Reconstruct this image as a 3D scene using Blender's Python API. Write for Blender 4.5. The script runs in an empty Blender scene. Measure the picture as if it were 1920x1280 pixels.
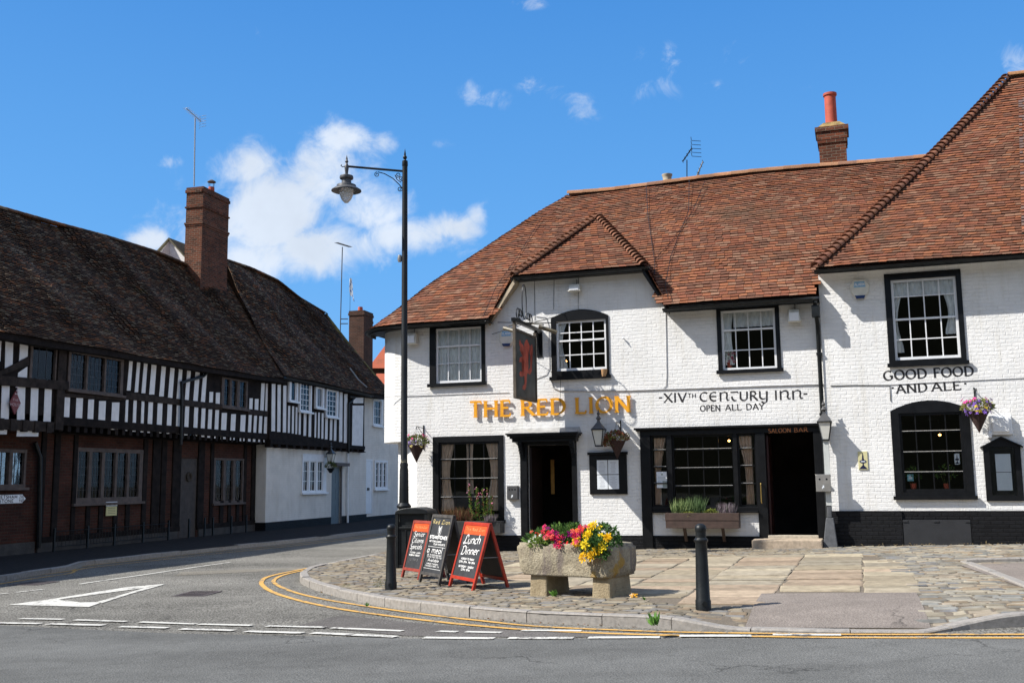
import bpy, bmesh, math, random
from mathutils import Vector, Matrix
random.seed(7)
R = random.random
def U(a, b): return a + (b - a) * R()

# ------------------------------------------------------------------ camera
FPX, HC = 1900.0, 1.6                      # focal length in photo pixels (1920 wide), eye height
TH, ROLL = math.atan(260 / FPX), 0.0115
sc = bpy.context.scene
col = sc.collection
cam = bpy.data.cameras.new('camera'); camo = bpy.data.objects.new('camera', cam); col.objects.link(camo)
cam.sensor_width = 36; cam.lens = 36 * FPX / 1920; cam.clip_end = 3000; cam.clip_start = 0.1
_F = Vector((0, math.cos(TH), math.sin(TH))); _U = Vector((0, -math.sin(TH), math.cos(TH))); _R = Vector((1, 0, 0))
# roll: image content turns counter-clockwise
_R2 = _R * math.cos(ROLL) - _U * math.sin(ROLL)
_U2 = _U * math.cos(ROLL) + _R * math.sin(ROLL)
m = Matrix((( _R2.x, _U2.x, -_F.x, 0), (_R2.y, _U2.y, -_F.y, 0), (_R2.z, _U2.z, -_F.z, HC), (0, 0, 0, 1)))
camo.matrix_world = m
sc.camera = camo
EYE = Vector((0, 0, HC))
def ray(px, py): return _F + _R2 * ((px - 960) / FPX) - _U2 * ((py - 640) / FPX)
def proj(p):
    d = Vector(p) - EYE; f = d.dot(_F)
    return (960 + FPX * d.dot(_R2) / f, 640 - FPX * d.dot(_U2) / f)

# ------------------------------------------------------------------ world and sun
SUN_EL = math.radians(45); SUN_DIR = Vector((-0.975, -0.19, 0)).normalized()
sunvec = Vector((SUN_DIR.x * math.cos(SUN_EL), SUN_DIR.y * math.cos(SUN_EL), math.sin(SUN_EL)))
sl = bpy.data.lights.new('sun', 'SUN'); sl.energy = 5.0; sl.angle = math.radians(0.53); sl.color = (1, 0.955, 0.89)
so = bpy.data.objects.new('sun', sl); col.objects.link(so); so.rotation_euler = sunvec.to_track_quat('Z', 'Y').to_euler()
so.location = sunvec * 60
world = bpy.data.worlds.new('World'); sc.world = world; world.use_nodes = True
vs = sc.view_settings; vs.view_transform = 'Standard'; vs.look = 'None'; vs.gamma = 1; vs.exposure = 0.62
sc.cycles.max_bounces = 8; sc.cycles.diffuse_bounces = 5; sc.cycles.glossy_bounces = 3; sc.cycles.transparent_max_bounces = 12
sc.cycles.transmission_bounces = 4

class NT:
    """tiny node helper"""
    def __init__(s, tree): s.t = tree; s.n = tree.nodes; s.n.clear()
    def new(s, typ, **k):
        n = s.n.new(typ)
        for a, b in k.items():
            if a.startswith('i_'): n.inputs[int(a[2:]) if a[2:].isdigit() else a[2:]].default_value = b
            else: setattr(n, a, b)
        return n
    def ln(s, a, b, ao=0, bi=0): s.t.links.new(a.outputs[ao] if not hasattr(a, 'is_output') else a, b.inputs[bi])
    def val(s, x, node, i):
        if x is None: return
        if hasattr(x, 'is_output'): s.t.links.new(x, node.inputs[i])
        elif hasattr(x, 'outputs'): s.t.links.new(x.outputs[0], node.inputs[i])
        else: node.inputs[i].default_value = x
    def math(s, op, a, b=None, c=None, clamp=False):
        n = s.n.new('ShaderNodeMath'); n.operation = op; n.use_clamp = clamp
        s.val(a, n, 0); s.val(b, n, 1); s.val(c, n, 2); return n.outputs[0]
    def mix(s, f, a, b, mode='MIX'):
        n = s.n.new('ShaderNodeMix'); n.data_type = 'RGBA'; n.blend_type = mode
        s.val(f, n, 0); s.val(a, n, 6); s.val(b, n, 7); return n.outputs[2]
    def noise(s, vec, scale, detail=4, rough=0.55, col=False, dist=0.0):
        n = s.n.new('ShaderNodeTexNoise'); n.inputs['Scale'].default_value = scale
        n.inputs['Detail'].default_value = detail; n.inputs['Roughness'].default_value = rough; n.inputs['Distortion'].default_value = dist
        if vec is not None: s.val(vec, n, 0)
        return n.outputs[1 if col else 0]
    def ramp(s, f, stops):
        n = s.n.new('ShaderNodeValToRGB'); e = n.color_ramp.elements
        while len(e) < len(stops): e.new(0.5)
        for i, (p, c) in enumerate(stops):
            e[i].position = p; e[i].color = c if len(c) == 4 else (*c, 1)
        s.val(f, n, 0); return n.outputs[0]
    def smooth(s, x, a, b):
        n = s.n.new('ShaderNodeMapRange'); n.interpolation_type = 'SMOOTHSTEP'
        s.val(x, n, 0); n.inputs[1].default_value = a; n.inputs[2].default_value = b; return n.outputs[0]

nt = NT(world.node_tree)
sky = nt.new('ShaderNodeTexSky', sky_type='NISHITA', sun_disc=False)
sky.sun_elevation = SUN_EL; sky.sun_rotation = math.atan2(SUN_DIR.x, SUN_DIR.y)
sky.altitude = 100; sky.air_density = 1.0; sky.dust_density = 0.4; sky.ozone_density = 2.5
tc = nt.new('ShaderNodeTexCoord'); sep = nt.new('ShaderNodeSeparateXYZ'); nt.ln(tc, sep)
X, Y, Z = sep.outputs[0], sep.outputs[1], sep.outputs[2]
yy = nt.math('MAXIMUM', Y, 0.05)
cu, cv = nt.math('DIVIDE', X, yy), nt.math('DIVIDE', Z, yy)
cmb = nt.new('ShaderNodeCombineXYZ'); nt.val(cu, cmb, 0); nt.val(cv, cmb, 1)
n1 = nt.noise(cmb, 7.0, 9, 0.6, dist=0.3); n2 = nt.noise(cmb, 24.0, 8, 0.65, dist=0.6)
nn = nt.math('ADD', nt.math('MULTIPLY', n1, 0.62), nt.math('MULTIPLY', n2, 0.38))
def uv_of(px, py):
    d = ray(px, py); return d.x / d.y, d.z / d.y
def blobs(lst):
    tot = None
    for px, py, rx, ry, amp in lst:
        u0, v0 = uv_of(px, py)
        a = nt.math('POWER', nt.math('MULTIPLY', nt.math('SUBTRACT', cu, u0), FPX / rx), 2)
        b = nt.math('POWER', nt.math('MULTIPLY', nt.math('SUBTRACT', cv, v0), FPX / ry), 2)
        gss = nt.math('MULTIPLY', nt.math('EXPONENT', nt.math('MULTIPLY', nt.math('ADD', a, b), -1.0)), amp)
        tot = gss if tot is None else nt.math('MAXIMUM', tot, gss)
    return tot
big = blobs([(465, 320, 80, 70, 1.05), (500, 400, 135, 120, 1.35), (600, 330, 105, 85, 1.05), (640, 265, 70, 42, .85), (600, 470, 160, 66, 1.3), (500, 480, 95, 55, 1.15),
             (700, 390, 90, 70, 1.0), (760, 445, 120, 48, 1.1), (840, 428, 80, 36, .95), (893, 405, 24, 32, .7), (270, 450, 44, 24, .95), (725, 268, 45, 26, .6)])
thin = blobs([(885, 175, 26, 26, .9), (925, 190, 36, 24, .8), (1000, 160, 34, 24, .8), (1040, 172, 34, 22, .7), (1095, 195, 40, 34, .95), (1205, 110, 24, 22, .85), (1225, 165, 50, 34, 1.0), (1255, 120, 24, 40, .85), (1330, 165, 44, 20, .55),
              (985, 8, 40, 14, .85), (1905, 112, 34, 36, .8), (320, 303, 26, 14, .8), (890, 478, 45, 18, .7), (830, 270, 30, 12, .4)])
mb1 = nt.smooth(nt.math('ADD', nt.math('MULTIPLY', big, 0.60), nt.math('MULTIPLY', nt.math('SUBTRACT', nn, 0.5), 1.9)), 0.20, 0.64)
mb2 = nt.math('MULTIPLY', nt.math('MULTIPLY', nt.smooth(thin, .12, .5), nt.smooth(nt.math('ADD', nt.math('MULTIPLY', thin, 0.42), nt.math('MULTIPLY', nt.math('SUBTRACT', n2, 0.5), 2.4)), 0.16, 0.80)), 0.50)
msk = nt.math('MAXIMUM', mb1, mb2)
cbr = nt.math('ADD', 0.70, nt.math('MULTIPLY', nt.noise(cmb, 9.0, 6, .55), 0.50))
elev = nt.math('ARCTAN2', Z, nt.math('SQRT', nt.math('ADD', nt.math('MULTIPLY', X, X), nt.math('MULTIPLY', Y, Y))))
blue = nt.ramp(nt.math('DIVIDE', elev, math.pi / 2, clamp=True), [(0.0, (.34, .60, .90)), (.06, (.165, .465, .93)), (.13, (.125, .425, .92)), (.30, (.060, .290, .77)), (.45, (.045, .22, .62)), (1.0, (.025, .13, .40))])
SKYLVL = 6.6
blue = nt.mix(1.0, blue, (SKYLVL, SKYLVL, SKYLVL, 1), 'MULTIPLY')
mult = nt.mix(0.88, sky, blue)
ccol = nt.new('ShaderNodeCombineXYZ')
for i, k in enumerate((5.4, 5.9, 6.6)): nt.val(nt.math('MULTIPLY', cbr, k), ccol, i)
front = nt.math('GREATER_THAN', Y, 0.05)
fin = nt.mix(nt.math('MULTIPLY', nt.math('MULTIPLY', msk, front), 0.9), mult, ccol)
# unseen white clouds behind and above the viewer, added to neutralise the fill light
n3 = nt.noise(tc.outputs[0], 2.6, 8, .6)
m3 = nt.math('MULTIPLY', nt.math('MULTIPLY', nt.smooth(n3, .44, .60), nt.smooth(Y, .72, .40)), nt.smooth(Z, -.02, .12))
fin = nt.mix(nt.math('MULTIPLY', m3, .9), fin, (6.0, 6.2, 6.5, 1))
# unseen dark band low behind the viewer, added to darken the window reflections
tl = nt.math('ADD', nt.math('MULTIPLY', nt.noise(tc.outputs[0], 14, 6, .6), .10), .15)
tm_ = nt.math('MULTIPLY', nt.smooth(nt.math('SUBTRACT', tl, Z), -.01, .02), nt.smooth(Y, .15, -.05))
fin = nt.mix(tm_, fin, (.42, .44, .30, 1))
bg = nt.new('ShaderNodeBackground', i_Strength=0.1); nt.val(fin, bg, 0)
wo = nt.new('ShaderNodeOutputWorld'); nt.ln(bg, wo)

# ------------------------------------------------------------------ materials
MATS = {}
def mat(name, fn):
    if name in MATS: return MATS[name]
    m = bpy.data.materials.new(name); m.use_nodes = True; t = NT(m.node_tree)
    out = t.new('ShaderNodeOutputMaterial'); sh = fn(t)
    t.val(sh, out, 0); MATS[name] = m; return m
def P(t, color, rough=0.6, bump=None, bd=0.01, bs=1.0, metal=0.0, spec=0.5, **kw):
    p = t.new('ShaderNodeBsdfPrincipled'); t.val(color if hasattr(color, 'is_output') else (*color[:3], 1), p, 0)
    t.val(rough, p, 'Roughness'); p.inputs['Metallic'].default_value = metal; p.inputs['Specular IOR Level'].default_value = spec
    if bump is not None:
        b = t.new('ShaderNodeBump'); b.inputs['Distance'].default_value = bd; b.inputs['Strength'].default_value = bs
        t.val(bump, b, 'Height'); t.ln(b, p, 0, 'Normal')
    for k, v in kw.items(): t.val(v, p, k)
    return p
def uvn(t): return t.new('ShaderNodeUVMap').outputs[0]
def objc(t): return t.new('ShaderNodeTexCoord').outputs['Object']
def plain(name, c, rough=0.5, var=0.25, scale=12, metal=0.0, bd=0.002, spec=0.5):
    """paint, metal or cloth with mottled tone and a slight bump"""
    def f(t):
        o = objc(t); n = t.noise(o, scale, 5); n2 = t.noise(o, scale * 7, 3)
        a = tuple(x * (1 - var) for x in c); b = tuple(min(1, x * (1 + var)) for x in c)
        return P(t, t.ramp(n, [(0.3, a), (0.7, b)]), t.math('ADD', rough - 0.08, t.math('MULTIPLY', n2, 0.16)), n2, bd, 1, metal, spec)
    return mat(name, f)
def vcol(name, rough=0.8, var=0.2, scale=25, bd=0.004, trans=0.0, spec=0.12, moss=None):
    """colour of each tile, stone, leaf or petal from its face attribute"""
    def f(t):
        a = t.new('ShaderNodeAttribute', attribute_name='Col'); o = objc(t); n = t.noise(o, scale, 5, .6)
        c = t.mix(1.0, a.outputs[0], t.ramp(n, [(0.25, (1 - var,) * 3), (0.75, (1 + var,) * 3)]), 'MULTIPLY')
        if moss:
            w = t.smooth(t.noise(o, moss[1], 6, .65), moss[2], moss[3]); c = t.mix(w, c, (*moss[0], 1))
        p = P(t, c, rough, n, bd, 1, 0, spec)
        if trans:
            tr = t.new('ShaderNodeBsdfTranslucent'); t.val(c, tr, 0); mx = t.new('ShaderNodeMixShader', i_0=trans)
            t.ln(p, mx, 0, 1); t.ln(tr, mx, 0, 2); return mx
        return p
    return mat(name, f)
def brick(name, c1, c2, mortar, rough=0.85, bd=0.012, warp=0.02, dirt=0.25, bw=0.225, rh=0.078, ms=0.010, painted=False, flakes=None, spec=0.15):
    def f(t):
        uv = uvn(t); nz = t.noise(uv, 2.2, 3, .5, col=True)
        w = t.new('ShaderNodeVectorMath', operation='MULTIPLY_ADD'); t.val(nz, w, 0); w.inputs[1].default_value = (warp,) * 3; t.val(uv, w, 2)
        b = t.new('ShaderNodeTexBrick', offset=0.5); t.val(w, b, 0)
        b.inputs['Color1'].default_value = (*c1, 1); b.inputs['Color2'].default_value = (*c2, 1); b.inputs['Mortar'].default_value = (*mortar, 1)
        b.inputs['Scale'].default_value = 1; b.inputs['Mortar Size'].default_value = ms; b.inputs['Mortar Smooth'].default_value = 0.6
        b.inputs['Brick Width'].default_value = bw; b.inputs['Row Height'].default_value = rh; b.inputs['Bias'].default_value = 0
        n = t.noise(uv, 1.3, 6, .6); n2 = t.noise(uv, 14, 5, .6); n3 = t.noise(uv, 45, 4, .6)
        c = t.mix(1.0, b.outputs[0], t.ramp(n, [(0.3, (1 - dirt,) * 3), (0.62, (1,) * 3)]), 'MULTIPLY')
        c = t.mix(1.0, c, t.ramp(n3, [(0.3, (.92 if painted else .7,) * 3), (0.7, (1.0 if painted else 1.15,) * 3)]), 'MULTIPLY')
        if painted:
            sm_ = t.new('ShaderNodeMapping'); sm_.inputs['Scale'].default_value = (4.5, .5, 1); t.val(uv, sm_, 0)
            c = t.mix(1.0, c, t.ramp(t.noise(sm_.outputs[0], 1.0, 7, .7), [(.32, (.90, .885, .85)), (.48, (1, 1, 1))]), 'MULTIPLY')
        if flakes:
            fn_ = t.noise(uv, flakes[1], 7, .7); c = t.mix(t.smooth(fn_, flakes[2], flakes[2] + .03), c, (*flakes[0], 1))
        jm = t.math('MULTIPLY', b.outputs[1], t.math('MULTIPLY', t.smooth(t.noise(uv, 3.1, 5, .65), .30, .62), -1.0)) if painted else t.math('MULTIPLY', b.outputs[1], -1.0)
        h = t.math('ADD', jm, t.math('ADD', t.math('MULTIPLY', n2, 1.5 if painted else .9), t.math('MULTIPLY', n3, .45 if painted else .35)))
        return P(t, c, rough, h, bd, 1, 0, spec)
    return mat(name, f)
M_WHITE = brick('white_painted_brick', (.82, .815, .795), (.79, .79, .775), (.80, .795, .78), .75, 0.0062, 0.07, 0.10, painted=True, flakes=((.42, .34, .28), 7.0, .72))
M_WHITE2 = brick('white_painted_brick_cottage', (.84, .785, .705), (.82, .77, .69), (.80, .75, .67), .8, 0.006, 0.06, 0.16, painted=True)
M_PLINTH = brick('black_painted_brick', (.010, .0105, .012), (.014, .0145, .017), (.008, .008, .009), .55, 0.012, 0.03, 0.3, flakes=((.20, .18, .17), 16.0, .70))
M_REDB = brick('old_red_brick', (.095, .034, .022), (.058, .024, .017), (.075, .056, .044), .9, 0.010, .02, .45)
M_CHIM = brick('chimney_brick', (.22, .072, .038), (.085, .038, .026), (.23, .18, .135), .9, 0.012, .02, .4)
M_CHIMD = brick('dark_chimney_brick', (.12, .055, .038), (.08, .042, .032), (.13, .105, .085), .9, 0.012, .02, .4)
M_BLACK = plain('black_gloss_paint', (.0065, .007, .008), .38, .35, 6, spec=.22)
M_BLACKM = plain('black_iron', (.010, .012, .013), .42, .4, 9, spec=.3)
M_WOODW = plain('white_gloss_paint', (.78, .79, .80), .4, .06, 5)
M_TIMBER = plain('dark_old_timber', (.014, .010, .0085), .85, .6, 5, bd=.01, spec=.15)
M_TIMBERG = plain('grey_brown_timber', (.030, .022, .018), .85, .6, 6, bd=.01, spec=.2)
M_FRAME = plain('brown_window_frame', (.085, .060, .048), .7, .4, 6, bd=.004)
M_PLAST = plain('white_plaster', (.76, .75, .74), .85, .10, 4, bd=.006)
M_LEAD = plain('lead_came', (.05, .05, .055), .6, .2, 10)
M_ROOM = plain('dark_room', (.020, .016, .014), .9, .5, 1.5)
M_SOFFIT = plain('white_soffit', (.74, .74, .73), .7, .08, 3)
M_TILE = vcol('clay_roof_tiles', .85, .28, 30, .006, moss=((.115, .072, .048), .8, .50, .82))
M_TILED = vcol('dark_mossy_roof_tiles', .88, .4, 9, .008, moss=((.075, .062, .02), 1.1, .62, .78))
M_STONE = vcol('paving_stone', .9, .30, 7, .006, moss=((.17, .14, .10), 2.3, .50, .80))
M_LEAF = vcol('leaves', .55, .2, 60, .001, .25)
M_PETAL = vcol('petals', .6, .12, 80, .001, .25)
M_GOLD = plain('gold_paint', (.80, .36, .015), .4, .1, 20)
M_CURT = plain('beige_curtain', (.62, .47, .36), .9, .15, 9)
M_CURTW = plain('white_net_curtain', (.80, .80, .78), .9, .12, 9)
M_RED = plain('red_stained_wood', (.36, .028, .012), .45, .2, 8)
M_ORANGE = plain('orange_header_paint', (.68, .085, .02), .45, .1, 8)
M_SLATE = plain('chalkboard_paint', (.030, .032, .036), .55, .3, 7)
M_CHALK = plain('white_chalk_paint', (.80, .80, .78), .7, .05, 7)
M_PAPER = plain('white_paper', (.72, .76, .80), .7, .04, 7)
M_STEEL = plain('brushed_steel', (.30, .29, .27), .4, .12, 7, metal=.5)
M_GREYM = plain('dark_grey_metal', (.07, .07, .072), .45, .2, 7)
M_ALU = plain('aerial_aluminium', (.42, .42, .42), .4, .15, 20, metal=.6)
M_TERRA = plain('terracotta', (.40, .070, .035), .7, .2, 6)
M_BUFF = plain('buff_clay', (.42, .36, .26), .8, .2, 6)
M_KERB = plain('granite_kerb', (.27, .25, .225), .85, .22, 20, bd=.005)
M_CREAM = plain('cream_plastic', (.66, .64, .56), .5, .08, 8)
M_BROWN = plain('brown_stained_wood', (.055, .032, .024), .6, .3, 8, bd=.004)
M_SOIL = plain('soil', (.04, .028, .02), .95, .4, 20)
M_MAROON = plain('maroon_paint', (.16, .018, .022), .5, .15, 8)
M_BLUEGR = plain('blue_grey_door_paint', (.10, .135, .155), .45, .1, 5)
M_BRASS = plain('brass', (.55, .38, .12), .3, .1, 8, metal=.8)
def worn(name, c, under, lo, hi):
    def f(t):
        o = objc(t); n = t.noise(o, 9, 8, .75); n2 = t.noise(o, 1.6, 4, .6); n3 = t.noise(o, 60, 3, .6)
        k = t.smooth(t.math('ADD', t.math('MULTIPLY', n, .6), t.math('ADD', t.math('MULTIPLY', n2, .25), t.math('MULTIPLY', n3, .15))), lo, hi)
        return P(t, t.mix(k, t.mix(n, (c[0] * .85, c[1] * .85, c[2] * .85, 1), (*c, 1)), (*under, 1)), .85, n3, .004, 1, 0, .2)
    return mat(name, f)
M_YLINE = worn('yellow_road_paint', (.62, .36, .10), (.17, .15, .12), .51, .59)
M_WLINE = worn('white_road_paint', (.60, .59, .54), (.17, .16, .15), .505, .575)
M_IRON = plain('cast_iron_cover', (.075, .06, .058), .7, .3, 14, bd=.004)
def _glass(t):
    fr = t.new('ShaderNodeFresnel', i_0=1.33); o = objc(t)
    b = t.new('ShaderNodeBump', i_Distance=.004, i_Strength=.3); t.val(t.noise(o, 1.6, 2), b, 'Height'); t.ln(b, fr, 0, 1)
    g = t.new('ShaderNodeBsdfGlossy', i_1=.02); g.inputs[0].default_value = (.9, .95, 1, 1); t.ln(b, g, 0, 'Normal')
    tr = t.new('ShaderNodeBsdfTransparent'); tr.inputs[0].default_value = (.96, .97, .97, 1)
    mx = t.new('ShaderNodeMixShader'); t.ln(fr, mx); t.ln(tr, mx, 0, 1); t.ln(g, mx, 0, 2); return mx
M_GLASS = mat('window_glass', _glass)
def _frost(t):
    p = P(t, (.80, .82, .84), .25); p.inputs['Transmission Weight'].default_value = .35; p.inputs['IOR'].default_value = 1.2; return p
M_FROST = mat('lamp_glass', _frost)
def _bulb(t):
    e = t.new('ShaderNodeEmission', i_1=6.0); e.inputs[0].default_value = (1, .45, .12, 1); return e
M_BULB = mat('lit_bulb', _bulb)
def _asph(name, base, chip, sc1, patch):
    def f(t):
        o = objc(t); n1 = t.noise(o, sc1, 3, .7); n2 = t.noise(o, .35, 5, .6); n3 = t.noise(o, 3.0, 6, .7)
        v = t.new('ShaderNodeTexVoronoi', i_Scale=sc1 * .75); t.val(o, v, 0)
        c = t.mix(t.smooth(n1, .40, .60), (*base, 1), (*chip, 1))
        c = t.mix(1.0, c, t.ramp(n2, [(.35, (1 - patch,) * 3), (.6, (1.05,) * 3)]), 'MULTIPLY')
        c = t.mix(1.0, c, t.ramp(n3, [(.3, (.84,) * 3), (.65, (1.04,) * 3)]), 'MULTIPLY')
        mp = t.new('ShaderNodeMapping'); mp.inputs['Scale'].default_value = (.12, .85, 1); t.val(o, mp, 0)
        c = t.mix(1.0, c, t.ramp(t.noise(mp.outputs[0], 1.0, 4, .6), [(.35, (.86,) * 3), (.62, (1.08,) * 3)]), 'MULTIPLY')
        st = t.smooth(t.noise(o, 1.1, 3, .5), .66, .74); c = t.mix(t.math('MULTIPLY', st, .35), c, (.05, .048, .045, 1))
        # hairline cracks
        cr = t.new('ShaderNodeTexVoronoi', feature='DISTANCE_TO_EDGE', i_Scale=.42)
        w = t.new('ShaderNodeVectorMath', operation='MULTIPLY_ADD'); t.val(t.noise(o, 1.5, 5, .6, col=True), w, 0); w.inputs[1].default_value = (1.1,) * 3; t.val(o, w, 2); t.ln(w, cr)
        k = t.math('MULTIPLY', t.smooth(cr.outputs[0], .012, .0), t.smooth(t.noise(o, .5, 2), .5, .62))
        c = t.mix(t.math('MULTIPLY', k, .6), c, (.02, .02, .02, 1))
        return P(t, c, .9, t.math('ADD', n1, t.math('MULTIPLY', v.outputs[0], .8)), .006, 1, 0, .08)
    return mat(name, f)
M_ROAD = _asph('worn_road_asphalt', (.104, .105, .100), (.164, .165, .158), 70, .10)
M_SIDE = _asph('coarse_side_road_asphalt', (.070, .066, .058), (.29, .28, .25), 42, .22)
M_DRIVE = _asph('driveway_asphalt', (.175, .150, .131), (.27, .236, .208), 60, .12)
M_MORT = plain('sandy_joint_fill', (.14, .115, .085), .95, .3, 30, bd=.004)
M_EARTH = plain('ground_earth', (.10, .09, .06), .95, .3, 1.0)

# ------------------------------------------------------------------ mesh helpers
class MB:
    def __init__(s): s.v = []; s.f = []; s.c = []; s.mi = []; s.col = None; s.m = 0
    def face(s, pts, c=None):
        i = len(s.v); s.v.extend([tuple(p) for p in pts]); s.f.append(tuple(range(i, i + len(pts)))); s.c.append(c or s.col); s.mi.append(s.m)
    def idx(s, verts, faces, c=None):
        i = len(s.v); s.v.extend([tuple(p) for p in verts])
        for f in faces: s.f.append(tuple(i + k for k in f)); s.c.append(c or s.col); s.mi.append(s.m)
    def box(s, x0, x1, y0, y1, z0, z1, c=None):
        vs_ = [(x, y, z) for z in (z0, z1) for y in (y0, y1) for x in (x0, x1)]
        s.idx(vs_, [(0, 2, 3, 1), (4, 5, 7, 6), (0, 1, 5, 4), (2, 6, 7, 3), (0, 4, 6, 2), (1, 3, 7, 5)], c)
    def hexa(s, b, t, c=None):
        """b, t: four corner points each, bottom and top, same winding"""
        n = len(b)
        s.idx(list(b) + list(t), [tuple(range(n - 1, -1, -1)), tuple(range(n, 2 * n))] + [(i, (i + 1) % n, n + (i + 1) % n, n + i) for i in range(n)], c)
    def prism(s, poly, y0, y1, c=None):
        """polygon in x,z pushed from y0 to y1"""
        s.hexa([(p[0], y0, p[1]) for p in poly], [(p[0], y1, p[1]) for p in poly], c)
    def tube(s, pts, r, n=8, c=None, caps=True):
        pts = [Vector(p) for p in pts]; rr = r if isinstance(r, (list, tuple)) else [r] * len(pts)
        rings = []; prev = None
        for i, p in enumerate(pts):
            d = (pts[min(i + 1, len(pts) - 1)] - pts[max(i - 1, 0)])
            d = d.normalized() if d.length > 1e-9 else Vector((0, 0, 1))
            a = Vector((0, 0, 1)) if abs(d.z) < .9 else Vector((1, 0, 0))
            if prev is not None: a = prev
            x = (a - d * a.dot(d)).normalized(); y = d.cross(x); prev = x
            rings.append([p + (x * math.cos(2 * math.pi * k / n) + y * math.sin(2 * math.pi * k / n)) * rr[i] for k in range(n)])
        vs_ = [q for rg in rings for q in rg]; fs = []
        for i in range(len(pts) - 1):
            for k in range(n):
                a_, b_ = i * n + k, i * n + (k + 1) % n; fs.append((a_, b_, b_ + n, a_ + n))
        if caps: fs += [tuple(range(n - 1, -1, -1)), tuple(range((len(pts) - 1) * n, len(pts) * n))]
        s.idx(vs_, fs, c)
    def lathe(s, prof, cx=0, cy=0, cz=0, n=20, c=None, a0=0.0):
        """prof: (radius, z) from the bottom up"""
        vs_ = [(cx + r * math.cos(a0 + 2 * math.pi * k / n), cy + r * math.sin(a0 + 2 * math.pi * k / n), cz + z) for r, z in prof for k in range(n)]
        fs = [(i * n + k, i * n + (k + 1) % n, (i + 1) * n + (k + 1) % n, (i + 1) * n + k) for i in range(len(prof) - 1) for k in range(n)]
        if prof[0][0] > 1e-4: fs.append(tuple(range(n - 1, -1, -1)))
        if prof[-1][0] > 1e-4: fs.append(tuple(range((len(prof) - 1) * n, len(prof) * n)))
        s.idx(vs_, fs, c)
    def build(s, name, mats, parent=None, smooth=False, bevel=0, loc=None, rot=None):
        me = bpy.data.meshes.new(name); me.from_pydata(s.v, [], s.f)
        for m_ in (mats if isinstance(mats, (list, tuple)) else [mats]): me.materials.append(m_)
        if any(s.mi): me.polygons.foreach_set('material_index', s.mi)
        if any(c is not None for c in s.c):
            at = me.attributes.new('Col', 'FLOAT_COLOR', 'FACE'); buf = []
            for c in s.c: buf.extend((*(c or (.5, .5, .5)), 1))
            at.data.foreach_set('color', buf)
        me.update()
        uvl = me.uv_layers.new(name='UVMap'); uvb = [0.0] * (2 * len(me.loops)); vv = me.vertices
        for p in me.polygons:
            n = p.normal
            if abs(n.z) > .8: tx, ty, q = 1, 0, 1
            else:
                l = math.hypot(n.x, n.y) or 1; tx, ty, q = -n.y / l, n.x / l, 0
            for li in p.loop_indices:
                co = vv[me.loops[li].vertex_index].co
                uvb[2 * li] = co.x * tx + co.y * ty; uvb[2 * li + 1] = co.y if q else co.z
        uvl.data.foreach_set('uv', uvb)
        if smooth:
            me.polygons.foreach_set('use_smooth', [True] * len(me.polygons))
            try: me.set_sharp_from_angle(angle=math.radians(38))
            except Exception: pass
        o = bpy.data.objects.new(name, me); col.objects.link(o)
        if parent is not None: o.parent = parent
        if loc is not None: o.location = loc
        if rot is not None: o.rotation_euler = rot
        if bevel:
            md = o.modifiers.new('bevel', 'BEVEL'); md.width = bevel; md.segments = 2; md.limit_method = 'ANGLE'; md.angle_limit = .7
            md2 = o.modifiers.new('wn', 'WEIGHTED_NORMAL') if False else None
        return o
def tag(o, label, cat, group=None):
    o['label'] = label; o['category'] = cat
    if group: o['group'] = group
    return o
def empty(name, loc, rz=0.0, label=None, cat=None, group=None):
    o = bpy.data.objects.new(name, None); col.objects.link(o); o.location = loc; o.rotation_euler = (0, 0, rz); o.empty_display_size = .2
    if label: tag(o, label, cat, group)
    return o
def struct(o): o['kind'] = 'structure'; return o
def stuff(o): o['kind'] = 'stuff'; return o
def clamp(x, a, b): return max(a, min(b, x))

# ------------------------------------------------------------------ terrain
def g(x, y): return .022 * clamp(x, -4, 14) - .0111 * clamp(y - 11, 0, 14)
def gp(px, py, h=0.0):
    """ground point seen at a photo pixel, h above the terrain"""
    d = ray(px, py); z = 0.0
    for _ in range(25):
        t = (z + h - HC) / d.z; x, y = d.x * t, d.y * t; z = g(x, y)
    return Vector((x, y, z + h))
class Frame:
    """facade frame: local x along the facade to the right, y into the building, z up"""
    def __init__(s, o, d):
        s.o = Vector((o[0], o[1], 0)); s.dx = Vector((d[0], d[1], 0)).normalized(); s.dy = Vector((-s.dx.y, s.dx.x, 0)); s.a = math.atan2(s.dx.y, s.dx.x)
    def w(s, x, y, z): return s.o + s.dx * x + s.dy * y + Vector((0, 0, z))
    def fp(s, px, py, y=0.0):
        d = ray(px, py); t = (y - (EYE - s.o).dot(s.dy)) / d.dot(s.dy); p = EYE + d * t
        return ((p - s.o).dot(s.dx), p.z)
    def p3(s, px, py, y=0.0):
        a, b = s.fp(px, py, y); return Vector((a, y, b))
    def rect(s, x0, y0, x1, y1, y=0.0):
        xm, ym = (x0 + x1) / 2, (y0 + y1) / 2
        return s.fp(x0, ym, y)[0], s.fp(x1, ym, y)[0], s.fp(xm, y1, y)[1], s.fp(xm, y0, y)[1]   # u0,u1,z0,z1
    def gz(s, x, y): p = s.w(x, y, 0); return g(p.x, p.y)
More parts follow.
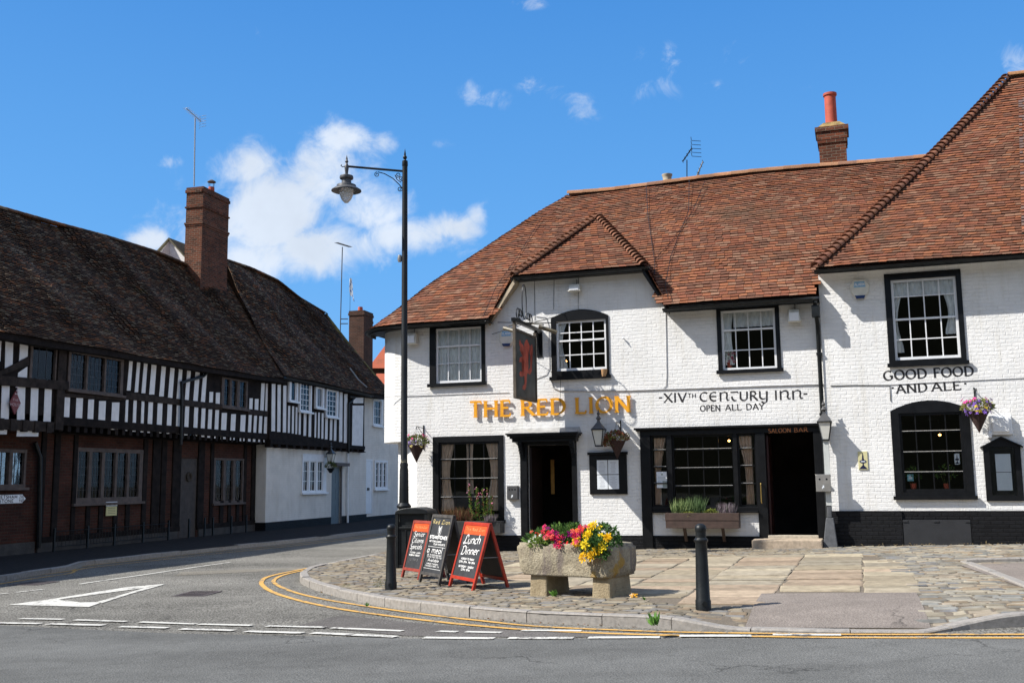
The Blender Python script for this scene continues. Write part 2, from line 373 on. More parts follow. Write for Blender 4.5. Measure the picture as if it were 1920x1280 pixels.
# ------------------------------------------------------------------ ground surfaces
def inpoly(x, y, poly):
    c = False; j = len(poly) - 1
    for i in range(len(poly)):
        xi, yi = poly[i][0], poly[i][1]; xj, yj = poly[j][0], poly[j][1]
        if (yi > y) != (yj > y) and x < (xj - xi) * (y - yi) / (yj - yi) + xi: c = not c
        j = i
    return c
def ground_poly(name, pts, hf, m, step=None):
    bm = bmesh.new(); vs_ = [bm.verts.new((p[0], p[1], 0)) for p in pts]; bm.faces.new(vs_)
    xs = [-4, 14]; ys = [11, 25]
    if step:
        x0, x1 = min(p[0] for p in pts), max(p[0] for p in pts); y0, y1 = min(p[1] for p in pts), max(p[1] for p in pts)
        xs += [x0 + step * i for i in range(1, int((x1 - x0) / step) + 1)]; ys += [y0 + step * i for i in range(1, int((y1 - y0) / step) + 1)]
    for x in xs: bmesh.ops.bisect_plane(bm, geom=bm.verts[:] + bm.edges[:] + bm.faces[:], plane_co=(x, 0, 0), plane_no=(1, 0, 0), dist=1e-5)
    for y in ys: bmesh.ops.bisect_plane(bm, geom=bm.verts[:] + bm.edges[:] + bm.faces[:], plane_co=(0, y, 0), plane_no=(0, 1, 0), dist=1e-5)
    for v in bm.verts: v.co.z = g(v.co.x, v.co.y) + (hf(v.co.x, v.co.y) if callable(hf) else hf)
    for f in bm.faces:
        f.normal_update()
        if f.normal.z < 0: f.normal_flip()
    me = bpy.data.meshes.new(name); bm.to_mesh(me); bm.free(); me.materials.append(m)
    o = bpy.data.objects.new(name, me); col.objects.link(o); return struct(o)

ground_poly('ground', [(-600, -60), (600, -60), (600, 900), (-600, 900)], -0.05, M_EARTH)
ground_poly('side_road', [(-60, 4), (60, 4), (60, 120), (-60, 120)], 0.0, M_SIDE)
bl = [gp(0, 1172), gp(780, 1197), gp(1920, 1197)]
d0 = (bl[0] - bl[1]); d1 = (bl[2] - bl[1])
bl = [bl[0] + d0 * 8, bl[0], bl[1], bl[2], bl[2] + d1 * 8]
ground_poly('main_road', [(p.x, p.y) for p in bl] + [(60, -40), (-60, -40)], 0.004, M_ROAD)

# pub pavement outline along the kerb's outer edge
KPX = [(705, 1037), (660, 1046), (610, 1055), (577, 1063), (561, 1072), (565, 1081), (588, 1091), (631, 1103), (702, 1117), (758, 1125), (850, 1135),
       (935, 1142.5), (1020, 1148), (1155, 1153), (1235, 1156)]
kerb = [gp(x, y, .12) for x, y in KPX]
kerb += [gp(x, y, h) for x, y, h in [(1310, 1166.5, .08), (1397, 1179, .02), (1560, 1183, .02), (1740, 1184, .02), (1800, 1171, .05), (1920, 1151, .12)]]
e = kerb[-1] + (kerb[-1] - kerb[-2]) * 3; kerb.append(Vector((e.x, e.y, 0)))
KN = len(KPX)
XD0, XD1, XD2, XD3 = kerb[KN - 1].x, kerb[KN + 1].x, kerb[KN + 3].x, kerb[KN + 5].x
def ykerb(x):
    for a, b in zip(kerb[8:], kerb[9:]):
        if a.x <= x <= b.x: return a.y + (b.y - a.y) * (x - a.x) / (b.x - a.x)
    return kerb[8].y if x < kerb[8].x else kerb[-1].y
def sst(x): x = clamp(x, 0, 1); return x * x * (3 - 2 * x)
def hp(x, y):
    a = sst((x - XD0) / (XD1 - XD0)) * (1 - sst((x - XD2) / (XD3 - XD2)))
    return .12 - .10 * a * (1 - sst((y - ykerb(x)) / 1.7))
def gpp(px, py):
    d = ray(px, py); x = y = 0; z = .12
    for _ in range(30):
        t = (z - HC) / d.z; x, y = d.x * t, d.y * t; z = g(x, y) + hp(x, y)
    return Vector((x, y, z))

F1 = Frame(gp(1210, 1030, .10), (2.93, -1))     # pub facade
LW = gp(72, 1035, .10)
F2 = Frame(LW, (0.275, 1))                       # timber-framed row across the side street
# left end of the pub
uL = F1.fp(737, 950)[0]
b0 = F1.w(uL - .2, 1.0, 0); b1 = F1.w(uL - .4, 14, 0); b2 = F1.w(18, 6, 0); 
pav_out = [(p.x, p.y) for p in kerb] + [(b2.x, b2.y), (b1.x, b1.y), (b0.x - .4, b0.y)]
ground_poly('pavement_bed', pav_out, lambda x, y: hp(x, y) - .011, M_MORT, .6)

# kerb stones
def sweep_kerb(name, pts, hf, w=.14, L=.92, top=.006, mt=M_KERB):
    mb = MB(); n = len(pts)
    # outward normal = right-hand side of travel, kerb lies inside (left)
    P2 = [Vector((p[0], p[1], 0)) for p in pts]
    segs = []; cum = [0]
    for a, b in zip(P2, P2[1:]): cum.append(cum[-1] + (b - a).length)
    def at(s):
        s = clamp(s, 0, cum[-1])
        for i in range(n - 1):
            if s <= cum[i + 1] + 1e-9: return P2[i].lerp(P2[i + 1], (s - cum[i]) / max(1e-9, cum[i + 1] - cum[i]))
        return P2[-1]
    def nrm(s):
        d = (at(s + .25) - at(s - .25)).normalized(); return Vector((-d.y, d.x, 0))
    s = 0
    while s < cum[-1] - .05:
        l = min(L * U(.85, 1.15), cum[-1] - s); j = U(-.008, .008); k = max(2, int(l / .16)); vs_ = []; fs = []; jy = U(-.008, .008)
        for q in range(k + 1):
            ss = s + .006 + (l - .012) * q / k; p, nn_ = at(ss), nrm(ss)
            for off, zz in ((jy, -.06), (jy + .0, -.018), (jy + .016, 0), (w, 0), (w, -.1)):
                pp = p + nn_ * off; zt = g(p.x, p.y) + hf(p.x, p.y) + top + j + zz
                if zz == -.06: zt = g(p.x, p.y) - .03
                vs_.append((pp.x, pp.y, zt))
        for q in range(k):
            for r in range(4): a = q * 5 + r; fs.append((a, a + 5, a + 6, a + 1))
        fs += [(0, 1, 2, 3, 4), tuple(k * 5 + r for r in (4, 3, 2, 1, 0))]
        mb.idx(vs_, fs); s += l
    return struct(mb.build(name, mt))
sweep_kerb('kerb', kerb, hp)

# paving: setts and flagstones as real stones, one surface
POLY = lambda L: [(p.x, p.y) for p in (gpp(x, y) for x, y in L)]
P_FLAG = POLY([(985, 1046), (1200, 1041), (1640, 1041), (1680, 1062), (1722, 1111), (1430, 1112), (1400, 1136), (1330, 1134), (1225, 1128), (1175, 1108), (950, 1098), (900, 1062)])
P_DRIVE = POLY([(1428, 1112), (1718, 1110), (1746, 1177), (1396, 1176)])
P_BAY = POLY([(1800, 1058), (1950, 1052), (1950, 1112)])
pin = []
for i, k in enumerate(kerb):
    a = kerb[max(i - 1, 0)]; b = kerb[min(i + 1, len(kerb) - 1)]; d = Vector((b.x - a.x, b.y - a.y, 0)).normalized(); pin.append((k.x - d.y * .15, k.y + d.x * .15))
pav_in = pin + pav_out[len(kerb):]
dr = Vector((F1.dx.x, F1.dx.y)); dn = Vector((F1.dy.x, F1.dy.y))
def stones(mb, lo, hi, rh, ln, gap, cols, okf, lift=0, dome=.35, zj=.004, rowjit=.2, swap=False):
    """rows of stones parallel to the pub; lo/hi: (u,v) range in the facade frame"""
    FW = (lambda a, b: F1.w(b, a, 0)) if swap else (lambda a, b: F1.w(a, b, 0))
    if swap: lo, hi = lo[::-1], hi[::-1]
    v = lo[1]
    while v < hi[1]:
        h = rh * U(1 - rowjit, 1 + rowjit); u = lo[0] + U(0, .3)
        while u < hi[0]:
            l = U(*ln); p = FW(u + l / 2, v + h / 2)
            if okf(p.x, p.y):
                c = random.choice(cols); k = U(.56, .90) if swap else U(.50, .84); c = (c[0] * k, c[1] * k * .985, c[2] * k * .93); gg = gap * U(.6, 1.4); dz = U(-zj, zj) + lift; tl = U(-zj, zj); ch = min(.018, h * .2)
                bs_, md, tp = [], [], []
                for a, b, sa, sb in ((u, v, 1, 1), (u + l, v, -1, 1), (u + l, v + h, -1, -1), (u, v + h, 1, -1)):
                    ja, jb = U(0, gg) * .6, (U(-.02, .03) if swap else U(0, gg) * .6)
                    q = FW(a + sa * (gg / 2 + ja), b + sb * (gg / 2 + jb)); z = g(q.x, q.y) + hp(q.x, q.y) + dz + tl * sa
                    bs_.append((q.x, q.y, z - .04)); md.append((q.x, q.y, z - ch * dome))
                    q2 = FW(a + sa * (gg / 2 + ja + ch), b + sb * (gg / 2 + jb + ch)); tp.append((q2.x, q2.y, z))
                if swap: bs_, md, tp = bs_[::-1], md[::-1], tp[::-1]
                mb.idx(bs_ + md + tp, [(8, 9, 10, 11)] + [(i, (i + 1) % 4, 4 + (i + 1) % 4, 4 + i) for i in range(4)] + [(4 + i, 4 + (i + 1) % 4, 8 + (i + 1) % 4, 8 + i) for i in range(4)], c)
            u += l
        v += h
COB = [(.31, .275, .22), (.27, .24, .195), (.35, .30, .225), (.29, .255, .21), (.24, .23, .22), (.38, .335, .26), (.30, .235, .17), (.24, .235, .235)]
COBR = [(.33, .31, .27), (.27, .27, .26), (.39, .35, .28), (.35, .28, .205), (.24, .245, .26), (.43, .39, .32), (.31, .295, .265), (.36, .31, .25)]
FLG = [(.42, .36, .27), (.39, .34, .265), (.44, .375, .28), (.38, .34, .275), (.42, .335, .255), (.39, .345, .275), (.45, .395, .30), (.40, .315, .24)]
okp = lambda x, y: inpoly(x, y, pav_in) and not inpoly(x, y, P_DRIVE) and not inpoly(x, y, P_BAY)
wallv = lambda x, y: (Vector((x, y, 0)) - F1.o).dot(F1.dy)
ux = lambda x, y: (Vector((x, y, 0)) - F1.o).dot(F1.dx)
mb = MB()
stones(mb, (-8, -13), (9, .05), .115, (.13, .30), .014, COB, lambda x, y: okp(x, y) and not inpoly(x, y, P_FLAG) and wallv(x, y) < .0 and ux(x, y) < 3.6)
stones(mb, (2, -14), (12, .05), .15, (.18, .36), .016, COBR, lambda x, y: okp(x, y) and not inpoly(x, y, P_FLAG) and wallv(x, y) < -.0 and ux(x, y) >= 3.6, zj=.006)
struct(mb.build('cobbled_pavement', M_STONE))
mb = MB()
stones(mb, (-6, -13), (9, -.3), .80, (.30, .80), .018, FLG, lambda x, y: inpoly(x, y, P_FLAG), .001, .3, .007, .34, swap=True)
struct(mb.build('flagstone_pavement', M_STONE))
ground_poly('driveway_asphalt', P_DRIVE, lambda x, y: hp(x, y) + .002, M_DRIVE, .5)
ground_poly('parking_bay', P_BAY, lambda x, y: hp(x, y) - .002, M_DRIVE, .5)
zero = lambda x, y: .125
sweep_kerb('bay_kerb_side', [gpp(1800, 1052), gpp(1860, 1075), gpp(1965, 1119)], lambda x, y: hp(x, y) + .012, .13)
sweep_kerb('bay_kerb_back', [gpp(1965, 1050), gpp(1880, 1052), gpp(1812, 1054)][::-1], lambda x, y: hp(x, y) + .05, .13)

# far pavement of the side street
FKX = [(-60, 1088), (0, 1080), (73, 1069), (131, 1061), (160, 1052), (292, 1037.5), (400, 1026), (554, 1011), (724, 991.5), (760, 988)]
fk = [gp(x, y, .10) for x, y in FKX]; e = fk[-1] + (fk[-1] - fk[-3]) * 4; fk.append(e); s0 = fk[0] - (fk[2] - fk[0]) * 4; fk.insert(0, s0)
back = [F2.w(-30, 1.5, 0), F2.w(75, 1.5, 0)]
ground_poly('side_street_pavement', [(p.x, p.y) for p in fk] + [(back[1].x, back[1].y), (back[0].x, back[0].y)], .10, plain('dark_pavement_asphalt', (.030, .029, .029), .95, .25, 8, bd=.004, spec=.05))
sweep_kerb('side_street_kerb', [(p.x, p.y) for p in fk], lambda x, y: .10, .15, .9)

ground_poly('asphalt_patch', [(p.x, p.y) for p in (gp(x, y) for x, y in [(560, 1172), (640, 1153), (800, 1170), (1000, 1184), (1240, 1193), (1000, 1195), (760, 1192)])], .0055, _asph('newer_asphalt_patch', (.085, .078, .072), (.17, .16, .15), 55, .12))
ground_poly('asphalt_trench', [(p.x, p.y) for p in (gp(x, y) for x, y in [(330, 1079), (560, 1068), (575, 1064), (430, 1068), (340, 1072)])], .0045, _asph('pale_asphalt_patch', (.13, .12, .10), (.27, .25, .21), 50, .1))

# ------------------------------------------------------------------ road markings
def ribbon(mb, pts, w, h=.009, ragged=.0, step=.25):
    P2 = [gp(x, y) if len((x, y)) == 2 else None for x, y in pts]; dense = []
    # smooth (Catmull-Rom) through the points
    n = len(P2)
    for i in range(n - 1):
        p0, p1, p2, p3 = P2[max(i - 1, 0)], P2[i], P2[i + 1], P2[min(i + 2, n - 1)]; k = max(2, int((p2 - p1).length / step))
        for q in range(k):
            t = q / k; dense.append(0.5 * ((2 * p1) + (p2 - p0) * t + (2 * p0 - 5 * p1 + 4 * p2 - p3) * t * t + (3 * p1 - p0 - 3 * p2 + p3) * t ** 3))
    dense.append(P2[-1]); vs_ = []
    for i, p in enumerate(dense):
        d = (dense[min(i + 1, len(dense) - 1)] - dense[max(i - 1, 0)]); d.z = 0; d.normalize(); nn_ = Vector((-d.y, d.x, 0))
        for s in (1, -1):
            q = p + nn_ * s * (w / 2 + U(-ragged, ragged)); vs_.append((q.x, q.y, g(q.x, q.y) + h))
    mb.idx(vs_, [(2 * i, 2 * i + 1, 2 * i + 3, 2 * i + 2) for i in range(len(dense) - 1)])
mb = MB()
OUT = [(722, 1035.5), (640, 1053), (567, 1067), (507, 1080), (490, 1091), (500, 1104), (533, 1118), (587, 1132), (650, 1144), (737, 1156), (820, 1166), (900, 1174), (1020, 1183), (1233, 1191), (1437, 1194), (1595, 1196), (1925, 1196.5)]
INN = [(718, 1039), (650, 1052), (585, 1066), (535, 1077), (514, 1087), (517, 1095), (545, 1108), (587, 1119.5), (650, 1131), (737, 1144), (820, 1155), (900, 1164), (1020, 1175.5), (1233, 1184.5), (1437, 1188), (1595, 1190), (1925, 1190)]
ribbon(mb, OUT, .085, .010, .004); ribbon(mb, INN, .075, .010, .004)
for off in (3.5, 8.5): ribbon(mb, [(x, y + 6 + off * (.55 + .45 * (y - 990) / 90)) for x, y in FKX[:-1]], .07, .008, .004)
struct(mb.build('yellow_double_lines', M_YLINE))
mb = MB()
for x0, y0, x1, y1 in [(38, 1160.5, 118, 1162), (140, 1163, 236, 1166), (262, 1167, 368, 1170.5), (373, 1171, 472, 1173.5), (500, 1174.5, 610, 1177), (622, 1178, 755, 1184),
                       (820, 1184.5, 858, 1185.5), (873, 1185.5, 940, 1187), (978, 1183, 1090, 1183.5), (1449, 1191, 1577, 1191.5)]:
    ribbon(mb, [(x0, y0), (x1, y1)], .105, .0135, .006, .15)
for x0, y0, x1, y1 in [(-60, 1168, 75, 1170), (90, 1170.5, 194, 1173), (225, 1175.5, 314, 1178), (340, 1180, 438, 1183), (460, 1184.5, 568, 1187.5), (586, 1187.5, 742, 1195),
                       (795, 1196.5, 926, 1198), (953, 1197.5, 1075, 1197.5), (1103, 1196.5, 1237, 1196), (1274, 1193.5, 1409, 1193)]:
    ribbon(mb, [(x0, y0), (x1, y1)], .125, .0135, .007, .15)
ribbon(mb, [(149, 1095), (210, 1086), (280, 1076), (360, 1064), (432, 1054)], .09, .009, .006)
for a in [(-40, 1118, 15, 1112), (30, 1110.5, 82, 1105)]: ribbon(mb, [(a[0], a[1]), (a[2], a[3])], .08, .009, .006)
def gface(mb, pts, h=.009):
    v = [gp(x, y) for x, y in pts]; mb.face([(p.x, p.y, g(p.x, p.y) + h) for p in v])
for P4 in ([(15, 1134), (167, 1138), (192, 1129), (150, 1129.5)], [(15, 1134), (150, 1129.5), (110, 1124), (95, 1123.5)], [(95, 1123.5), (110, 1124), (242, 1106), (235, 1101)], [(235, 1101), (242, 1106), (298, 1098.5), (312, 1094.5)], [(180, 1129.3), (190, 1131), (250, 1112), (244, 1110.5)], [(244, 1110.5), (250, 1112), (300, 1098), (280, 1099.5)]): gface(mb, P4)
struct(mb.build('white_road_markings', M_WLINE))
mb = MB()
def cover(name, x0, y0, x1, y1, nb=9):
    a = gp(x0, (y0 + y1) / 2); b = gp(x1, (y0 + y1) / 2); mid = gp((x0 + x1) / 2, y1); far = gp((x0 + x1) / 2, y0)
    L = (b - a).length * .78; W = (far - mid).length * .8; c = (a + b) / 2; d = (b - a); ang = math.atan2(d.y, d.x); mb = MB()
    mb.box(-L / 2, L / 2, -W / 2, -W / 2 + .05, 0, .009); mb.box(-L / 2, L / 2, W / 2 - .05, W / 2, 0, .009); mb.box(-L / 2, -L / 2 + .05, -W / 2 + .05, W / 2 - .05, 0, .009); mb.box(L / 2 - .05, L / 2, -W / 2 + .05, W / 2 - .05, 0, .009)
    for i in range(nb):
        x = -L / 2 + .05 + (L - .1) * (i + .5) / nb
        mb.box(x - .010, x + .010, -W / 2 + .05, W / 2 - .05, .002, .007)
    mb.box(-L / 2 + .05, L / 2 - .05, -.02, .02, .002, .008)
    return mb.build(name, M_IRON, loc=(c.x, c.y, g(c.x, c.y) + .001), rot=(0, 0, ang))
tag(cover('drain_cover', 332, 1108, 408, 1118), 'rusty cast iron drain grating set in the side road beside the give-way triangle', 'drain cover')
tag(cover('drain_cover', 28, 1090, 98, 1097, 12), 'iron drain grating at the edge of the building shadow across the road', 'drain cover')
print('F1 left', uL, 'F1 px', [tuple(round(q, 2) for q in F1.fp(*p)) for p in [(737, 1030), (950, 1040), (1210, 1030), (1560, 1028), (1920, 1020)]])
# ------------------------------------------------------------------ tiled roofs
import bisect
def lerp(a, b, t): return a + (b - a) * t
def polyat(pts, s):
    n = len(pts) - 1; s = clamp(s, 0, n); i = min(int(s), n - 1); return pts[i].lerp(pts[i + 1], s - i)
PAL_RED = [(.235, .082, .045), (.27, .098, .048), (.20, .074, .046), (.25, .105, .060), (.165, .072, .046), (.31, .125, .062), (.19, .086, .056), (.13, .066, .046), (.25, .145, .095), (.225, .080, .045), (.28, .105, .050)]
_m = [sum(c[i] for c in PAL_RED) / len(PAL_RED) for i in range(3)]; _m[0] *= .90; _m[1] *= .95
PAL_RED = [tuple(lerp(c[i] * .90, _m[i], .30) for i in range(3)) for c in PAL_RED]
PAL_DARK = [(.088, .046, .026), (.070, .040, .025), (.115, .056, .030), (.060, .038, .025), (.10, .060, .034), (.052, .034, .023), (.19, .080, .036), (.17, .12, .075), (.078, .048, .030)]
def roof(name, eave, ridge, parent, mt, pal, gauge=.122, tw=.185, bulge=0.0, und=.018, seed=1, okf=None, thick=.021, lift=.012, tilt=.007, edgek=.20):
    """real plain tiles laid in courses on the ruled surface between two polylines"""
    rnd = random.Random(seed); n = len(eave) - 1
    def S(s, t):
        a, b = polyat(eave, s), polyat(ridge, s); return a.lerp(b, t) + Vector((0, 0, 4 * bulge * t * (1 - t)))
    mid = n / 2; L = max((ridge[i] - eave[i]).length for i in range(n + 1)); rows = max(2, int(L / gauge)); NS = max(12, n * 8)
    ph = [rnd.uniform(0, 6.28) for _ in range(6)]
    def wob(p): return und * (math.sin(p.x * .9 + ph[0]) + math.sin(p.x * 1.9 + p.z * 1.3 + ph[1]) * .6 + math.sin(p.z * 2.1 + ph[2]) * .5 + math.sin(p.x * 4.3 + p.z * .7 + ph[3]) * .25)
    mb = MB()
    # boarding under the tiles
    G = [[S(n * i / NS, j / 14) for i in range(NS + 1)] for j in range(15)]
    vs_ = []
    for j in range(15):
        for i in range(NS + 1):
            p = G[j][i]; du = G[j][min(i + 1, NS)] - G[j][max(i - 1, 0)]; dv = G[min(j + 1, 14)][i] - G[max(j - 1, 0)][i]
            nn_ = du.cross(dv); nn_ = nn_.normalized() if nn_.length > 1e-7 else Vector((0, 0, 1))
            if nn_.z < 0: nn_ = -nn_
            vs_.append(p + nn_ * (wob(p) * min(1, .3 + j / 4) - .03))
    mb.idx(vs_, [(j * (NS + 1) + i, j * (NS + 1) + i + 1, (j + 1) * (NS + 1) + i + 1, (j + 1) * (NS + 1) + i) for j in range(14) for i in range(NS) if not okf or all(okf(Vector(vs_[(j + b_) * (NS + 1) + i + a_])) for a_ in (0, 1) for b_ in (0, 1))], (.03, .022, .018))
    for r in range(rows):
        t0 = r / rows; t1 = min(1.0, (r + 1.18) / rows)
        lo = [S(n * i / NS, t0) for i in range(NS + 1)]; cum = [0]
        for a, b in zip(lo, lo[1:]): cum.append(cum[-1] + (b - a).length)
        tot = cum[-1]
        if tot < tw * .6: continue
        wv = [rnd.uniform(0, 6.28), rnd.uniform(.4, .9), rnd.uniform(0, 6.28), rnd.uniform(1.5, 3)]
        x = -tw * (.5 if r % 2 else 0) - rnd.uniform(0, .02); i = 0
        while x < tot - .02:
            w = tw * rnd.uniform(.93, 1.05); xa, xb = max(0, x + .003), min(tot, x + w - .003); x += w
            if xb - xa < .03: continue
            xm = (xa + xb) / 2
            def sf(q):
                k = bisect.bisect_right(cum, q) - 1; k = clamp(k, 0, NS - 1); return n * (k + clamp((q - cum[k]) / max(1e-9, cum[k + 1] - cum[k]), 0, 1)) / NS
            sa, sb = clamp(sf(xa), 0, n), clamp(sf(xb), 0, n)
            p0, p1 = S(sa, t0), S(sb, t0); q0, q1 = S(sa, t1), S(sb, t1)
            up = (q0 + q1 - p0 - p1); du = p1 - p0
            nn_ = du.cross(up)
            if nn_.length < 1e-8: continue
            nn_.normalize()
            if nn_.z < 0: nn_ = -nn_
            c0 = (p0 + p1) / 2
            if okf and not okf(c0): continue
            wv_ = .010 * math.sin(c0.x * wv[1] + wv[0]) + .006 * math.sin(c0.x * wv[3] + wv[2]); upn = up.normalized() * wv_
            o = wob(c0) * min(1, .3 + t0 * 3.5) + lift; j1, j2 = rnd.uniform(-tilt, tilt), rnd.uniform(-tilt, tilt); sl = rnd.uniform(-.007, .007)
            A, B = p0 + nn_ * (o + thick + j1) + upn + up.normalized() * sl, p1 + nn_ * (o + thick + j2) + upn - up.normalized() * sl
            C, D = q1 + nn_ * (o - .004), q0 + nn_ * (o - .004); E, Fv = A - nn_ * thick, B - nn_ * thick
            if rnd.random() < .18: c = pal[min(len(pal) - 1, rnd.choice((7, 8)))]
            else: c = pal[rnd.randrange(len(pal))]
            k = rnd.uniform(.84, 1.12); c = (c[0] * k, c[1] * k, c[2] * k)
            mb.idx([A, B, C, D, E, Fv], [(0, 1, 2, 3), (4, 0, 3), (1, 5, 2)], c); mb.idx([E, Fv, B, A], [(0, 1, 2, 3)], (c[0] * edgek, c[1] * edgek, c[2] * edgek))  # front edges coloured darker, standing in for the shadow line under each course
    return mb.build(name, mt, parent)
def ridge_tiles(name, pts, parent, mt, pal, r=.10, L=.42, cone=False, seed=3, drop=.03):
    """half-round ridge tiles, or bonnet tiles down a hip when cone is set"""
    rnd = random.Random(seed); mb = MB(); cum = [0]
    for a, b in zip(pts, pts[1:]): cum.append(cum[-1] + (b - a).length)
    def at(s):
        for i in range(len(pts) - 1):
            if s <= cum[i + 1]: return pts[i].lerp(pts[i + 1], (s - cum[i]) / max(1e-9, cum[i + 1] - cum[i]))
        return pts[-1]
    s = 0
    while s < cum[-1] - .03:
        a, b = at(s), at(min(s + L * (1.25 if cone else 1.0), cum[-1])); d = (b - a).normalized(); side = d.cross(Vector((0, 0, 1))).normalized(); up = side.cross(d)
        ra, rb = (r * 1.15, r * .62) if cone else (r, r * .97); c = rnd.choice(pal); k = rnd.uniform(.7, 1.15); c = tuple(q * k for q in c); n = 8; vs_ = []
        for p, rr, lf in ((a, ra, .020 if cone else .004), (b, rb, 0)):
            for th in (1, .82):
                for i in range(n + 1):
                    an = math.pi * i / n; vs_.append(p + side * math.cos(an) * rr * th * 1.1 + up * (math.sin(an) * rr * th + lf - drop))
        m_ = n + 1; fs = []
        for i in range(n):
            fs += [(i, i + 1, 2 * m_ + i + 1, 2 * m_ + i), (i, m_ + i, m_ + i + 1, i + 1), (2 * m_ + i, 2 * m_ + i + 1, 3 * m_ + i + 1, 3 * m_ + i)]
        mb.idx(vs_, fs, c); s += L
    return mb.build(name, mt, parent, smooth=True)
def gutter(name, pts, parent, mt=None, r=.045):
    """half-round gutter with a fascia board behind it"""
    mb = MB(); n = 6; vs_ = []
    for i, p in enumerate(pts):
        d = (pts[min(i + 1, len(pts) - 1)] - pts[max(i - 1, 0)]); d.z = 0; d.normalize(); side = Vector((d.y, -d.x, 0))   # outwards (towards the street)
        for rr in (r, r - .008):
            for k in range(n + 1):
                an = math.pi * k / n; vs_.append(p + side * (rr * math.cos(an)) - Vector((0, 0, rr * math.sin(an))))
    m_ = n + 1; st = 2 * m_; fs = []
    for i in range(len(pts) - 1):
        for k in range(n):
            a = i * st + k; fs.append((a, a + 1, a + st + 1, a + st)); a += m_; fs.append((a, a + st, a + st + 1, a + 1))
    mb.idx(vs_, fs)
    for a, b in zip(pts, pts[1:]):
        d = (b - a); d.z = 0; d.normalize(); s = Vector((-d.y, d.x, 0)); z = Vector((0, 0, 1))
        q = [a + s * .07 - z * .07, b + s * .07 - z * .07, b + s * .10 - z * .07, a + s * .10 - z * .07]; mb.hexa(q, [v + z * .09 for v in q])
    return mb.build(name, mt or M_BLACKM, parent, smooth=True)

# ------------------------------------------------------------------ walls with openings
def wall(mb, u0, u1, z0, z1, y, holes, reveal=.13, zf=None):
    us = sorted(set([u0, u1] + [h[0] for h in holes] + [h[1] for h in holes])); zs = sorted(set([z0, z1] + [h[2] for h in holes] + [h[3] for h in holes]))
    us = [u for u in us if u0 <= u <= u1]; zs = [z for z in zs if z0 <= z <= z1]
    for a, b in zip(us, us[1:]):
        for c, d in zip(zs, zs[1:]):
            m_, k = (a + b) / 2, (c + d) / 2
            if any(h[0] < m_ < h[1] and h[2] < k < h[3] for h in holes): continue
            mb.face([(a, y, c), (b, y, c), (b, y, d), (a, y, d)])
    for h in holes:
        a, b, c, d = h[:4]; q = y + reveal
        mb.face([(a, y, c), (a, q, c), (a, q, d), (a, y, d)]); mb.face([(b, y, c), (b, y, d), (b, q, d), (b, q, c)])
        mb.face([(a, y, d), (a, q, d), (b, q, d), (b, y, d)]); mb.face([(a, y, c), (b, y, c), (b, q, c), (a, q, c)])
M_PALEEDGE = plain('pale_grey_edge', (.45, .44, .42), .8, .35, 9)  # pale grey for thin strips along the upper front of dark glazing bars
def shear_box(mb, u0, u1, z0, z1, y0, y1, c=None): mb.box(u0, u1, y0, y1, z0, z1, c)
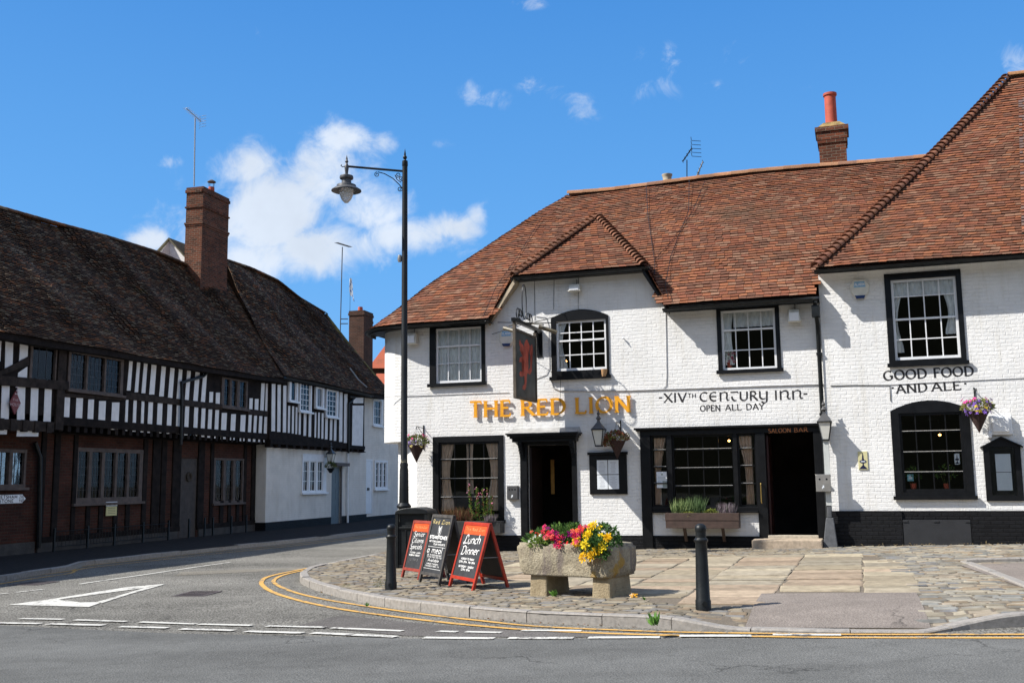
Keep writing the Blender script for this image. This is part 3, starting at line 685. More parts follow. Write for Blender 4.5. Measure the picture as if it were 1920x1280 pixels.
def make_window(F, parent, outer, inner, cols, rows, y=0.0, arch=None, sash=None, surround=None, bar=.022, sashw=.05, rail=None, proud=.025, sill=True, opened=0.0, curtains=None, curt_m=None, deep=.05, curt_gap=.05, edge=False):
    """outer/inner: pixel rectangles of the surround and of the glazed sash; rows: list of pixel y of the bars"""
    u0, u1, z0, z1 = F.rect(*outer, y); a0, a1, b0_, b1_ = F.rect(*inner, y)
    S_ = surround or M_BLACK; mb = MB()
    mb.box(u0, a0, y - proud, y + .11, z0, z1); mb.box(a1, u1, y - proud, y + .11, z0, z1); mb.box(a0, a1, y - proud, y + .11, z0, b0_ - opened)
    if arch:
        zt = F.fp((outer[0] + outer[2]) / 2, arch, y)[1]; um = (u0 + u1) / 2; k = 10
        top = [(lerp(u0, u1, i / k), z1 + (zt - z1) * (1 - (2 * i / k - 1) ** 2)) for i in range(k + 1)]
        mb.prism([(u0, z1), ] + [(u1, z1)] + top[::-1][1:-1], y - proud, y + .02); mb.box(a0, a1, y - proud, y + .11, b1_, z1)
    else: mb.box(a0, a1, y - proud, y + .11, b1_, z1)
    fr = mb.build('window', S_, parent)
    if sill:
        mb = MB(); mb.box(u0 - .04, u1 + .04, y - .085, y - proud - .002, z0 - .025, z0 + .055); mb.build('sill', S_, fr)
    sm = sash or M_WOODW; mb = MB(); d0_, d1_ = y + deep - .018, y + deep + .022
    mb.box(a0, a0 + sashw, d0_, d1_, b0_, b1_); mb.box(a1 - sashw, a1, d0_, d1_, b0_, b1_)
    mb.box(a0 + sashw, a1 - sashw, d0_, d1_, b0_, b0_ + sashw * 1.25); mb.box(a0 + sashw, a1 - sashw, d0_, d1_, b1_ - sashw, b1_)
    for i in range(1, cols):
        x = lerp(a0 + sashw * .6, a1 - sashw * .6, i / cols); mb.box(x - bar / 2, x + bar / 2, d0_ + .004, d1_ - .004, b0_ + sashw * 1.25, b1_ - sashw)
    xm = (inner[0] + inner[2]) / 2
    for r in rows:
        z = F.fp(xm, r, y)[1]; h = sashw * .8 if rail and abs(r - rail) < 1.5 else bar
        mb.box(a0 + sashw, a1 - sashw, d0_ - (.012 if h > bar else -.002), d1_ - .002, z - h / 2, z + h / 2)
    mb.build('sash', sm, fr)
    if edge:
        mb = MB()
        for r in rows: z = F.fp(xm, r, y)[1]; mb.box(a0 + sashw, a1 - sashw, d0_ - .012, d0_ + .012, z + bar / 2 + .0005, z + bar / 2 + .010)
        mb.build('pale_bar_edges', M_PALEEDGE, fr)
    mb = MB(); mb.box(a0 + .01, a1 - .01, y + deep, y + deep + .005, b0_ + .01, b1_ - .01); mb.build('pane', M_GLASS, fr)
    if curtains:
        mb = MB(); cw = a1 - a0; ch = b1_ - b0_
        for (ca, cb, top, bot, pinch) in curtains:      # fractions of width, top/bottom fractions, waist narrowing
            xa, xb = a0 + cw * ca, a0 + cw * cb; nf = max(6, int((xb - xa) / .03)) ; rowsz = 8; vs_ = []
            for j in range(rowsz + 1):
                f = j / rowsz; z = lerp(b0_ + ch * bot, b0_ + ch * top, f); w_ = 1 - pinch * math.sin(math.pi * min(1, (1 - f) * 1.1)) 
                for i in range(nf + 1):
                    q = i / nf; x = xa + (xb - xa) * q * w_ if ca < .5 else xb - (xb - xa) * (1 - q) * w_
                    vs_.append((x, y + deep + curt_gap + .025 * math.sin(i * 2.1 + .4 * j) + .01 * math.sin(i * .7), z))
            mb.idx(vs_, [(j * (nf + 1) + i, j * (nf + 1) + i + 1, (j + 1) * (nf + 1) + i + 1, (j + 1) * (nf + 1) + i) for j in range(rowsz) for i in range(nf)])
        mb.build('curtain', curt_m or M_CURT, fr, smooth=True)
    return fr, (u0 + .012, u1 - .012, z0 + .012, (b1_ + (.01 if arch else 0)) if arch else z1 - .012), (a0, a1, b0_, b1_)
# ------------------------------------------------------------------ the inn, main range
def root_for(F, name, label, cat, group=None): return empty(name, F.o, F.a, label, cat, group)
inn = root_for(F1, 'inn_building', 'white painted brick inn with gold letters, black shopfront and red clay tile roof', 'pub')
fy = F1.fp
uA = fy(1549, 800)[0]                        # joint between the two ranges
ZE = 5.50                                    # eaves
plz = lambda u: lerp(fy(960, 1003)[1], fy(1500, 1003)[1], (u - fy(960, 1003)[0]) / (fy(1500, 1003)[0] - fy(960, 1003)[0]))
holes = []
def W(*a, **k):
    r = make_window(F1, inn, *a, **k); holes.append(r[1]); return r
wa = W((806, 607, 910, 722), (817, 614, 903, 717), 4, [648, 680], rail=648, curtains=[(0.0, .98, .97, .05, 0)], curt_m=M_CURTW, bar=.02)
wb = W((1034, 594, 1142, 709), (1043, 600, 1137, 694), 4, [622, 637, 664], arch=580, rail=637, opened=.0, curtains=[(.02, .2, .97, .03, .5)], curt_m=M_CURTW)
wc = W((1345, 573, 1463, 697), (1353, 580, 1455, 693), 4, [617, 655], rail=617, curtains=[(0, .22, .97, .1, .2), (.22, .98, .97, .72, 0)], curt_m=M_CURTW)
wg = W((812, 817, 945, 978), (823, 828, 937, 968), 4, [861, 897, 932], sash=M_BLACK, deep=.03, edge=True, curtains=[(.02, .24, .98, .08, .35), (.44, .56, .98, .30, .2), (.76, .97, .98, .08, .35)])
wg[0].name = 'window'
# white box frame behind the raised lower sash of the middle window
# main door
du0, du1, dz0, dz1 = F1.rect(990, 834, 1074, 1034); holes_door = (du0, du1, F1.fp(1030, 1034)[1] - .1, dz1)
sb = F1.rect(1205, 803, 1546, 1029)          # shopfront
zs_top = F1.fp(1375, 802)[1]; zs_bot = .02
mb = MB(); u_l = F1.fp(782, 900)[0]; u_up = F1.fp(757, 700)[0]
zg = 2.62; zr = F1.fp(735, 828)[1]
shop = (F1.fp(1209, 900)[0], uA, -.3, zs_top - .02)
zlow = -.3
allh = holes + [holes_door, shop]
wall(mb, u_l, uA, zlow, ZE, 0, allh)
uX = F1.fp(764, 700)[0]
# split: the strip left of u_l exists only upstairs; gable above the eaves
wall(mb, uX, u_l, zr, ZE, 0, [h for h in allh if h[1] < u_l])
gl = F1.fp(926, 596)[0]; g1, gz1 = F1.fp(975, 519); g2, gz2 = F1.fp(1200, 505); gr = F1.fp(1247, 571)[0]; gz = (gz1 + gz2) / 2
mb.face([(gl, 0, ZE), (gr, 0, ZE), (g2, 0, gz), (g1, 0, gz)])
# rounded upper corner, then the side wall going back
RC = 1.0; arc = []
for i in range(9):
    a = math.pi / 2 * i / 8; arc.append((uX - RC * math.sin(a), RC - RC * math.cos(a)))
arc.append((uX - RC, 7.5))
for (a, b) in zip(arc, arc[1:]): mb.face([(b[0], b[1], zr), (a[0], a[1], zr), (a[0], a[1], ZE), (b[0], b[1], ZE)])
mb.face([(p[0], p[1], zr) for p in arc] + [(u_l, 7.5, zr), (u_l, 0, zr)])
# chamfered lower corner
lc = [(u_l, 0), (u_l - .72, .45), (u_l - .95, 1.0), (u_l - .95, 7.5)]
for a, b in zip(lc, lc[1:]): mb.face([(b[0], b[1], zlow), (a[0], a[1], zlow), (a[0], a[1], zr), (b[0], b[1], zr)])
# back and right end
mb.face([(uA, 7.5, zlow), (uX - RC, 7.5, zlow), (uX - RC, 7.5, ZE), (uA, 7.5, ZE)])
mb.build('wall', M_WHITE, inn)
print('eave check', F1.fp(1400, 563), F1.fp(860, 602), 'gable', gz1, gz2, 'zr', zr, 'widths', uX, u_l, uA)
# plinth
mb = MB()
def pl(a, b, y=-.03):
    za, zb = plz(a), plz(b); mb.hexa([(a, y, zlow), (b, y, zlow), (b, .05, zlow), (a, .05, zlow)], [(a, y, za), (b, y, zb), (b, .05, zb), (a, .05, za)])
pl(u_l, du0 - .15)
for a, b in zip(lc[:2], lc[1:3]): mb.hexa([(b[0] - .03, b[1] - .03, zlow), (a[0], a[1] - .03, zlow), (a[0], a[1] + .05, zlow), (b[0], b[1] + .05, zlow)], [(b[0] - .03, b[1] - .03, plz(b[0])), (a[0], a[1] - .03, plz(a[0])), (a[0], a[1] + .05, plz(a[0])), (b[0], b[1] + .05, plz(b[0]))])
mb.build('plinth', M_PLINTH, inn); mb = MB(); pl(du1 + .15, shop[0]); mb.build('plinth', M_PLINTH, inn)
# dark interior so that the windows and open doors look into rooms
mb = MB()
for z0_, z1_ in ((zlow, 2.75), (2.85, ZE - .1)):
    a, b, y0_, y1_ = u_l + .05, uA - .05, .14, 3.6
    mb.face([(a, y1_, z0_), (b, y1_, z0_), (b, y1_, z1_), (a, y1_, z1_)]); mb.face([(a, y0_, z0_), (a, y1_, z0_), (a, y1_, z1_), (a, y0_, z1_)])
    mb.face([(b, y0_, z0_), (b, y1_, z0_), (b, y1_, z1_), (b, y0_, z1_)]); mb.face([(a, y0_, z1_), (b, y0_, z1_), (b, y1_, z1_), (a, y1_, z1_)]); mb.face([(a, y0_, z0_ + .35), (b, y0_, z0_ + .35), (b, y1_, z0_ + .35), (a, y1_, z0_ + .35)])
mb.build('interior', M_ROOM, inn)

# roof of the main range
YO = -.42; YR = 3.75; ze = 5.42
e_r = F1.fp(1560, 552, YO)[0] + .0
rz_l = F1.p3(1065, 366, YR); rz_r = F1.p3(1750, 292, YR); ZR = (rz_l.z + rz_r.z) / 2
print('ridge z', rz_l, rz_r, 'eaves', [F1.fp(x, y, YO) for x, y in [(960, 598), (1245, 573), (1535, 553)]])
zea = lambda u: ze + .012 * (u + .5) + .02 * math.sin(u * .8)
ev, rd = [], []
ccx, ccy, cr = uX, RC, RC - YO
for i in range(8, -1, -1):
    a = math.pi / 2 * i / 8; ev.append(Vector((ccx - cr * math.sin(a), ccy - cr * math.cos(a), ze))); rd.append(Vector((rz_l.x, YR, ZR)))
ev.insert(0, Vector((ccx - cr, YR * 1.6, ze))); rd.insert(0, Vector((rz_l.x, YR, ZR)))
uR0 = rz_l.x
ev.append(Vector((uR0 - .8, YO, ze))); rd.append(Vector((uR0, YR, ZR)))
for i in range(0, 11):
    u = lerp(uR0, e_r + 4.2, i / 10); ev.append(Vector((u, YO, zea(u)))); rd.append(Vector((u, YR, ZR + .05 * math.sin(u * .7))))
def z_on(u, y): return ze + (ZR - ze) * (y - YO) / (YR - YO)
apx = F1.p3(1120, 406, 1.55); AP = Vector((apx.x, 1.55, apx.z))
print('dormer apex', AP, 'main roof there', z_on(AP.x, 1.55))
slope = (ZR - ze) / (YR - YO)
def under_dormer(p):
    if p.x < gl or p.x > gr: return False
    # height of the gable's side slopes above this point
    hgt = min(ZE + (gz - ZE) * (p.x - gl) / (g1 - gl), ZE + (gz - ZE) * (gr - p.x) / (gr - g2), AP.z)
    return p.z < hgt - .12 - .3 * max(0, (p.z - gz) / (AP.z - gz))
def wing_clear(p):
    if p.x < uA - .02: return True
    return p.z > 6.0 + (p.x - 3.97) * 1.17 - .15
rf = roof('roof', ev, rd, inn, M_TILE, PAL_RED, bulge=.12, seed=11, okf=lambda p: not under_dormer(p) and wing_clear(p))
rb_pts = [Vector((uR0 + .0, YR, ZR + .02))] + [Vector((uR0 + (6.95 - uR0) * i / 8, YR, ZR + .03 + .05 * math.sin((uR0 + (6.95 - uR0) * i / 8) * .7))) for i in range(1, 9)]
ridge_tiles('ridge_tiles', rb_pts, rf, M_TILE, [(.30, .16, .09), (.26, .14, .09), (.34, .17, .09)], r=.12, L=.45)
# rear slope
mb = MB(); mb.face([(uR0, YR, ZR - .03), (6.9, YR, ZR - .03), (6.9, 7.9, ze), (ccx - cr, 7.9, ze)]); mb.face([(uR0, YR, ZR - .03), (ccx - cr, 7.9, ze), (ccx - cr, YR * 1.6 - .1, ze)]); mb.col = (.2, .09, .05)
mb.c = [(.22, .09, .05)] * len(mb.f); mb.build('rear_slope', M_TILE, rf)
# soffit boards closing the eaves
mb = MB(); pe = [p for p in ev[1:] if p.x < gl] + [Vector((gl, YO, ze))]
so_in = [Vector((p.x, max(p.y, -.0) if p.x > uX else p.y, ze)) for p in pe]
for a, b in zip(pe, pe[1:]):
    def inn_(p):
        if p.x >= uX: return (p.x, .03, ze - .07)
        d = Vector((p.x - ccx, p.y - ccy)).normalized() * (RC - .03); return (ccx + d.x, ccy + d.y, ze - .07)
    mb.face([(a.x, a.y, ze - .045), (b.x, b.y, ze - .045), inn_(b), inn_(a)])
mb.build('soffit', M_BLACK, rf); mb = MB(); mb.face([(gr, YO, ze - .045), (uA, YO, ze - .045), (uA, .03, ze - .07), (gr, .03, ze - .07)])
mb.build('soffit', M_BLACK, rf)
gl_pts = [Vector((p.x, p.y, ze - .05)) + Vector((0, -.06, 0)) for p in ev[2:] if p.x < gl - .1]
cor = [Vector((ccx - (cr + .05) * math.sin(a_), ccy - (cr + .05) * math.cos(a_), ze - .045)) for a_ in [math.pi / 2 * i / 10 for i in range(10, -1, -1)]]
gutter('gutter', cor + [Vector((gl - .05, YO - .05, ze - .045))], inn); gutter('gutter', [Vector((gr + .02, YO - .05, ze - .05)), Vector((uA - .12, YO - .05, ze - .05))], inn)
# front gable: hipped top, sides running back into the main roof
go = -.34; G1 = F1.p3(962, 516, go); G2 = F1.p3(1208, 499, go); gzz = (G1.z + G2.z) / 2
A_ = Vector((AP.x, AP.y, AP.z)); G1 = Vector((G1.x, go, gzz)); G2 = Vector((G2.x, go, gzz))
yv = lambda z: YO + (z - ze) / slope + .05
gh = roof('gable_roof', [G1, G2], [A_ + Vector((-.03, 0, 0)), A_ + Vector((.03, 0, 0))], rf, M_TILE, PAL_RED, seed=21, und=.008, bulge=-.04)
B_ = Vector((A_.x, yv(A_.z), A_.z)); gt = 0.16
for sgn, gx, gc in ((-1, G1, gl), (1, G2, gr)):
    lowf = Vector((gc + sgn * .10, go + .2, ZE - .03)); V0 = Vector((gc + sgn * .05, yv(ZE), ZE - .03)); V1 = Vector((gx.x, yv(gzz), gzz))
    if sgn > 0:
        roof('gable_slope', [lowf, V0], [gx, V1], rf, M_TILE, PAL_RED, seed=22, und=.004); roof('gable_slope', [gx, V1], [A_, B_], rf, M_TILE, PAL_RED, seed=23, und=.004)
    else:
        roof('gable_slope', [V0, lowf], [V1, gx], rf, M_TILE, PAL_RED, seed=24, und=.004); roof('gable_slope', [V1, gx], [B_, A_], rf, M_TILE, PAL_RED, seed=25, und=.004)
    ridge_tiles('hip_tiles', [gx + Vector((0, 0, .02)), A_ + Vector((0, 0, .03))], rf, M_TILE, [(.22, .105, .065), (.24, .115, .07), (.19, .095, .06)], r=.10, L=.15, cone=True, seed=30 + sgn)
    # verge board under the side slope
    mb = MB(); p, q = lowf + Vector((0, .05, -.02)), gx + Vector((-sgn * .05, .0, -.03)); d = Vector((0, 0, -.14))
    mb.hexa([p + d, q + d, q + d + Vector((0, .30, 0)), p + d + Vector((0, .12, 0))], [p, q, q + Vector((0, .30, 0)), p + Vector((0, .12, 0))])
    mb.build('verge_board', M_BLACK if sgn > 0 else plain('pale_verge_board', (.33, .27, .19), .8, .3, 5), rf)
gutter('gutter', [G1 + Vector((-.05, -.05, -.05)), G2 + Vector((.12, -.05, -.05))], inn)
mb = MB(); mb.box(G1.x + .05, G2.x - .03, go + .03, .02, gzz - .10, gzz - .05); mb.build('gable_soffit', M_BLACK, rf)

# ------------------------------------------------------------------ main door with moulded hood
door = MB(); F = F1
o0, o1, q0, q1 = F1.rect(977, 828, 1083, 1034)
zb = q0 - .1
door.box(o0, du0, -.05, .10, zb, q1); door.box(du1, o1, -.05, .10, zb, q1); door.box(du0, du1, -.05, .10, dz1, q1)
dr_ = door.build('door_case', M_BLACK, inn, bevel=.008)
hd = MB(); h0, h1, hz0, hz1 = F1.rect(958, 812, 1092, 829)
for i, (ex, zz0, zz1, yy0) in enumerate([(0, hz1 - .035, hz1, -.42), (.03, hz1 - .075, hz1 - .036, -.38), (.07, hz1 - .12, hz1 - .076, -.30), (.10, hz1 - .2, hz1 - .121, -.22)]):
    hd.box(h0 + ex, h1 - ex, yy0, .02, zz0, zz1)
for sx in (o0 + .01, o1 - .11):
    for k in range(6):
        hd.box(sx, sx + .10, -.26 + .04 * k, -.05, hz1 - .27 - .07 * k, hz1 - .201 - .07 * k)
# lead-covered sloping top
hd.build('door_hood', M_BLACK, inn, bevel=.006)
lt = MB(); lt.hexa([(h0 + .02, -.40, hz1 + .001), (h1 - .02, -.40, hz1 + .001), (h1 - .02, -.001, hz1 + .001), (h0 + .02, -.001, hz1 + .001)], [(h0 + .02, -.39, hz1 + .012), (h1 - .02, -.39, hz1 + .012), (h1 - .06, -.001, hz1 + .13), (h0 + .06, -.001, hz1 + .13)])
lt.build('hood_flashing', plain('painted_lead', (.32, .32, .31), .5, .3, 6), inn)
# inside the doorway: inner door leaf, a lit strip of curtain
mb = MB(); mb.box(du0 + .02, du0 + .06, .12, .95, zb + .1, dz1 - .05); mb.build('door', plain('dark_stained_door', (.020, .010, .008), .5, .3, 5), inn)
mb = MB(); ua = F1.fp(1030, 900, 1.6)[0]; mb.box(ua + .04, ua + .13, 1.6, 1.62, 1.25, 2.1); mb.build('inner_curtain', plain('ochre_curtain', (.55, .30, .08), .9, .3, 9), inn)
# ------------------------------------------------------------------ shopfront
sf = MB(); S0, S1 = F1.fp(1203, 900)[0], uA - .02; zt = zs_top
tp = lambda x: F1.fp(x, 900)[0]
sf.box(S0 - .12, S1, -.16, .06, zt + .005, zt + .05); sf.box(S0 - .08, S1, -.10, .06, zt - .02, zt + .004)
zfas = F1.fp(1375, 813)[1]; sf.box(S0, S1, -.05, .08, zfas, zt - .021)
xs_post = [(1203, 1222), (1420, 1438), (1529, 1546)]
for a, b in xs_post: sf.box(tp(a), tp(b), -.07, .12, zlow, zfas - .002)
wz0, wz1 = F1.fp(1320, 950)[1], zfas
for a, b in ((1253, 1262), (1378, 1385)): sf.box(tp(a), tp(b), -.045, .11, wz0, wz1 - .002)
sf.box(tp(1222), tp(1420), -.045, .11, wz0 - .08, wz0); sf.box(tp(1222), tp(1420), -.13, .02, wz0 - .125, wz0 - .081)
sh = sf.build('shopfront', M_BLACK, inn, bevel=.006)
sl_ = MB()
for a, b, cols_, rws in ((1222, 1253, 1, [842, 874, 905]), (1262, 1378, 4, [842, 877, 911]), (1385, 1420, 1, [842, 874, 907])):
    x0, x1 = tp(a), tp(b)
    sl_.box(x0, x0 + .035, .03, .075, wz0, wz1); sl_.box(x1 - .035, x1, .03, .075, wz0, wz1); sl_.box(x0 + .035, x1 - .035, .03, .075, wz0, wz0 + .04); sl_.box(x0 + .035, x1 - .035, .03, .075, wz1 - .04, wz1)
    for i in range(1, cols_): x = lerp(x0, x1, i / cols_); sl_.box(x - .009, x + .009, .035, .07, wz0 + .04, wz1 - .04)
    for r in rws: z = F1.fp(1320, r)[1]; sl_.box(x0 + .035, x1 - .035, .02, .07, z - .013, z + .013)
sl_.build('glazing_bars', M_BLACK, sh)
we = MB()
for a, b, rws in ((1224, 1252, [842, 874, 905]), (1264, 1376, [842, 877, 911]), (1387, 1414, [842, 874, 907])):
    for r in rws: z = F1.fp(1320, r)[1]; we.box(tp(a) + .03, tp(b) - .03, .012, .03, z + .0135, z + .021)
we.build('pale_bar_edges', M_PALEEDGE, sh)
mb = MB(); mb.box(tp(1222), tp(1420), .05, .055, wz0, wz1); mb.build('pane', M_GLASS, sh)
def curtain(name, x0, x1, z0, z1, y, m_, parent, taper=.4, side=-1):
    mb = MB(); nf = 14; rw = 10; vs_ = []
    for j in range(rw + 1):
        f = j / rw; z = lerp(z0, z1, f); w_ = 1 - taper * math.sin(math.pi * .5 * min(1, (1 - f) * 1.6)) 
        for i in range(nf + 1):
            q = i / nf; x = x0 + (x1 - x0) * q * w_ if side < 0 else x1 - (x1 - x0) * (1 - q) * w_
            vs_.append((x, y + .03 * math.sin(i * 2.2 + .2 * j), z))
    mb.idx(vs_, [(j * (nf + 1) + i, j * (nf + 1) + i + 1, (j + 1) * (nf + 1) + i + 1, (j + 1) * (nf + 1) + i) for j in range(rw) for i in range(nf)])
    return mb.build(name, m_, parent, smooth=True)
curtain('curtain', tp(1226), tp(1250), wz0 + .05, wz1 - .05, .11, M_CURT, sh, .5, -1); curtain('curtain', tp(1383), tp(1412), wz0 + .05, wz1 - .05, .11, M_CURT, sh, .5, 1)
# wall below the window
mb = MB(); a, b = tp(1222) - .001, tp(1420) + .001; zp = F1.fp(1320, 1004)[1]
mb.box(a, b, -.02, .05, zp, wz0 - .126); mb.build('stall_riser', M_WHITE, sh); mb = MB(); mb.box(a, b, -.035, .05, zlow, zp - .001); mb.build('riser_plinth', M_PLINTH, sh)
mb = MB(); mb.box(tp(1438) + .01, tp(1438) + .05, .14, .95, zlow + .4, zfas - .05); dd = mb.build('door', plain('dark_red_door', (.035, .008, .007), .4, .2, 5), inn)
mb = MB(); mb.tube([(tp(1427), -.10, 1.05), (tp(1427), -.13, 1.08), (tp(1427), -.13, 1.45), (tp(1427), -.10, 1.48)], .012, 6); mb.build('door_handle', M_BRASS, sh)
st = MB(); s0, s1, z0_, z1_ = F1.rect(1409, 1012, 1543, 1031, -.5)
st.hexa([(s0 + .02, -.62, -.1), (s1, -.60, -.1), (s1, -.08, -.1), (s0, -.08, -.1)], [(s0 + .02, -.62, z1_), (s1 - .01, -.60, z1_ + .01), (s1, -.08, z1_ + .02), (s0 + .03, -.08, z1_ + .01)])
st.build('doorstep', plain('worn_sandstone', (.40, .32, .235), .85, .25, 14, bd=.006), inn, bevel=.02)
st = MB(); st.box(tp(1438) - .02, tp(1530), -.079, .12, -.1, z1_ + .075); st.build('threshold', plain('pale_threshold', (.42, .37, .29), .8, .2, 14), inn, bevel=.01)

# ------------------------------------------------------------------ the right-hand range
F3 = Frame((F1.w(0, -.10, 0).x, F1.w(0, -.10, 0).y), (2.93, -1)); wing = root_for(F3, 'inn_wing', 'taller white brick end of the inn with GOOD FOOD AND ALE lettering', 'pub')
uB = F3.fp(1547, 760)[0]; ZW = F3.fp(1740, 497)[1]; uE = uB + 7.5
h3 = []
w3 = make_window(F3, wing, (1662, 509, 1807, 684), (1674, 521, 1797, 673), 4, [553, 596, 634], rail=596, curtains=[(0, .98, .98, .8, 0), (0, .15, .8, .1, .5), (.8, 1, .8, .3, .3)], curt_m=M_CURTW); h3.append(w3[1])
w4 = make_window(F3, wing, (1674, 768, 1823, 934), (1689, 773, 1808, 922), 4, [808, 847, 885], arch=750, sash=M_BLACK, deep=.03, edge=True); h3.append(w4[1])
hatch = F3.rect(1693, 973, 1822, 1028); 
mb = MB(); plw = lambda u: F3.fp(1740, 957)[1]
zpl = plw(0)
wall(mb, uB, uE, zpl, ZW, 0, h3); mb.face([(uB, 6, zlow), (uB, 0, zlow), (uB, 0, ZW), (uB, 6, ZW)]); mb.face([(uE, 0, zlow), (uE, 9, zlow), (uE, 9, ZW), (uE, 0, ZW)]); mb.face([(uE, 9, zlow), (uB, 9, zlow), (uB, 9, ZW), (uE, 9, ZW)])
mb.build('wall', M_WHITE, wing)
mb = MB(); hu0, hu1 = hatch[0], hatch[1]; zh = hatch[3] + .0
mb.box(uB - .02, hu0, -.04, .06, zlow, zpl - .001); mb.box(hu1, uE, -.04, .06, zlow, zpl - .001); mb.box(hu0, hu1, .0, .06, zh, zpl - .001)
mb.build('plinth', M_PLINTH, wing)
mb = MB(); mb.box(hu0 + .01, hu1 - .01, -.03, .0, zlow, zh - .01)
for x in (hu0 + .06, (hu0 + hu1) / 2, hu1 - .06): mb.box(x - .05, x + .05, -.045, -.03, zh - .06, zh - .02)
mb.build('cellar_hatch', plain('black_hatch_paint', (.018, .019, .022), .6, .2, 5), wing, bevel=.004)
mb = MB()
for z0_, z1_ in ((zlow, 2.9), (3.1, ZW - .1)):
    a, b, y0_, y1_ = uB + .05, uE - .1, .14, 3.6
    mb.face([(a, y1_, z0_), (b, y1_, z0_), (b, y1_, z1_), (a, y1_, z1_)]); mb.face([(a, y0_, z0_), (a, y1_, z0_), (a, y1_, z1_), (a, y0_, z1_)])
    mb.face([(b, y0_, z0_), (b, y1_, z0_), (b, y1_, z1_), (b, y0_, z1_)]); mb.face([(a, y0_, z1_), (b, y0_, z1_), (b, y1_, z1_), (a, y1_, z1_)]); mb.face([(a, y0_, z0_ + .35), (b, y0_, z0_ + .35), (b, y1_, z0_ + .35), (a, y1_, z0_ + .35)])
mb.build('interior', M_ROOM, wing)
YO3 = -.45; E0 = F3.p3(1529, 503, YO3); E1 = F3.p3(1915, 475, YO3); zeW = (E0.z + E1.z) / 2
YA = 4.7; A3 = F3.p3(1890, 146, YA)
print('wing', 'ZW', ZW, 'eave z', E0.z, E1.z, 'E0', E0, 'apex', A3, 'run', A3.x - E0.x, 'pitch', (A3.z - zeW) / (YA - YO3))
hipb = F3.p3(1750, 292, YO3 + (YA - YO3) * .62)
evw = [Vector((E0.x + (E1.x + 4 - E0.x) * i / 10, YO3, zeW + .02 * math.sin(i))) for i in range(11)]
rdw = [Vector((A3.x + (E1.x + 4 - A3.x) * i / 10, YA, A3.z)) for i in range(11)]
# the hip line: ruled surface would fan, so cut a full slope by the hip instead
full_e = [Vector((E0.x + (E1.x + 4 - E0.x) * i / 10, YO3, zeW)) for i in range(11)]; full_r = [Vector((p.x, YA, A3.z)) for p in full_e]
def right_of_hip(p): 
    t = (p.z - zeW) / (A3.z - zeW); return p.x > lerp(E0.x, A3.x, clamp(t, 0, 1)) + .04
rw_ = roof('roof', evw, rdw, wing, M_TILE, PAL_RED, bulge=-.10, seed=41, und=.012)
lf = [Vector((E0.x, YO3 + (9.5 - YO3) * i / 6, zeW)) for i in range(7)][::-1]; lr = [Vector((A3.x, YA + .3 * i / 6, A3.z)) for i in range(7)][::-1]
mb = MB(); mb.col = (.25, .10, .055)
for i in range(6): mb.face([lf[i], lf[i + 1], lr[i + 1], lr[i]])
mb.face([(A3.x, YA + .3, A3.z), (E1.x + 4, YA + .3, A3.z), (E1.x + 4, 9.5, zeW), (E0.x, 9.5, zeW)])
mb.build('rear_slope', M_TILE, rw_)
hipl = []
for i in range(13):
    t = i / 12; p = evw[0].lerp(rdw[0], t) + Vector((0, 0, 4 * -.10 * t * (1 - t) + .05)); hipl.append(p)
ridge_tiles('hip_tiles', hipl, rw_, M_TILE, [(.23, .105, .065), (.20, .09, .06), (.25, .115, .07), (.18, .09, .06)], r=.115, L=.17, cone=True, seed=51)
ridge_tiles('ridge_tiles', [rdw[0] + Vector((0, 0, .05)), rdw[-1] + Vector((0, 0, .05))], rw_, M_TILE, [(.34, .17, .08), (.38, .2, .09)], r=.12, L=.45)
gutter('gutter', [Vector((E0.x - .03, YO3 - .05, zeW - .05)), Vector((E1.x + 4, YO3 - .05, zeW - .05))], wing)
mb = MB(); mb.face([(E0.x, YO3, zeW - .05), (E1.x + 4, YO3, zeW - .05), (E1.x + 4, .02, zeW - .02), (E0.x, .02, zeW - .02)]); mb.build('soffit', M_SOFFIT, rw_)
# a further roof laps over at the far right
K0 = F3.p3(1904, 446, YO3 + .25); sxl = F3.fp(1907, 300, 1.5)[0]
ev5 = [Vector((K0.x + .1, YO3 + .1, zeW + .42)), Vector((K0.x + 5, YO3 + .1, zeW + .42))]; sl3 = (A3.z - zeW) / (YA - YO3)
rd5 = [Vector((F3.fp(1911, 205, YA - 1.2)[0] + 5 * i_, YA - 1.2, zeW + .42 + (YA - 1.2 - YO3 - .1) * sl3 + .0)) for i_ in (0, 1)]
roof('upper_roof_lap', ev5, rd5, rw_, M_TILE, PAL_RED[:7] + [(.17, .11, .09), (.15, .10, .09)], seed=61, und=.008)
# downpipe in the joint
mb = MB(); ud = uA - .06
mb.tube([(ud - .02, YO + .0, ze - .1), (ud - .02, -.25, ze - .32), (ud - .0, -.12, ze - .55), (ud + .0, -.10, .45), (ud - .02, -.18, .28)], .045, 8)
for z in (4.2, 2.9, 1.4): mb.box(ud - .06, ud + .06, -.16, -.02, z, z + .05)
mb.box(ud - .10, ud + .06, YO - .02, -.2, ze - .42, ze - .18)
mb.build('downpipe', M_BLACKM, inn, smooth=True)
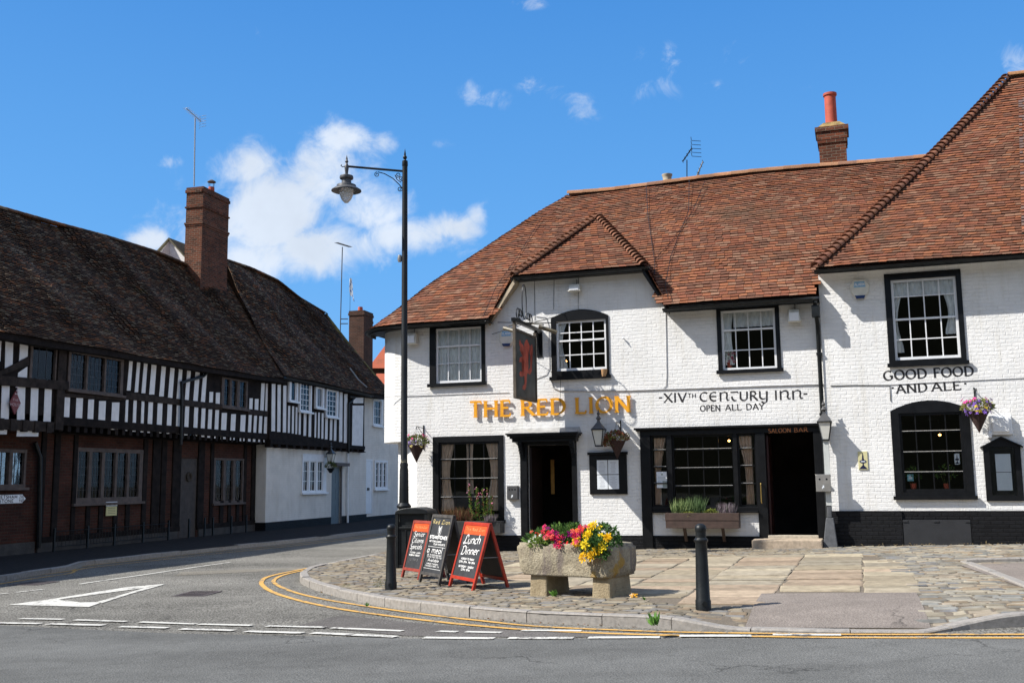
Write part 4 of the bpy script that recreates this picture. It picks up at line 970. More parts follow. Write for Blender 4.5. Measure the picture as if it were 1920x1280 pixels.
# ------------------------------------------------------------------ timber-framed row across the side street
JY = -.5
def build_left():
    f2 = F2.fp
    tud = root_for(F2, 'timber_framed_house', 'long black and white timber-framed house with jettied upper floor and brick below', 'house')
    cot = root_for(F2, 'white_cottage', 'cottage with white lower wall, striped timber upper floor and blue-grey front door', 'house')
    end_ = root_for(F2, 'end_house', 'plain white house at the far end of the row, partly behind the inn', 'house')
    z1 = lambda X_, Y_: (X_ / 2.5596, 560 + Y_ / 2.56)
    z2 = lambda X_, Y_: (400 + X_ / 2.561, 560 + Y_ / 2.56)
    def panel(mb, tl, tr, bl_, br, y, th=.012, c=None):
        """photo corners to a thin raised panel on the plane y"""
        q = [f2(*p, y) for p in (bl_, br, tr, tl)]
        mb.hexa([(a, y, b) for a, b in q], [(a, y - th, b) for a, b in q], c)
    def u(px, py, y): return f2(px, py, y)[0]
    # levels
    zj = f2(250, 815, JY)[1]; print('jetty z', zj, f2(450, 832, JY), 'eave', f2(100, 640, -.8), f2(400, 690, -.8), f2(690, 737, -.8), 'u ends', f2(72, 900), f2(476, 900), f2(690, 800, JY), f2(724, 850))
    uA0, uB0, uC0, uC1, uD1 = u(-150, 900, 0), u(74, 900, 0), u(478, 900, 0), u(688, 850, -.45), u(733, 850, 0)
    uD1 += 8
    zE = lambda x: lerp(f2(100, 640, -.8)[1], f2(690, 737, -.8)[1], clamp((x - f2(100, 640, -.8)[0]) / (f2(690, 737, -.8)[0] - f2(100, 640, -.8)[0]), -.5, 1.2))
    zlo = -.5
    # ---- ground floor brick, dark plinth
    gh_ = []
    def win(parent, outer, inner, cols, rows, y, white=False, **k):
        r = make_window(F2, parent, outer, inner, cols, rows, y=y, surround=M_WOODW if white else M_TIMBERG, sash=M_WOODW if white else M_LEAD, sill=False, bar=.014 if not white else .02, sashw=.035, proud=.03, deep=.06, **k); return r
    P1 = lambda a, b, c, d: (*z1(a, b), *z1(c, d)); P2_ = lambda a, b, c, d: (*z2(a, b), *z2(c, d))
    # brick wall of the far left house front (px < 74) and the long house
    lights = []
    def casement(parent, frame, ls, y, z, nb=5, nv=3, white=False, curt=None, m_=None):
        """frame rectangle and its lights, each one glazed with leaded panes"""
        u0, u1, b0_, b1_ = F2.rect(*z(frame[0], frame[1]), *z(frame[2], frame[3]), y); S_ = M_WOODW if white else M_FRAME
        xs = [F2.rect(*z(l[0], frame[1]), *z(l[1], frame[3]), y)[:2] for l in ls]; zb_, zt_ = F2.fp(*z((frame[0] + frame[2]) / 2, l_b), y)[1] if (l_b := ls[0][3]) else 0, F2.fp(*z((frame[0] + frame[2]) / 2, ls[0][2]), y)[1]
        mb = MB(); edges = [u0] + [e_ for x in xs for e_ in x] + [u1]
        mb.box(u0, u1, y - .04, y + .10, b0_, zb_); mb.box(u0, u1, y - .04, y + .10, zt_, b1_)
        for i in range(0, len(edges), 2): mb.box(edges[i], edges[i + 1], y - .035, y + .10, zb_, zt_)
        if frame[4]: mb.box(u0 - .06, u1 + .06, y - .12, y - .041, b0_ - .02, b0_ + .05)
        w = mb.build('window', S_, parent, bevel=.004)
        mb = MB(); gl_ = MB(); bw = .008 if not white else .022; gy = y + .03
        for a, b in xs:
            if white: mb.box(a, a + .035, gy - .02, gy + .015, zb_, zt_); mb.box(b - .035, b, gy - .02, gy + .015, zb_, zt_); mb.box(a + .035, b - .035, gy - .02, gy + .015, zb_, zb_ + .035); mb.box(a + .035, b - .035, gy - .02, gy + .015, zt_ - .035, zt_)
            for i in range(1, nv): x = lerp(a, b, i / nv); mb.box(x - bw / 2, x + bw / 2, gy - .008, gy + .010, zb_ + .001, zt_ - .001)
            for i in range(1, nb): q = lerp(zb_, zt_, i / nb); mb.box(a + .001, b - .001, gy - .007, gy + .009, q - bw / 2, q + bw / 2)
            gl_.box(a, b, gy, gy + .004, zb_, zt_)
        if mb.v: mb.build('glazing_bars', M_WOODW if white else M_LEAD, w)
        gl_.build('pane', M_GLASS, w)
        if curt:
            cm = MB()
            for (li, fa, fb, ft, fbm) in curt:
                a, b = xs[li]; xa, xb = lerp(a, b, fa), lerp(a, b, fb); n = max(4, int((xb - xa) / .03)); v_ = []
                for zz in (lerp(zb_, zt_, fbm), lerp(zb_, zt_, ft)):
                    for i in range(n + 1): v_.append((lerp(xa, xb, i / n), y + .052 + .014 * math.sin(i * 2.0), zz))
                cm.idx(v_, [(i, i + 1, n + 2 + i, n + 1 + i) for i in range(n)])
            cm.build('curtain', m_ or M_CURTW, w)
        hole = (u0 + .01, u1 - .01, b0_ + .01, b1_ - .01); return w, hole
    holes = []
    w, h = casement(tud, (350, 718, 680, 985, 1), [(370, 420, 737, 952), (435, 482, 737, 952), (497, 547, 737, 952), (558, 606, 737, 952), (617, 663, 737, 952)], 0, z1, 6, 3,
                    curt=[(0, 0, 1, 1, 0), (1, 0, .8, 1, .25), (1, 0, .4, .3, 0), (2, 0, 1, 1, .6), (3, 0, .25, .9, .0), (3, 0, .6, .75, 0), (4, .0, 1, 1, .72), (4, 0, .45, .7, 0)]); holes.append(h)
    w, h = casement(tud, (1020, 765, 1165, 985, 1), [(1030, 1068, 775, 968), (1080, 1114, 775, 968), (1126, 1160, 775, 968)], 0, z1, 6, 3, curt=[(0, .0, 1, .22, 0), (0, .1, .7, .6, .22), (1, 0, .8, .65, 0), (2, .4, 1, .65, .2), (2, .0, .5, .3, 0)]); holes.append(h)
    w, h = casement(tud, (-60, 720, 120, 915, 1), [(-50, 38, 737, 890), (55, 110, 737, 890)], 0, z1, 4, 3, curt=[(1, 0, .35, .85, .0)]); holes.append(h)
    dx0, dx1, dzb, dzt = F2.rect(*z1(862, 765), *z1(945, 1108), 0); holes.append((dx0, dx1, dzb - .4, dzt))
    mb = MB(); wall(mb, uA0 - 12, uC0, zlo, zj + .1, 0, holes, .12); mb.face([(uA0 - 12, 0, zlo), (uA0 - 12, 7, zlo), (uA0 - 12, 7, 5), (uA0 - 12, 0, 5)]); mb.face([(uC0, 7, zlo), (uA0 - 12, 7, zlo), (uA0 - 12, 7, 5), (uC0, 7, 5)])
    mb.build('brick_wall', M_REDB, tud)
    mb = MB(); zpt = f2(300, 992, 0)[1]; MPL_ = None
    for bx_ in ((uB0, dx0 - .1, -.05, .02, zlo, zpt), (dx1 + .1, uC0, -.05, .02, zlo, zpt), (uA0 - 12, uB0 - .12, -.06, .02, zlo, f2(30, 1018, 0)[1])):
      mb = MB(); mb.box(*bx_); mb.build('plinth', plain('dark_rendered_plinth', (.045, .040, .036), .85, .4, 3, bd=.008), tud)
    # ground floor posts and studs
    tm = MB()
    zt_g = zj - .05
    for a, b in ((187, 210), (250, 277), (343, 362), (680, 700), (725, 762), (768, 792), (822, 862), (945, 975), (1005, 1020), (1165, 1178), (1203, 1222)):
        tm.box(u(*z1(a, 900), 0), u(*z1(b, 900), 0), -.045, .03, zpt, zt_g)
    for a, b in ((408, 428), (470, 490), (540, 560), (598, 618), (1050, 1068), (1090, 1104), (1130, 1144)):
        zz = f2(*z1(500, 990), 0)[1]; tm.box(u(*z1(a, 1040), 0), u(*z1(b, 1040), 0), -.042, .03, zpt, zz)
    tm.box(uB0, uC0, -.05, .03, zt_g - .02, zt_g + .12); tm.box(uB0, dx0, -.055, .03, zpt - .1, zpt + .06); tm.box(dx1, uC0, -.055, .03, zpt - .1, zpt + .06)
    # joist ends and jetty beam
    n = 34
    for i in range(n):
        x = lerp(uB0 + .1, uC0 - .2, i / (n - 1)); tm.box(x - .07, x + .07, JY - .02, -.05, zj - .03, zj + .13)
    zb1 = lambda x: zj + .13
    tm.box(uB0 - .1, uC0 + .02, JY - .05, JY + .1, zj + .131, zj + .36)
    tm.build('timber_frame', M_TIMBER, tud, bevel=.01)
    mb = MB(); mb.box(dx0, dx1, .03, .07, dzb - .3, dzt)
    for i in range(6): x = lerp(dx0, dx1, (i + .5) / 6); mb.box(x - .09, x - .005 + .08, .018, .03, dzb - .3, dzt - .02)
    dd = mb.build('door', plain('old_oak_door', (.050, .040, .034), .8, .3, 5), tud, bevel=.003)
    mb = MB(); zc = lerp(dzb, dzt, .74); xm = (dx0 + dx1) / 2
    for i in range(16): a = i * math.pi / 8; b = a + math.pi / 8; mb.tube([(xm + .13 * math.cos(a), -.01, zc + .13 * math.sin(a)), (xm + .13 * math.cos(b), -.01, zc + .13 * math.sin(b))], .035, 5)
    tag(mb.build('door_wreath', plain('dried_wreath', (.045, .035, .025), .9, .5, 20), None), 'small dark round wreath hanging on the oak door of the timber-framed house', 'wreath'); 
    bpy.context.view_layer.update(); wr = bpy.data.objects['door_wreath']; wr.matrix_world = Matrix.Translation(F2.o) @ Matrix.Rotation(F2.a, 4, 'Z')
    # ---- upper floor of the long house: dark ground with white infill panels
    uh = []; y = JY
    w, h = casement(tud, (322, 262, 588, 458, 1), [(335, 410, 278, 442), (418, 497, 278, 442), (505, 575, 278, 442)], y, z1, 5, 4, curt=[(0, 0, 1, 1, .0), (2, .5, .75, .5, 0), (1, .3, .45, .6, 0), (2, 0, .2, 1, .0)]); uh.append(h)
    w, h = casement(tud, (1060, 385, 1185, 530, 1), [(1073, 1100, 392, 515), (1110, 1135, 392, 515), (1148, 1178, 392, 515)], y, z1, 4, 2, curt=[(0, 0, 1, 1, .0), (1, 0, .8, 1, 0)], m_=plain('brown_curtain', (.13, .09, .065), .9, .2, 9)); uh.append(h)
    w, h = casement(tud, (140, 215, 268, 395, 0), [(152, 262, 228, 388)], y, z1, 1, 3, curt=[(0, .3, .5, .4, 0), (0, .65, .8, .35, 0)]); uh.append(h)
    mb = MB(); us_ = uC0 + .05
    z_u0 = zj + .36
    cuts = sorted([uA0 - 12, us_] + [h_[0] for h_ in uh] + [h_[1] for h_ in uh])
    # wall top follows the sagging eaves
    for a, b in zip(cuts, cuts[1:]):
        m_ = (a + b) / 2; hs = [h_ for h_ in uh if h_[0] < m_ < h_[1]]; za, zb_ = zE(a) + .12, zE(b) + .12
        if hs:
            h_ = hs[0]; mb.face([(a, y, z_u0), (b, y, z_u0), (b, y, h_[2]), (a, y, h_[2])]); mb.face([(a, y, h_[3]), (b, y, h_[3]), (b, y, zb_), (a, y, za)])
        else: mb.face([(a, y, z_u0), (b, y, z_u0), (b, y, zb_), (a, y, za)])
    mb.face([(uA0 - 12, y, zj - .03), (us_, y, zj - .03), (us_, .0, zj - .03), (uA0 - 12, .0, zj - .03)])
    mb.build('upper_wall', M_TIMBER, tud)
    wp = MB()
    def strips(mb, tf, lst, y):
        for a, b, t, a2, b2, bt in lst: panel(mb, tf(a, t), tf(b, t), tf(a2, bt), tf(b2, bt), y)
    up = [(620, 292, 636), (657, 300, 672), (690, 305, 707), (727, 311, 750), (775, 320, 795), (817, 328, 837), (858, 334, 875), (898, 340, 915), (938, 346, 958), (975, 352, 993)]
    strips(wp, z1, [(a, b, t, a - 12, b - 11, t + 148) for a, t, b in up], y)
    strips(wp, z1, [(1005, 1022, 446, 1003, 1020, 497), (1036, 1055, 450, 1034, 1053, 505), (1197, 1212, 477, 1195, 1210, 531), (1223, 1240, 480, 1221, 1238, 534), (1254, 1270, 405, 1248, 1264, 537), (1276, 1291, 407, 1271, 1286, 541)], y)
    lo = [(305, 335, 468, 605), (366, 397, 475, 611), (423, 450, 483, 614), (475, 507, 490, 620), (537, 572, 497, 627), (603, 615, 484, 633), (640, 655, 487, 637), (679, 692, 490, 640), (712, 733, 495, 643), (756, 779, 500, 644), (804, 825, 504, 647), (848, 866, 510, 650),
          (888, 907, 514, 654), (932, 950, 519, 657), (967, 985, 525, 662), (1000, 1017, 530, 666), (1033, 1050, 533, 669), (1064, 1088, 547, 672), (1109, 1131, 553, 677), (1155, 1178, 557, 682), (1193, 1207, 557, 684), (1219, 1232, 560, 685), (1244, 1258, 562, 686), (1269, 1283, 565, 687)]
    strips(wp, z1, [(a, b, t, a - 6, b - 6, bt) for a, b, t, bt in lo], y)
    # far left bay
    strips(wp, z1, [(25, 62, 205, 22, 58, 342), (-90, -50, 200, -92, -52, 340), (-35, 5, 203, -38, 0, 300)], y)
    q = [f2(*z1(a, b), y) for a, b in ((95, 213), (133, 214), (131, 283), (90, 306))]; wp.hexa([(a, y, b) for a, b in q], [(a, y - .012, b) for a, b in q])
    q = [f2(*z1(a, b), y) for a, b in ((130, 325), (128, 382), (84, 378), (86, 355))]; wp.hexa([(a, y, b) for a, b in q], [(a, y - .012, b) for a, b in q])
    strips(wp, z1, [(8, 45, 410, 2, 40, 582), (83, 120, 418, 80, 116, 584), (148, 183, 425, 142, 178, 595), (214, 247, 432, 207, 241, 602), (-60, -25, 405, -66, -30, 578), (-130, -95, 400, -136, -100, 575), (-10, 34, 622, -14, 30, 650), (80, 184, 628, 78, 182, 660), (-100, -40, 616, -104, -44, 645)], y)
    wp.build('plaster_panels', M_PLAST, tud)
    # rails, corner posts and a brace standing proud
    rl = MB()
    def rail(ax, ay, bx, by, t, d=.05, y=y, tf=z1):
        p = [f2(*tf(ax, ay), y), f2(*tf(bx, by), y)]; rl.hexa([(p[0][0], y - d, p[0][1] - t / 2), (p[1][0], y - d, p[1][1] - t / 2), (p[1][0], y, p[1][1] - t / 2), (p[0][0], y, p[0][1] - t / 2)],
                [(p[0][0], y - d, p[0][1] + t / 2), (p[1][0], y - d, p[1][1] + t / 2), (p[1][0], y, p[1][1] + t / 2), (p[0][0], y, p[0][1] + t / 2)])
    rail(598, 465, 1062, 520, .20); rail(1185, 540, 1300, 553, .18); rail(-150, 380, 320, 418, .24, .08); rail(300, 462, 600, 480, .10, .04); rail(-150, 592, 250, 616, .26, .07)
    p = [f2(*z1(*k), y) for k in ((-20, 375), (-10, 350), (135, 275), (133, 318))]; rl.hexa([(a, y - .013, b) for a, b in p], [(a, y - .05, b) for a, b in p])
    for a, b in ((262, 300), (1292, 1300)): 
        x0, x1 = u(*z1(a, 500), y), u(*z1(b, 500), y); rl.box(x0, x1, y - .07, y, zj, zE((x0 + x1) / 2) + .1)
    for k in range(5):
        x = u(*z1(-70 + 58 * k + 60, 640), y); rl.box(x - .09, x + .09, y - .10, y + .01, zj - .1, zj + .2)
    rl.build('rails_and_posts', M_TIMBERG, tud, bevel=.008)
    mb = MB(); p = [z1(992, 356), z1(975, 372), z1(870, 402), z1(872, 470), z1(868, 700)]; pts = [F2.p3(*k, y - .1) for k in p]; mb.tube(pts, .05, 8); mb.build('drainpipe', M_BLACKM, tud, smooth=True); mb = MB(); mb.tube([F2.p3(*z1(168, 560 + 130), -.1), F2.p3(*z1(192, 760), -.1), F2.p3(*z1(186, 1195), -.1)], .06, 8)
    mb.build('drainpipe', M_BLACKM, tud, smooth=True)
    # interior box
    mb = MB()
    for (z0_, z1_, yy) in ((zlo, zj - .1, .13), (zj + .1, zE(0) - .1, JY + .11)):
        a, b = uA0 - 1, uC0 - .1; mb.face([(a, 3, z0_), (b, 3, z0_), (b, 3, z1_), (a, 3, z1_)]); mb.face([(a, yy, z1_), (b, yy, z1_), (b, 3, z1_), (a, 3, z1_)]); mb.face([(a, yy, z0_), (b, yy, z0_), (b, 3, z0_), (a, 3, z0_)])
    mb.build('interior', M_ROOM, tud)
    # ---- cottage
    YC = -.42; YU = -.62; ch_ = []
    zcj = f2(560, 835, YU)[1]
    w, h = casement(cot, (424, 745, 540, 935, 1), [(430, 455, 780, 922), (463, 490, 780, 922), (499, 525, 780, 922)], YC, z2, 3, 2, True, curt=[(0, 0, 1, .45, 0), (1, 0, 1, .45, 0), (2, 0, 1, .45, 0), (1, .1, .9, .98, .5)]); ch_.append(h)
    cd = F2.rect(*z2(567, 805), *z2(610, 1058), YC); ch_.append((cd[0], cd[1], cd[2] - .4, cd[3]))
    mb = MB(); uc0 = u(*z2(252, 900), YC); zpc = f2(*z2(400, 1060), YC)[1]
    wall(mb, uc0, uC1, zpc, zcj + .25, YC, ch_, .12); mb.face([(uc0, 0.1, zpc), (uc0, YC, zpc), (uc0, YC, zcj + .25), (uc0, .1, zcj + .25)]); mb.face([(uC1, YC, zpc), (uC1, 7, zpc), (uC1, 7, 5), (uC1, YC, zcj + .2)])
    mb.build('wall', M_WHITE2, cot)
    mb = MB(); mb.box(uc0 - .02, cd[0] - .06, YC - .03, .1, zlo, zpc); mb.build('plinth', M_PLINTH, cot); mb = MB(); mb.box(cd[1] + .06, uC1 + .02, YC - .03, .1, zlo, zpc); mb.build('plinth', M_PLINTH, cot)
    mb = MB(); mb.box(cd[0], cd[1], YC + .05, YC + .09, cd[2] - .3, cd[3])
    for k in range(2):
        for j in range(3): x0 = lerp(cd[0], cd[1], .1 + .45 * k); zz = lerp(cd[2], cd[3], .06 + .31 * j); mb.box(x0, x0 + (cd[1] - cd[0]) * .36, YC + .04, YC + .05, zz, zz + .45)
    dd = mb.build('door', M_BLUEGR, cot, bevel=.004)
    mb = MB(); mb.box(cd[1], cd[1] + .12, YC - .03, YC + .05, cd[2] - .3, cd[3] + .1); mb.box(cd[0] - .08, cd[1] + .35, YC - .28, YC + .0, cd[3] + .02, cd[3] + .16)
    mb.build('door_hood', plain('grey_timber_hood', (.10, .085, .08), .8, .2, 6), cot, bevel=.01)
    y = YU; u0c, u1c = u(*z2(272, 550), y), u(*z2(725, 600), y); ztop = lambda x: zE(x) + .12
    mb = MB(); mb.face([(u0c, y, zcj), (u1c, y, zcj), (u1c, y, ztop(u1c)), (u0c, y, ztop(u0c))]); mb.face([(u0c, y, zcj), (u0c, y, ztop(u0c)), (u0c, .5, ztop(u0c)), (u0c, .5, zcj)]); mb.face([(u1c, y, zcj), (u1c, .5, zcj), (u1c, .5, ztop(u1c)), (u1c, y, ztop(u1c))]); mb.face([(u0c, y, zcj), (u1c, y, zcj), (u1c, YC + .1, zcj), (u0c, YC + .1, zcj)])
    mb.build('upper_wall', M_TIMBER, cot)
    wp = MB()
    cs = [(280, 297, 408, 635), (308, 323, 412, 638), (335, 350, 416, 641), (359, 368, 513, 643), (378, 387, 515, 646), (395, 403, 520, 649), (411, 420, 527, 651), (434, 446, 545, 657), (458, 470, 551, 662), (487, 494, 545, 665), (503, 511, 545, 668), (520, 529, 548, 671), (537, 549, 572, 674), (560, 571, 576, 678), (580, 591, 578, 681), (605, 620, 446, 686), (628, 643, 456, 691)]
    strips(wp, z2, [(a, b, t, a - 2, b - 2, bt) for a, b, t, bt in cs], y)
    strips(wp, z2, [(668, 720, 512, 665, 716, 711), (672, 720, 474, 671, 719, 501)], y)
    wp.build('plaster_panels', M_PLAST, cot)
    jm = MB(); n = 15
    for i in range(n):
        x = lerp(u0c + .12, u1c - .12, i / (n - 1)); jm.box(x - .1, x + .1, y - .03, YC - .001, zcj - .13, zcj + .0 - .001); jm.lathe([(.0, -.03), (.1, -.03), (.1, .0)], x, y - .03 + .0, zcj - .1, 8)
    jm.box(u0c, u1c, y - .05, y - .001, zcj, zcj + .16); jm.build('jetty_joists', M_TIMBER, cot)
    for i, (fr, ls, nb, nv) in enumerate([((413, 397, 470, 548, 1), [(418, 465, 405, 538)], 5, 3), ((540, 433, 598, 573, 1), [(545, 592, 441, 563)], 5, 3), ((362, 385, 404, 498, 1), [(372, 398, 393, 490)], 1, 1), ((490, 420, 530, 530, 1), [(496, 524, 428, 520)], 1, 3)]):
        casement(cot, fr, ls, y - .05, z2, nb, nv, True)
    # back the cottage windows with a dark room recess
    mb = MB(); p = [z2(655, 470), z2(680, 475), z2(668, 490), z2(650, 500), z2(649, 740)]; mb.tube([F2.p3(*k, y - .08) for k in p], .05, 8); mb.build('drainpipe', M_BLACKM, cot, smooth=True)
    mb = MB(); mb.tube([F2.p3(*z2(646, 738), YC - .08), F2.p3(*z2(645, 1085), YC - .08)], .05, 8); mb.build('downpipe', M_WOODW, cot, smooth=True)
    # ---- end house
    eh = []
    w, h = casement(end_, (765, 480, 810, 615, 1), [(770, 805, 488, 603)], -.25, z2, 3, 3, True); eh.append(h)
    w, h = casement(end_, (773, 775, 834, 918, 1), [(778, 793, 785, 905), (797, 811, 785, 905), (815, 829, 785, 905)], -.25, z2, 4, 1, True); eh.append(h)
    ed = F2.rect(*z2(727, 778), *z2(757, 1030), -.25); ue0 = uC1 - .0
    mb = MB(); wall(mb, ue0, uD1, f2(*z2(790, 1042), -.25)[1], zE(ue0) + .1, -.25, eh, .1); mb.build('wall', M_WHITE2, end_)
    mb = MB(); mb.box(ue0, uD1, -.28, .1, zlo, f2(*z2(790, 1040), -.25)[1]); mb.build('plinth', M_PLINTH, end_)
    mb = MB(); mb.box(ed[0], ed[1], -.275, -.249, ed[2], ed[3]); mb.box(ed[0] - .07, ed[0], -.29, -.249, ed[2], ed[3]); mb.box(ed[1], ed[1] + .07, -.29, -.249, ed[2], ed[3]); mb.box(ed[0] - .07, ed[1] + .07, -.29, -.249, ed[3], ed[3] + .08); mb.build('door', M_WOODW, end_)
    mb = MB(); xm = lerp(ed[0], ed[1], .45); mb.box(xm - .12, xm + .12, -.30, -.276, lerp(ed[2], ed[3], .44), lerp(ed[2], ed[3], .49)); mb.build('letter_plate', M_BLACKM, end_)
    mb = MB(); 
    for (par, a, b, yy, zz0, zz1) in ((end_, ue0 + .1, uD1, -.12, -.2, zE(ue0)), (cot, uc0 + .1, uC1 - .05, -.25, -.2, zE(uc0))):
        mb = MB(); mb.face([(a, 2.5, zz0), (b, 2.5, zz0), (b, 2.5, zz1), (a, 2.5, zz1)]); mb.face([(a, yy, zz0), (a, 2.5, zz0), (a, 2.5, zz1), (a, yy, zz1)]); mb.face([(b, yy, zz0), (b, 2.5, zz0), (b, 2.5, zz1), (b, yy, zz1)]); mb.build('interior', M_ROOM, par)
    # ---- roofs
    yo = -.85; yr = 3.3
    E = lambda px, py: F2.p3(px, py, yo); RR = lambda px, py, y_=yr: F2.p3(px, py, y_)
    e1 = [E(0, 621), E(100, 640), E(200, 655), E(300, 672), E(400, 690), E(480, 702), E(541, 711)]
    r1 = [RR(0, 393), RR(108, 423), RR(197, 446), RR(292, 475), RR(345, 497), RR(385, 516), RR(425, 525)]
    print('roofL eaves', [tuple(round(q, 2) for q in v) for v in e1]); print('ridge', [tuple(round(q, 2) for q in v) for v in r1])
    # extend to the left, out of frame
    e1.insert(0, e1[0] + (e1[0] - e1[1]) * 1.2); r1.insert(0, r1[0] + (r1[0] - r1[1]) * 1.2)
    e1.insert(0, e1[0] + Vector((-9, 0, 0))); r1.insert(0, r1[0] + Vector((-9, 0, 0)))
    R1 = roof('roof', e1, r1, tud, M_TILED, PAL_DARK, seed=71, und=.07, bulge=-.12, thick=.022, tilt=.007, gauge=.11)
    ridge_tiles('ridge_tiles', [p + Vector((0, 0, .03)) for p in r1], R1, M_TILED, PAL_DARK, r=.12, seed=5)
    # L2 and its hipped far end
    e2 = [E(533, 704), E(580, 713), E(640, 726), E(700, 738), E(735, 742)]
    r2 = [RR(418, 488, 3.6), RR(470, 505, 3.6), RR(520, 528, 3.6), RR(560, 560, 3.6), RR(612, 590, 3.6)]
    r2[-1] = RR(611, 590, 3.6)
    print('roof2', [tuple(round(q, 2) for q in v) for v in e2], [tuple(round(q, 2) for q in v) for v in r2])
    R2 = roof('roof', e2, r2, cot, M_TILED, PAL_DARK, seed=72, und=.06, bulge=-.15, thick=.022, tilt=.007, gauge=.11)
    ridge_tiles('ridge_tiles', [p + Vector((0, 0, .03)) for p in r2], R2, M_TILED, PAL_DARK, r=.12, seed=6)
    ridge_tiles('hip_tiles', [r2[-1], e2[-1].lerp(r2[-1], .5) + Vector((0, 0, -.1)), e2[-1]], R2, M_TILED, [(.16, .13, .05), (.12, .10, .05), (.10, .07, .05)], r=.10, seed=7, L=.3)
    # valley streak between cottage and end house
    mb = MB(); mb.tube([F2.p3(656, 690, -.2) , F2.p3(672, 712, -.6), F2.p3(688, 726, -.95)], .035, 6); mb.build('valley_flashing', M_STEEL, R2)
    # rear slopes
    for par, ee, rr_ in ((R1, e1, r1), (R2, e2, r2)):
        mb = MB(); mb.col = (.10, .06, .045)
        for (a, b, c, d) in zip(ee, ee[1:], rr_, rr_[1:]): mb.face([(a.x, 2 * c.y - yo, a.z), c - Vector((0, 0, .04)), d - Vector((0, 0, .04)), (b.x, 2 * d.y - yo, b.z)])
        mb.build('rear_slope', M_TILED, par)
    # fascia under the eaves
    for par, ee in ((R1, e1), (R2, e2)):
        mb = MB()
        for a, b in zip(ee, ee[1:]):
            mb.hexa([(a.x, yo + .04, a.z - .16), (b.x, yo + .04, b.z - .16), (b.x, yo + .5, b.z - .16), (a.x, yo + .5, a.z - .16)], [(a.x, yo + .04, a.z + .0), (b.x, yo + .04, b.z + .0), (b.x, yo + .5, b.z + .38), (a.x, yo + .5, a.z + .38)])
        mb.build('eaves_board', M_TIMBER, par)
    ve = [E(533, 704) + Vector((0, -.05, -.06)), E(640, 726) + Vector((0, -.05, -.06)), E(698, 739) + Vector((0, -.05, -.06))]; gutter('gutter', ve, cot)
    # ---- chimneys
    def chimney(parent, px0, pxm, px1, ytop, ybase, y0, dep, m_, bands, capz=.10):
        """left face px0..pxm, right (street) face pxm..px1, y0: plane of the street face"""
        a = f2(pxm, (ytop + ybase) / 2, y0)[0]; zt = f2(pxm, ytop, y0)[1]; zb_ = f2(pxm, ybase, y0)[1]; b = f2(px1, (ytop + ybase) / 2, y0)[0]
        mb = MB(); mb.box(a, b, y0, y0 + dep, zb_ - 1.5, zt - capz)
        for (yp, h_, out) in bands: z_ = f2(pxm, yp, y0)[1]; mb.box(a - out, b + out, y0 - out, y0 + dep + out, z_ - h_ / 2, z_ + h_ / 2)
        mb.box(a - .04, b + .04, y0 - .04, y0 + dep + .04, zt - capz * 2.2, zt - capz); mb.box(a - .01, b + .01, y0 - .01, y0 + dep + .01, zt - capz, zt)
        return mb.build('chimney', m_, parent), a, b, zt
    c1, a, b, zt = chimney(tud, 342, 379, 428, 348, 515, 2.6, .75, M_CHIM, [(386, .06, .04), (417, .07, .045), (420, .10, .02)])
    print('chim1', a, b, zt)
    mb = MB(); xm = lerp(a, b, .55); mb.lathe([(.13, 0), (.12, .28), (.0, .28)], xm, 2.9, zt, 10); mb.build('chimney_pot', M_TERRA, c1, smooth=True)
    mb = MB(); 
    for k in range(4): an = k * math.pi / 2; mb.tube([(xm + .11 * math.cos(an), 2.9 + .11 * math.sin(an), zt + .28), (xm + .13 * math.cos(an), 2.9 + .13 * math.sin(an), zt + .5)], .010, 4)
    mb.lathe([(.17, .48), (.17, .51), (.06, .58), (.0, .60)], xm, 2.9, zt, 12); mb.build('cowl', M_IRON, c1)
    # small gable behind the ridge at the chimney foot
    gp_ = [F2.p3(px, py, 4.4) for px, py in ((296, 480), (316, 449), (368, 520))]; 
    mb = MB(); d = Vector((0, .0, 0)); a3, b3, c3 = gp_; bk = Vector((2.0, 0, 0))
    mb.face([a3 + Vector((.06, 0, -.9)), c3 + Vector((.06, 0, -.9)), c3 + Vector((.06, 0, 0)), b3 + Vector((.06, 0, -.05)), a3 + Vector((.06, 0, 0))]); mb.build('gable_wall', M_PLAST, tud)
    rx = F2.p3(316, 449, 4.4)
    # its two slopes seen from the near end
    half = .9; base = Vector((rx.x, 4.4, 0)); zt_ = rx.z; 
    gg = []
    mb = MB(); mb.col = (.13, .12, .08)
    L_, T_, R_ = Vector((rx.x, 4.4 + .8, zt_ - .75)), Vector((rx.x, 4.4, zt_)), Vector((rx.x, 4.4 - 1.3, zt_ - 1.35))
    for p, q in ((L_, T_), (T_, R_)):
        mb.hexa([p, p + bk, q + bk, q], [p + Vector((0, 0, .08)), p + bk + Vector((0, 0, .08)), q + bk + Vector((0, 0, .08)), q + Vector((0, 0, .08))])
    mb.build('small_gable_roof', M_TILED, R1)
    mb = MB(); mb.face([L_ + Vector((.12, 0, 0)), T_ + Vector((.12, 0, 0)), R_ + Vector((.12, 0, 0))]); mb.build('small_gable_wall', M_PLAST, R1)
    c2, a, b, zt = chimney(cot, 645, 682, 699, 581, 690, 3.3, .9, M_CHIMD, [], .12)
    mb = MB(); mb.box(b, b + .3, 3.45, 4.0, zt - 3, zt - .55); mb.box(b - .0, b + .34, 3.41, 4.04, zt - .549, zt - .42); mb.build('chimney_shaft', M_CHIMD, c2)
    mb = MB(); mb.lathe([(.15, 0), (.13, .3), (.0, .3)], lerp(a, b, .5), 3.8, zt, 10); mb.build('chimney_pot', M_TERRA, c2, smooth=True)
    return tud, cot, end_
tud, cot, endh = build_left()
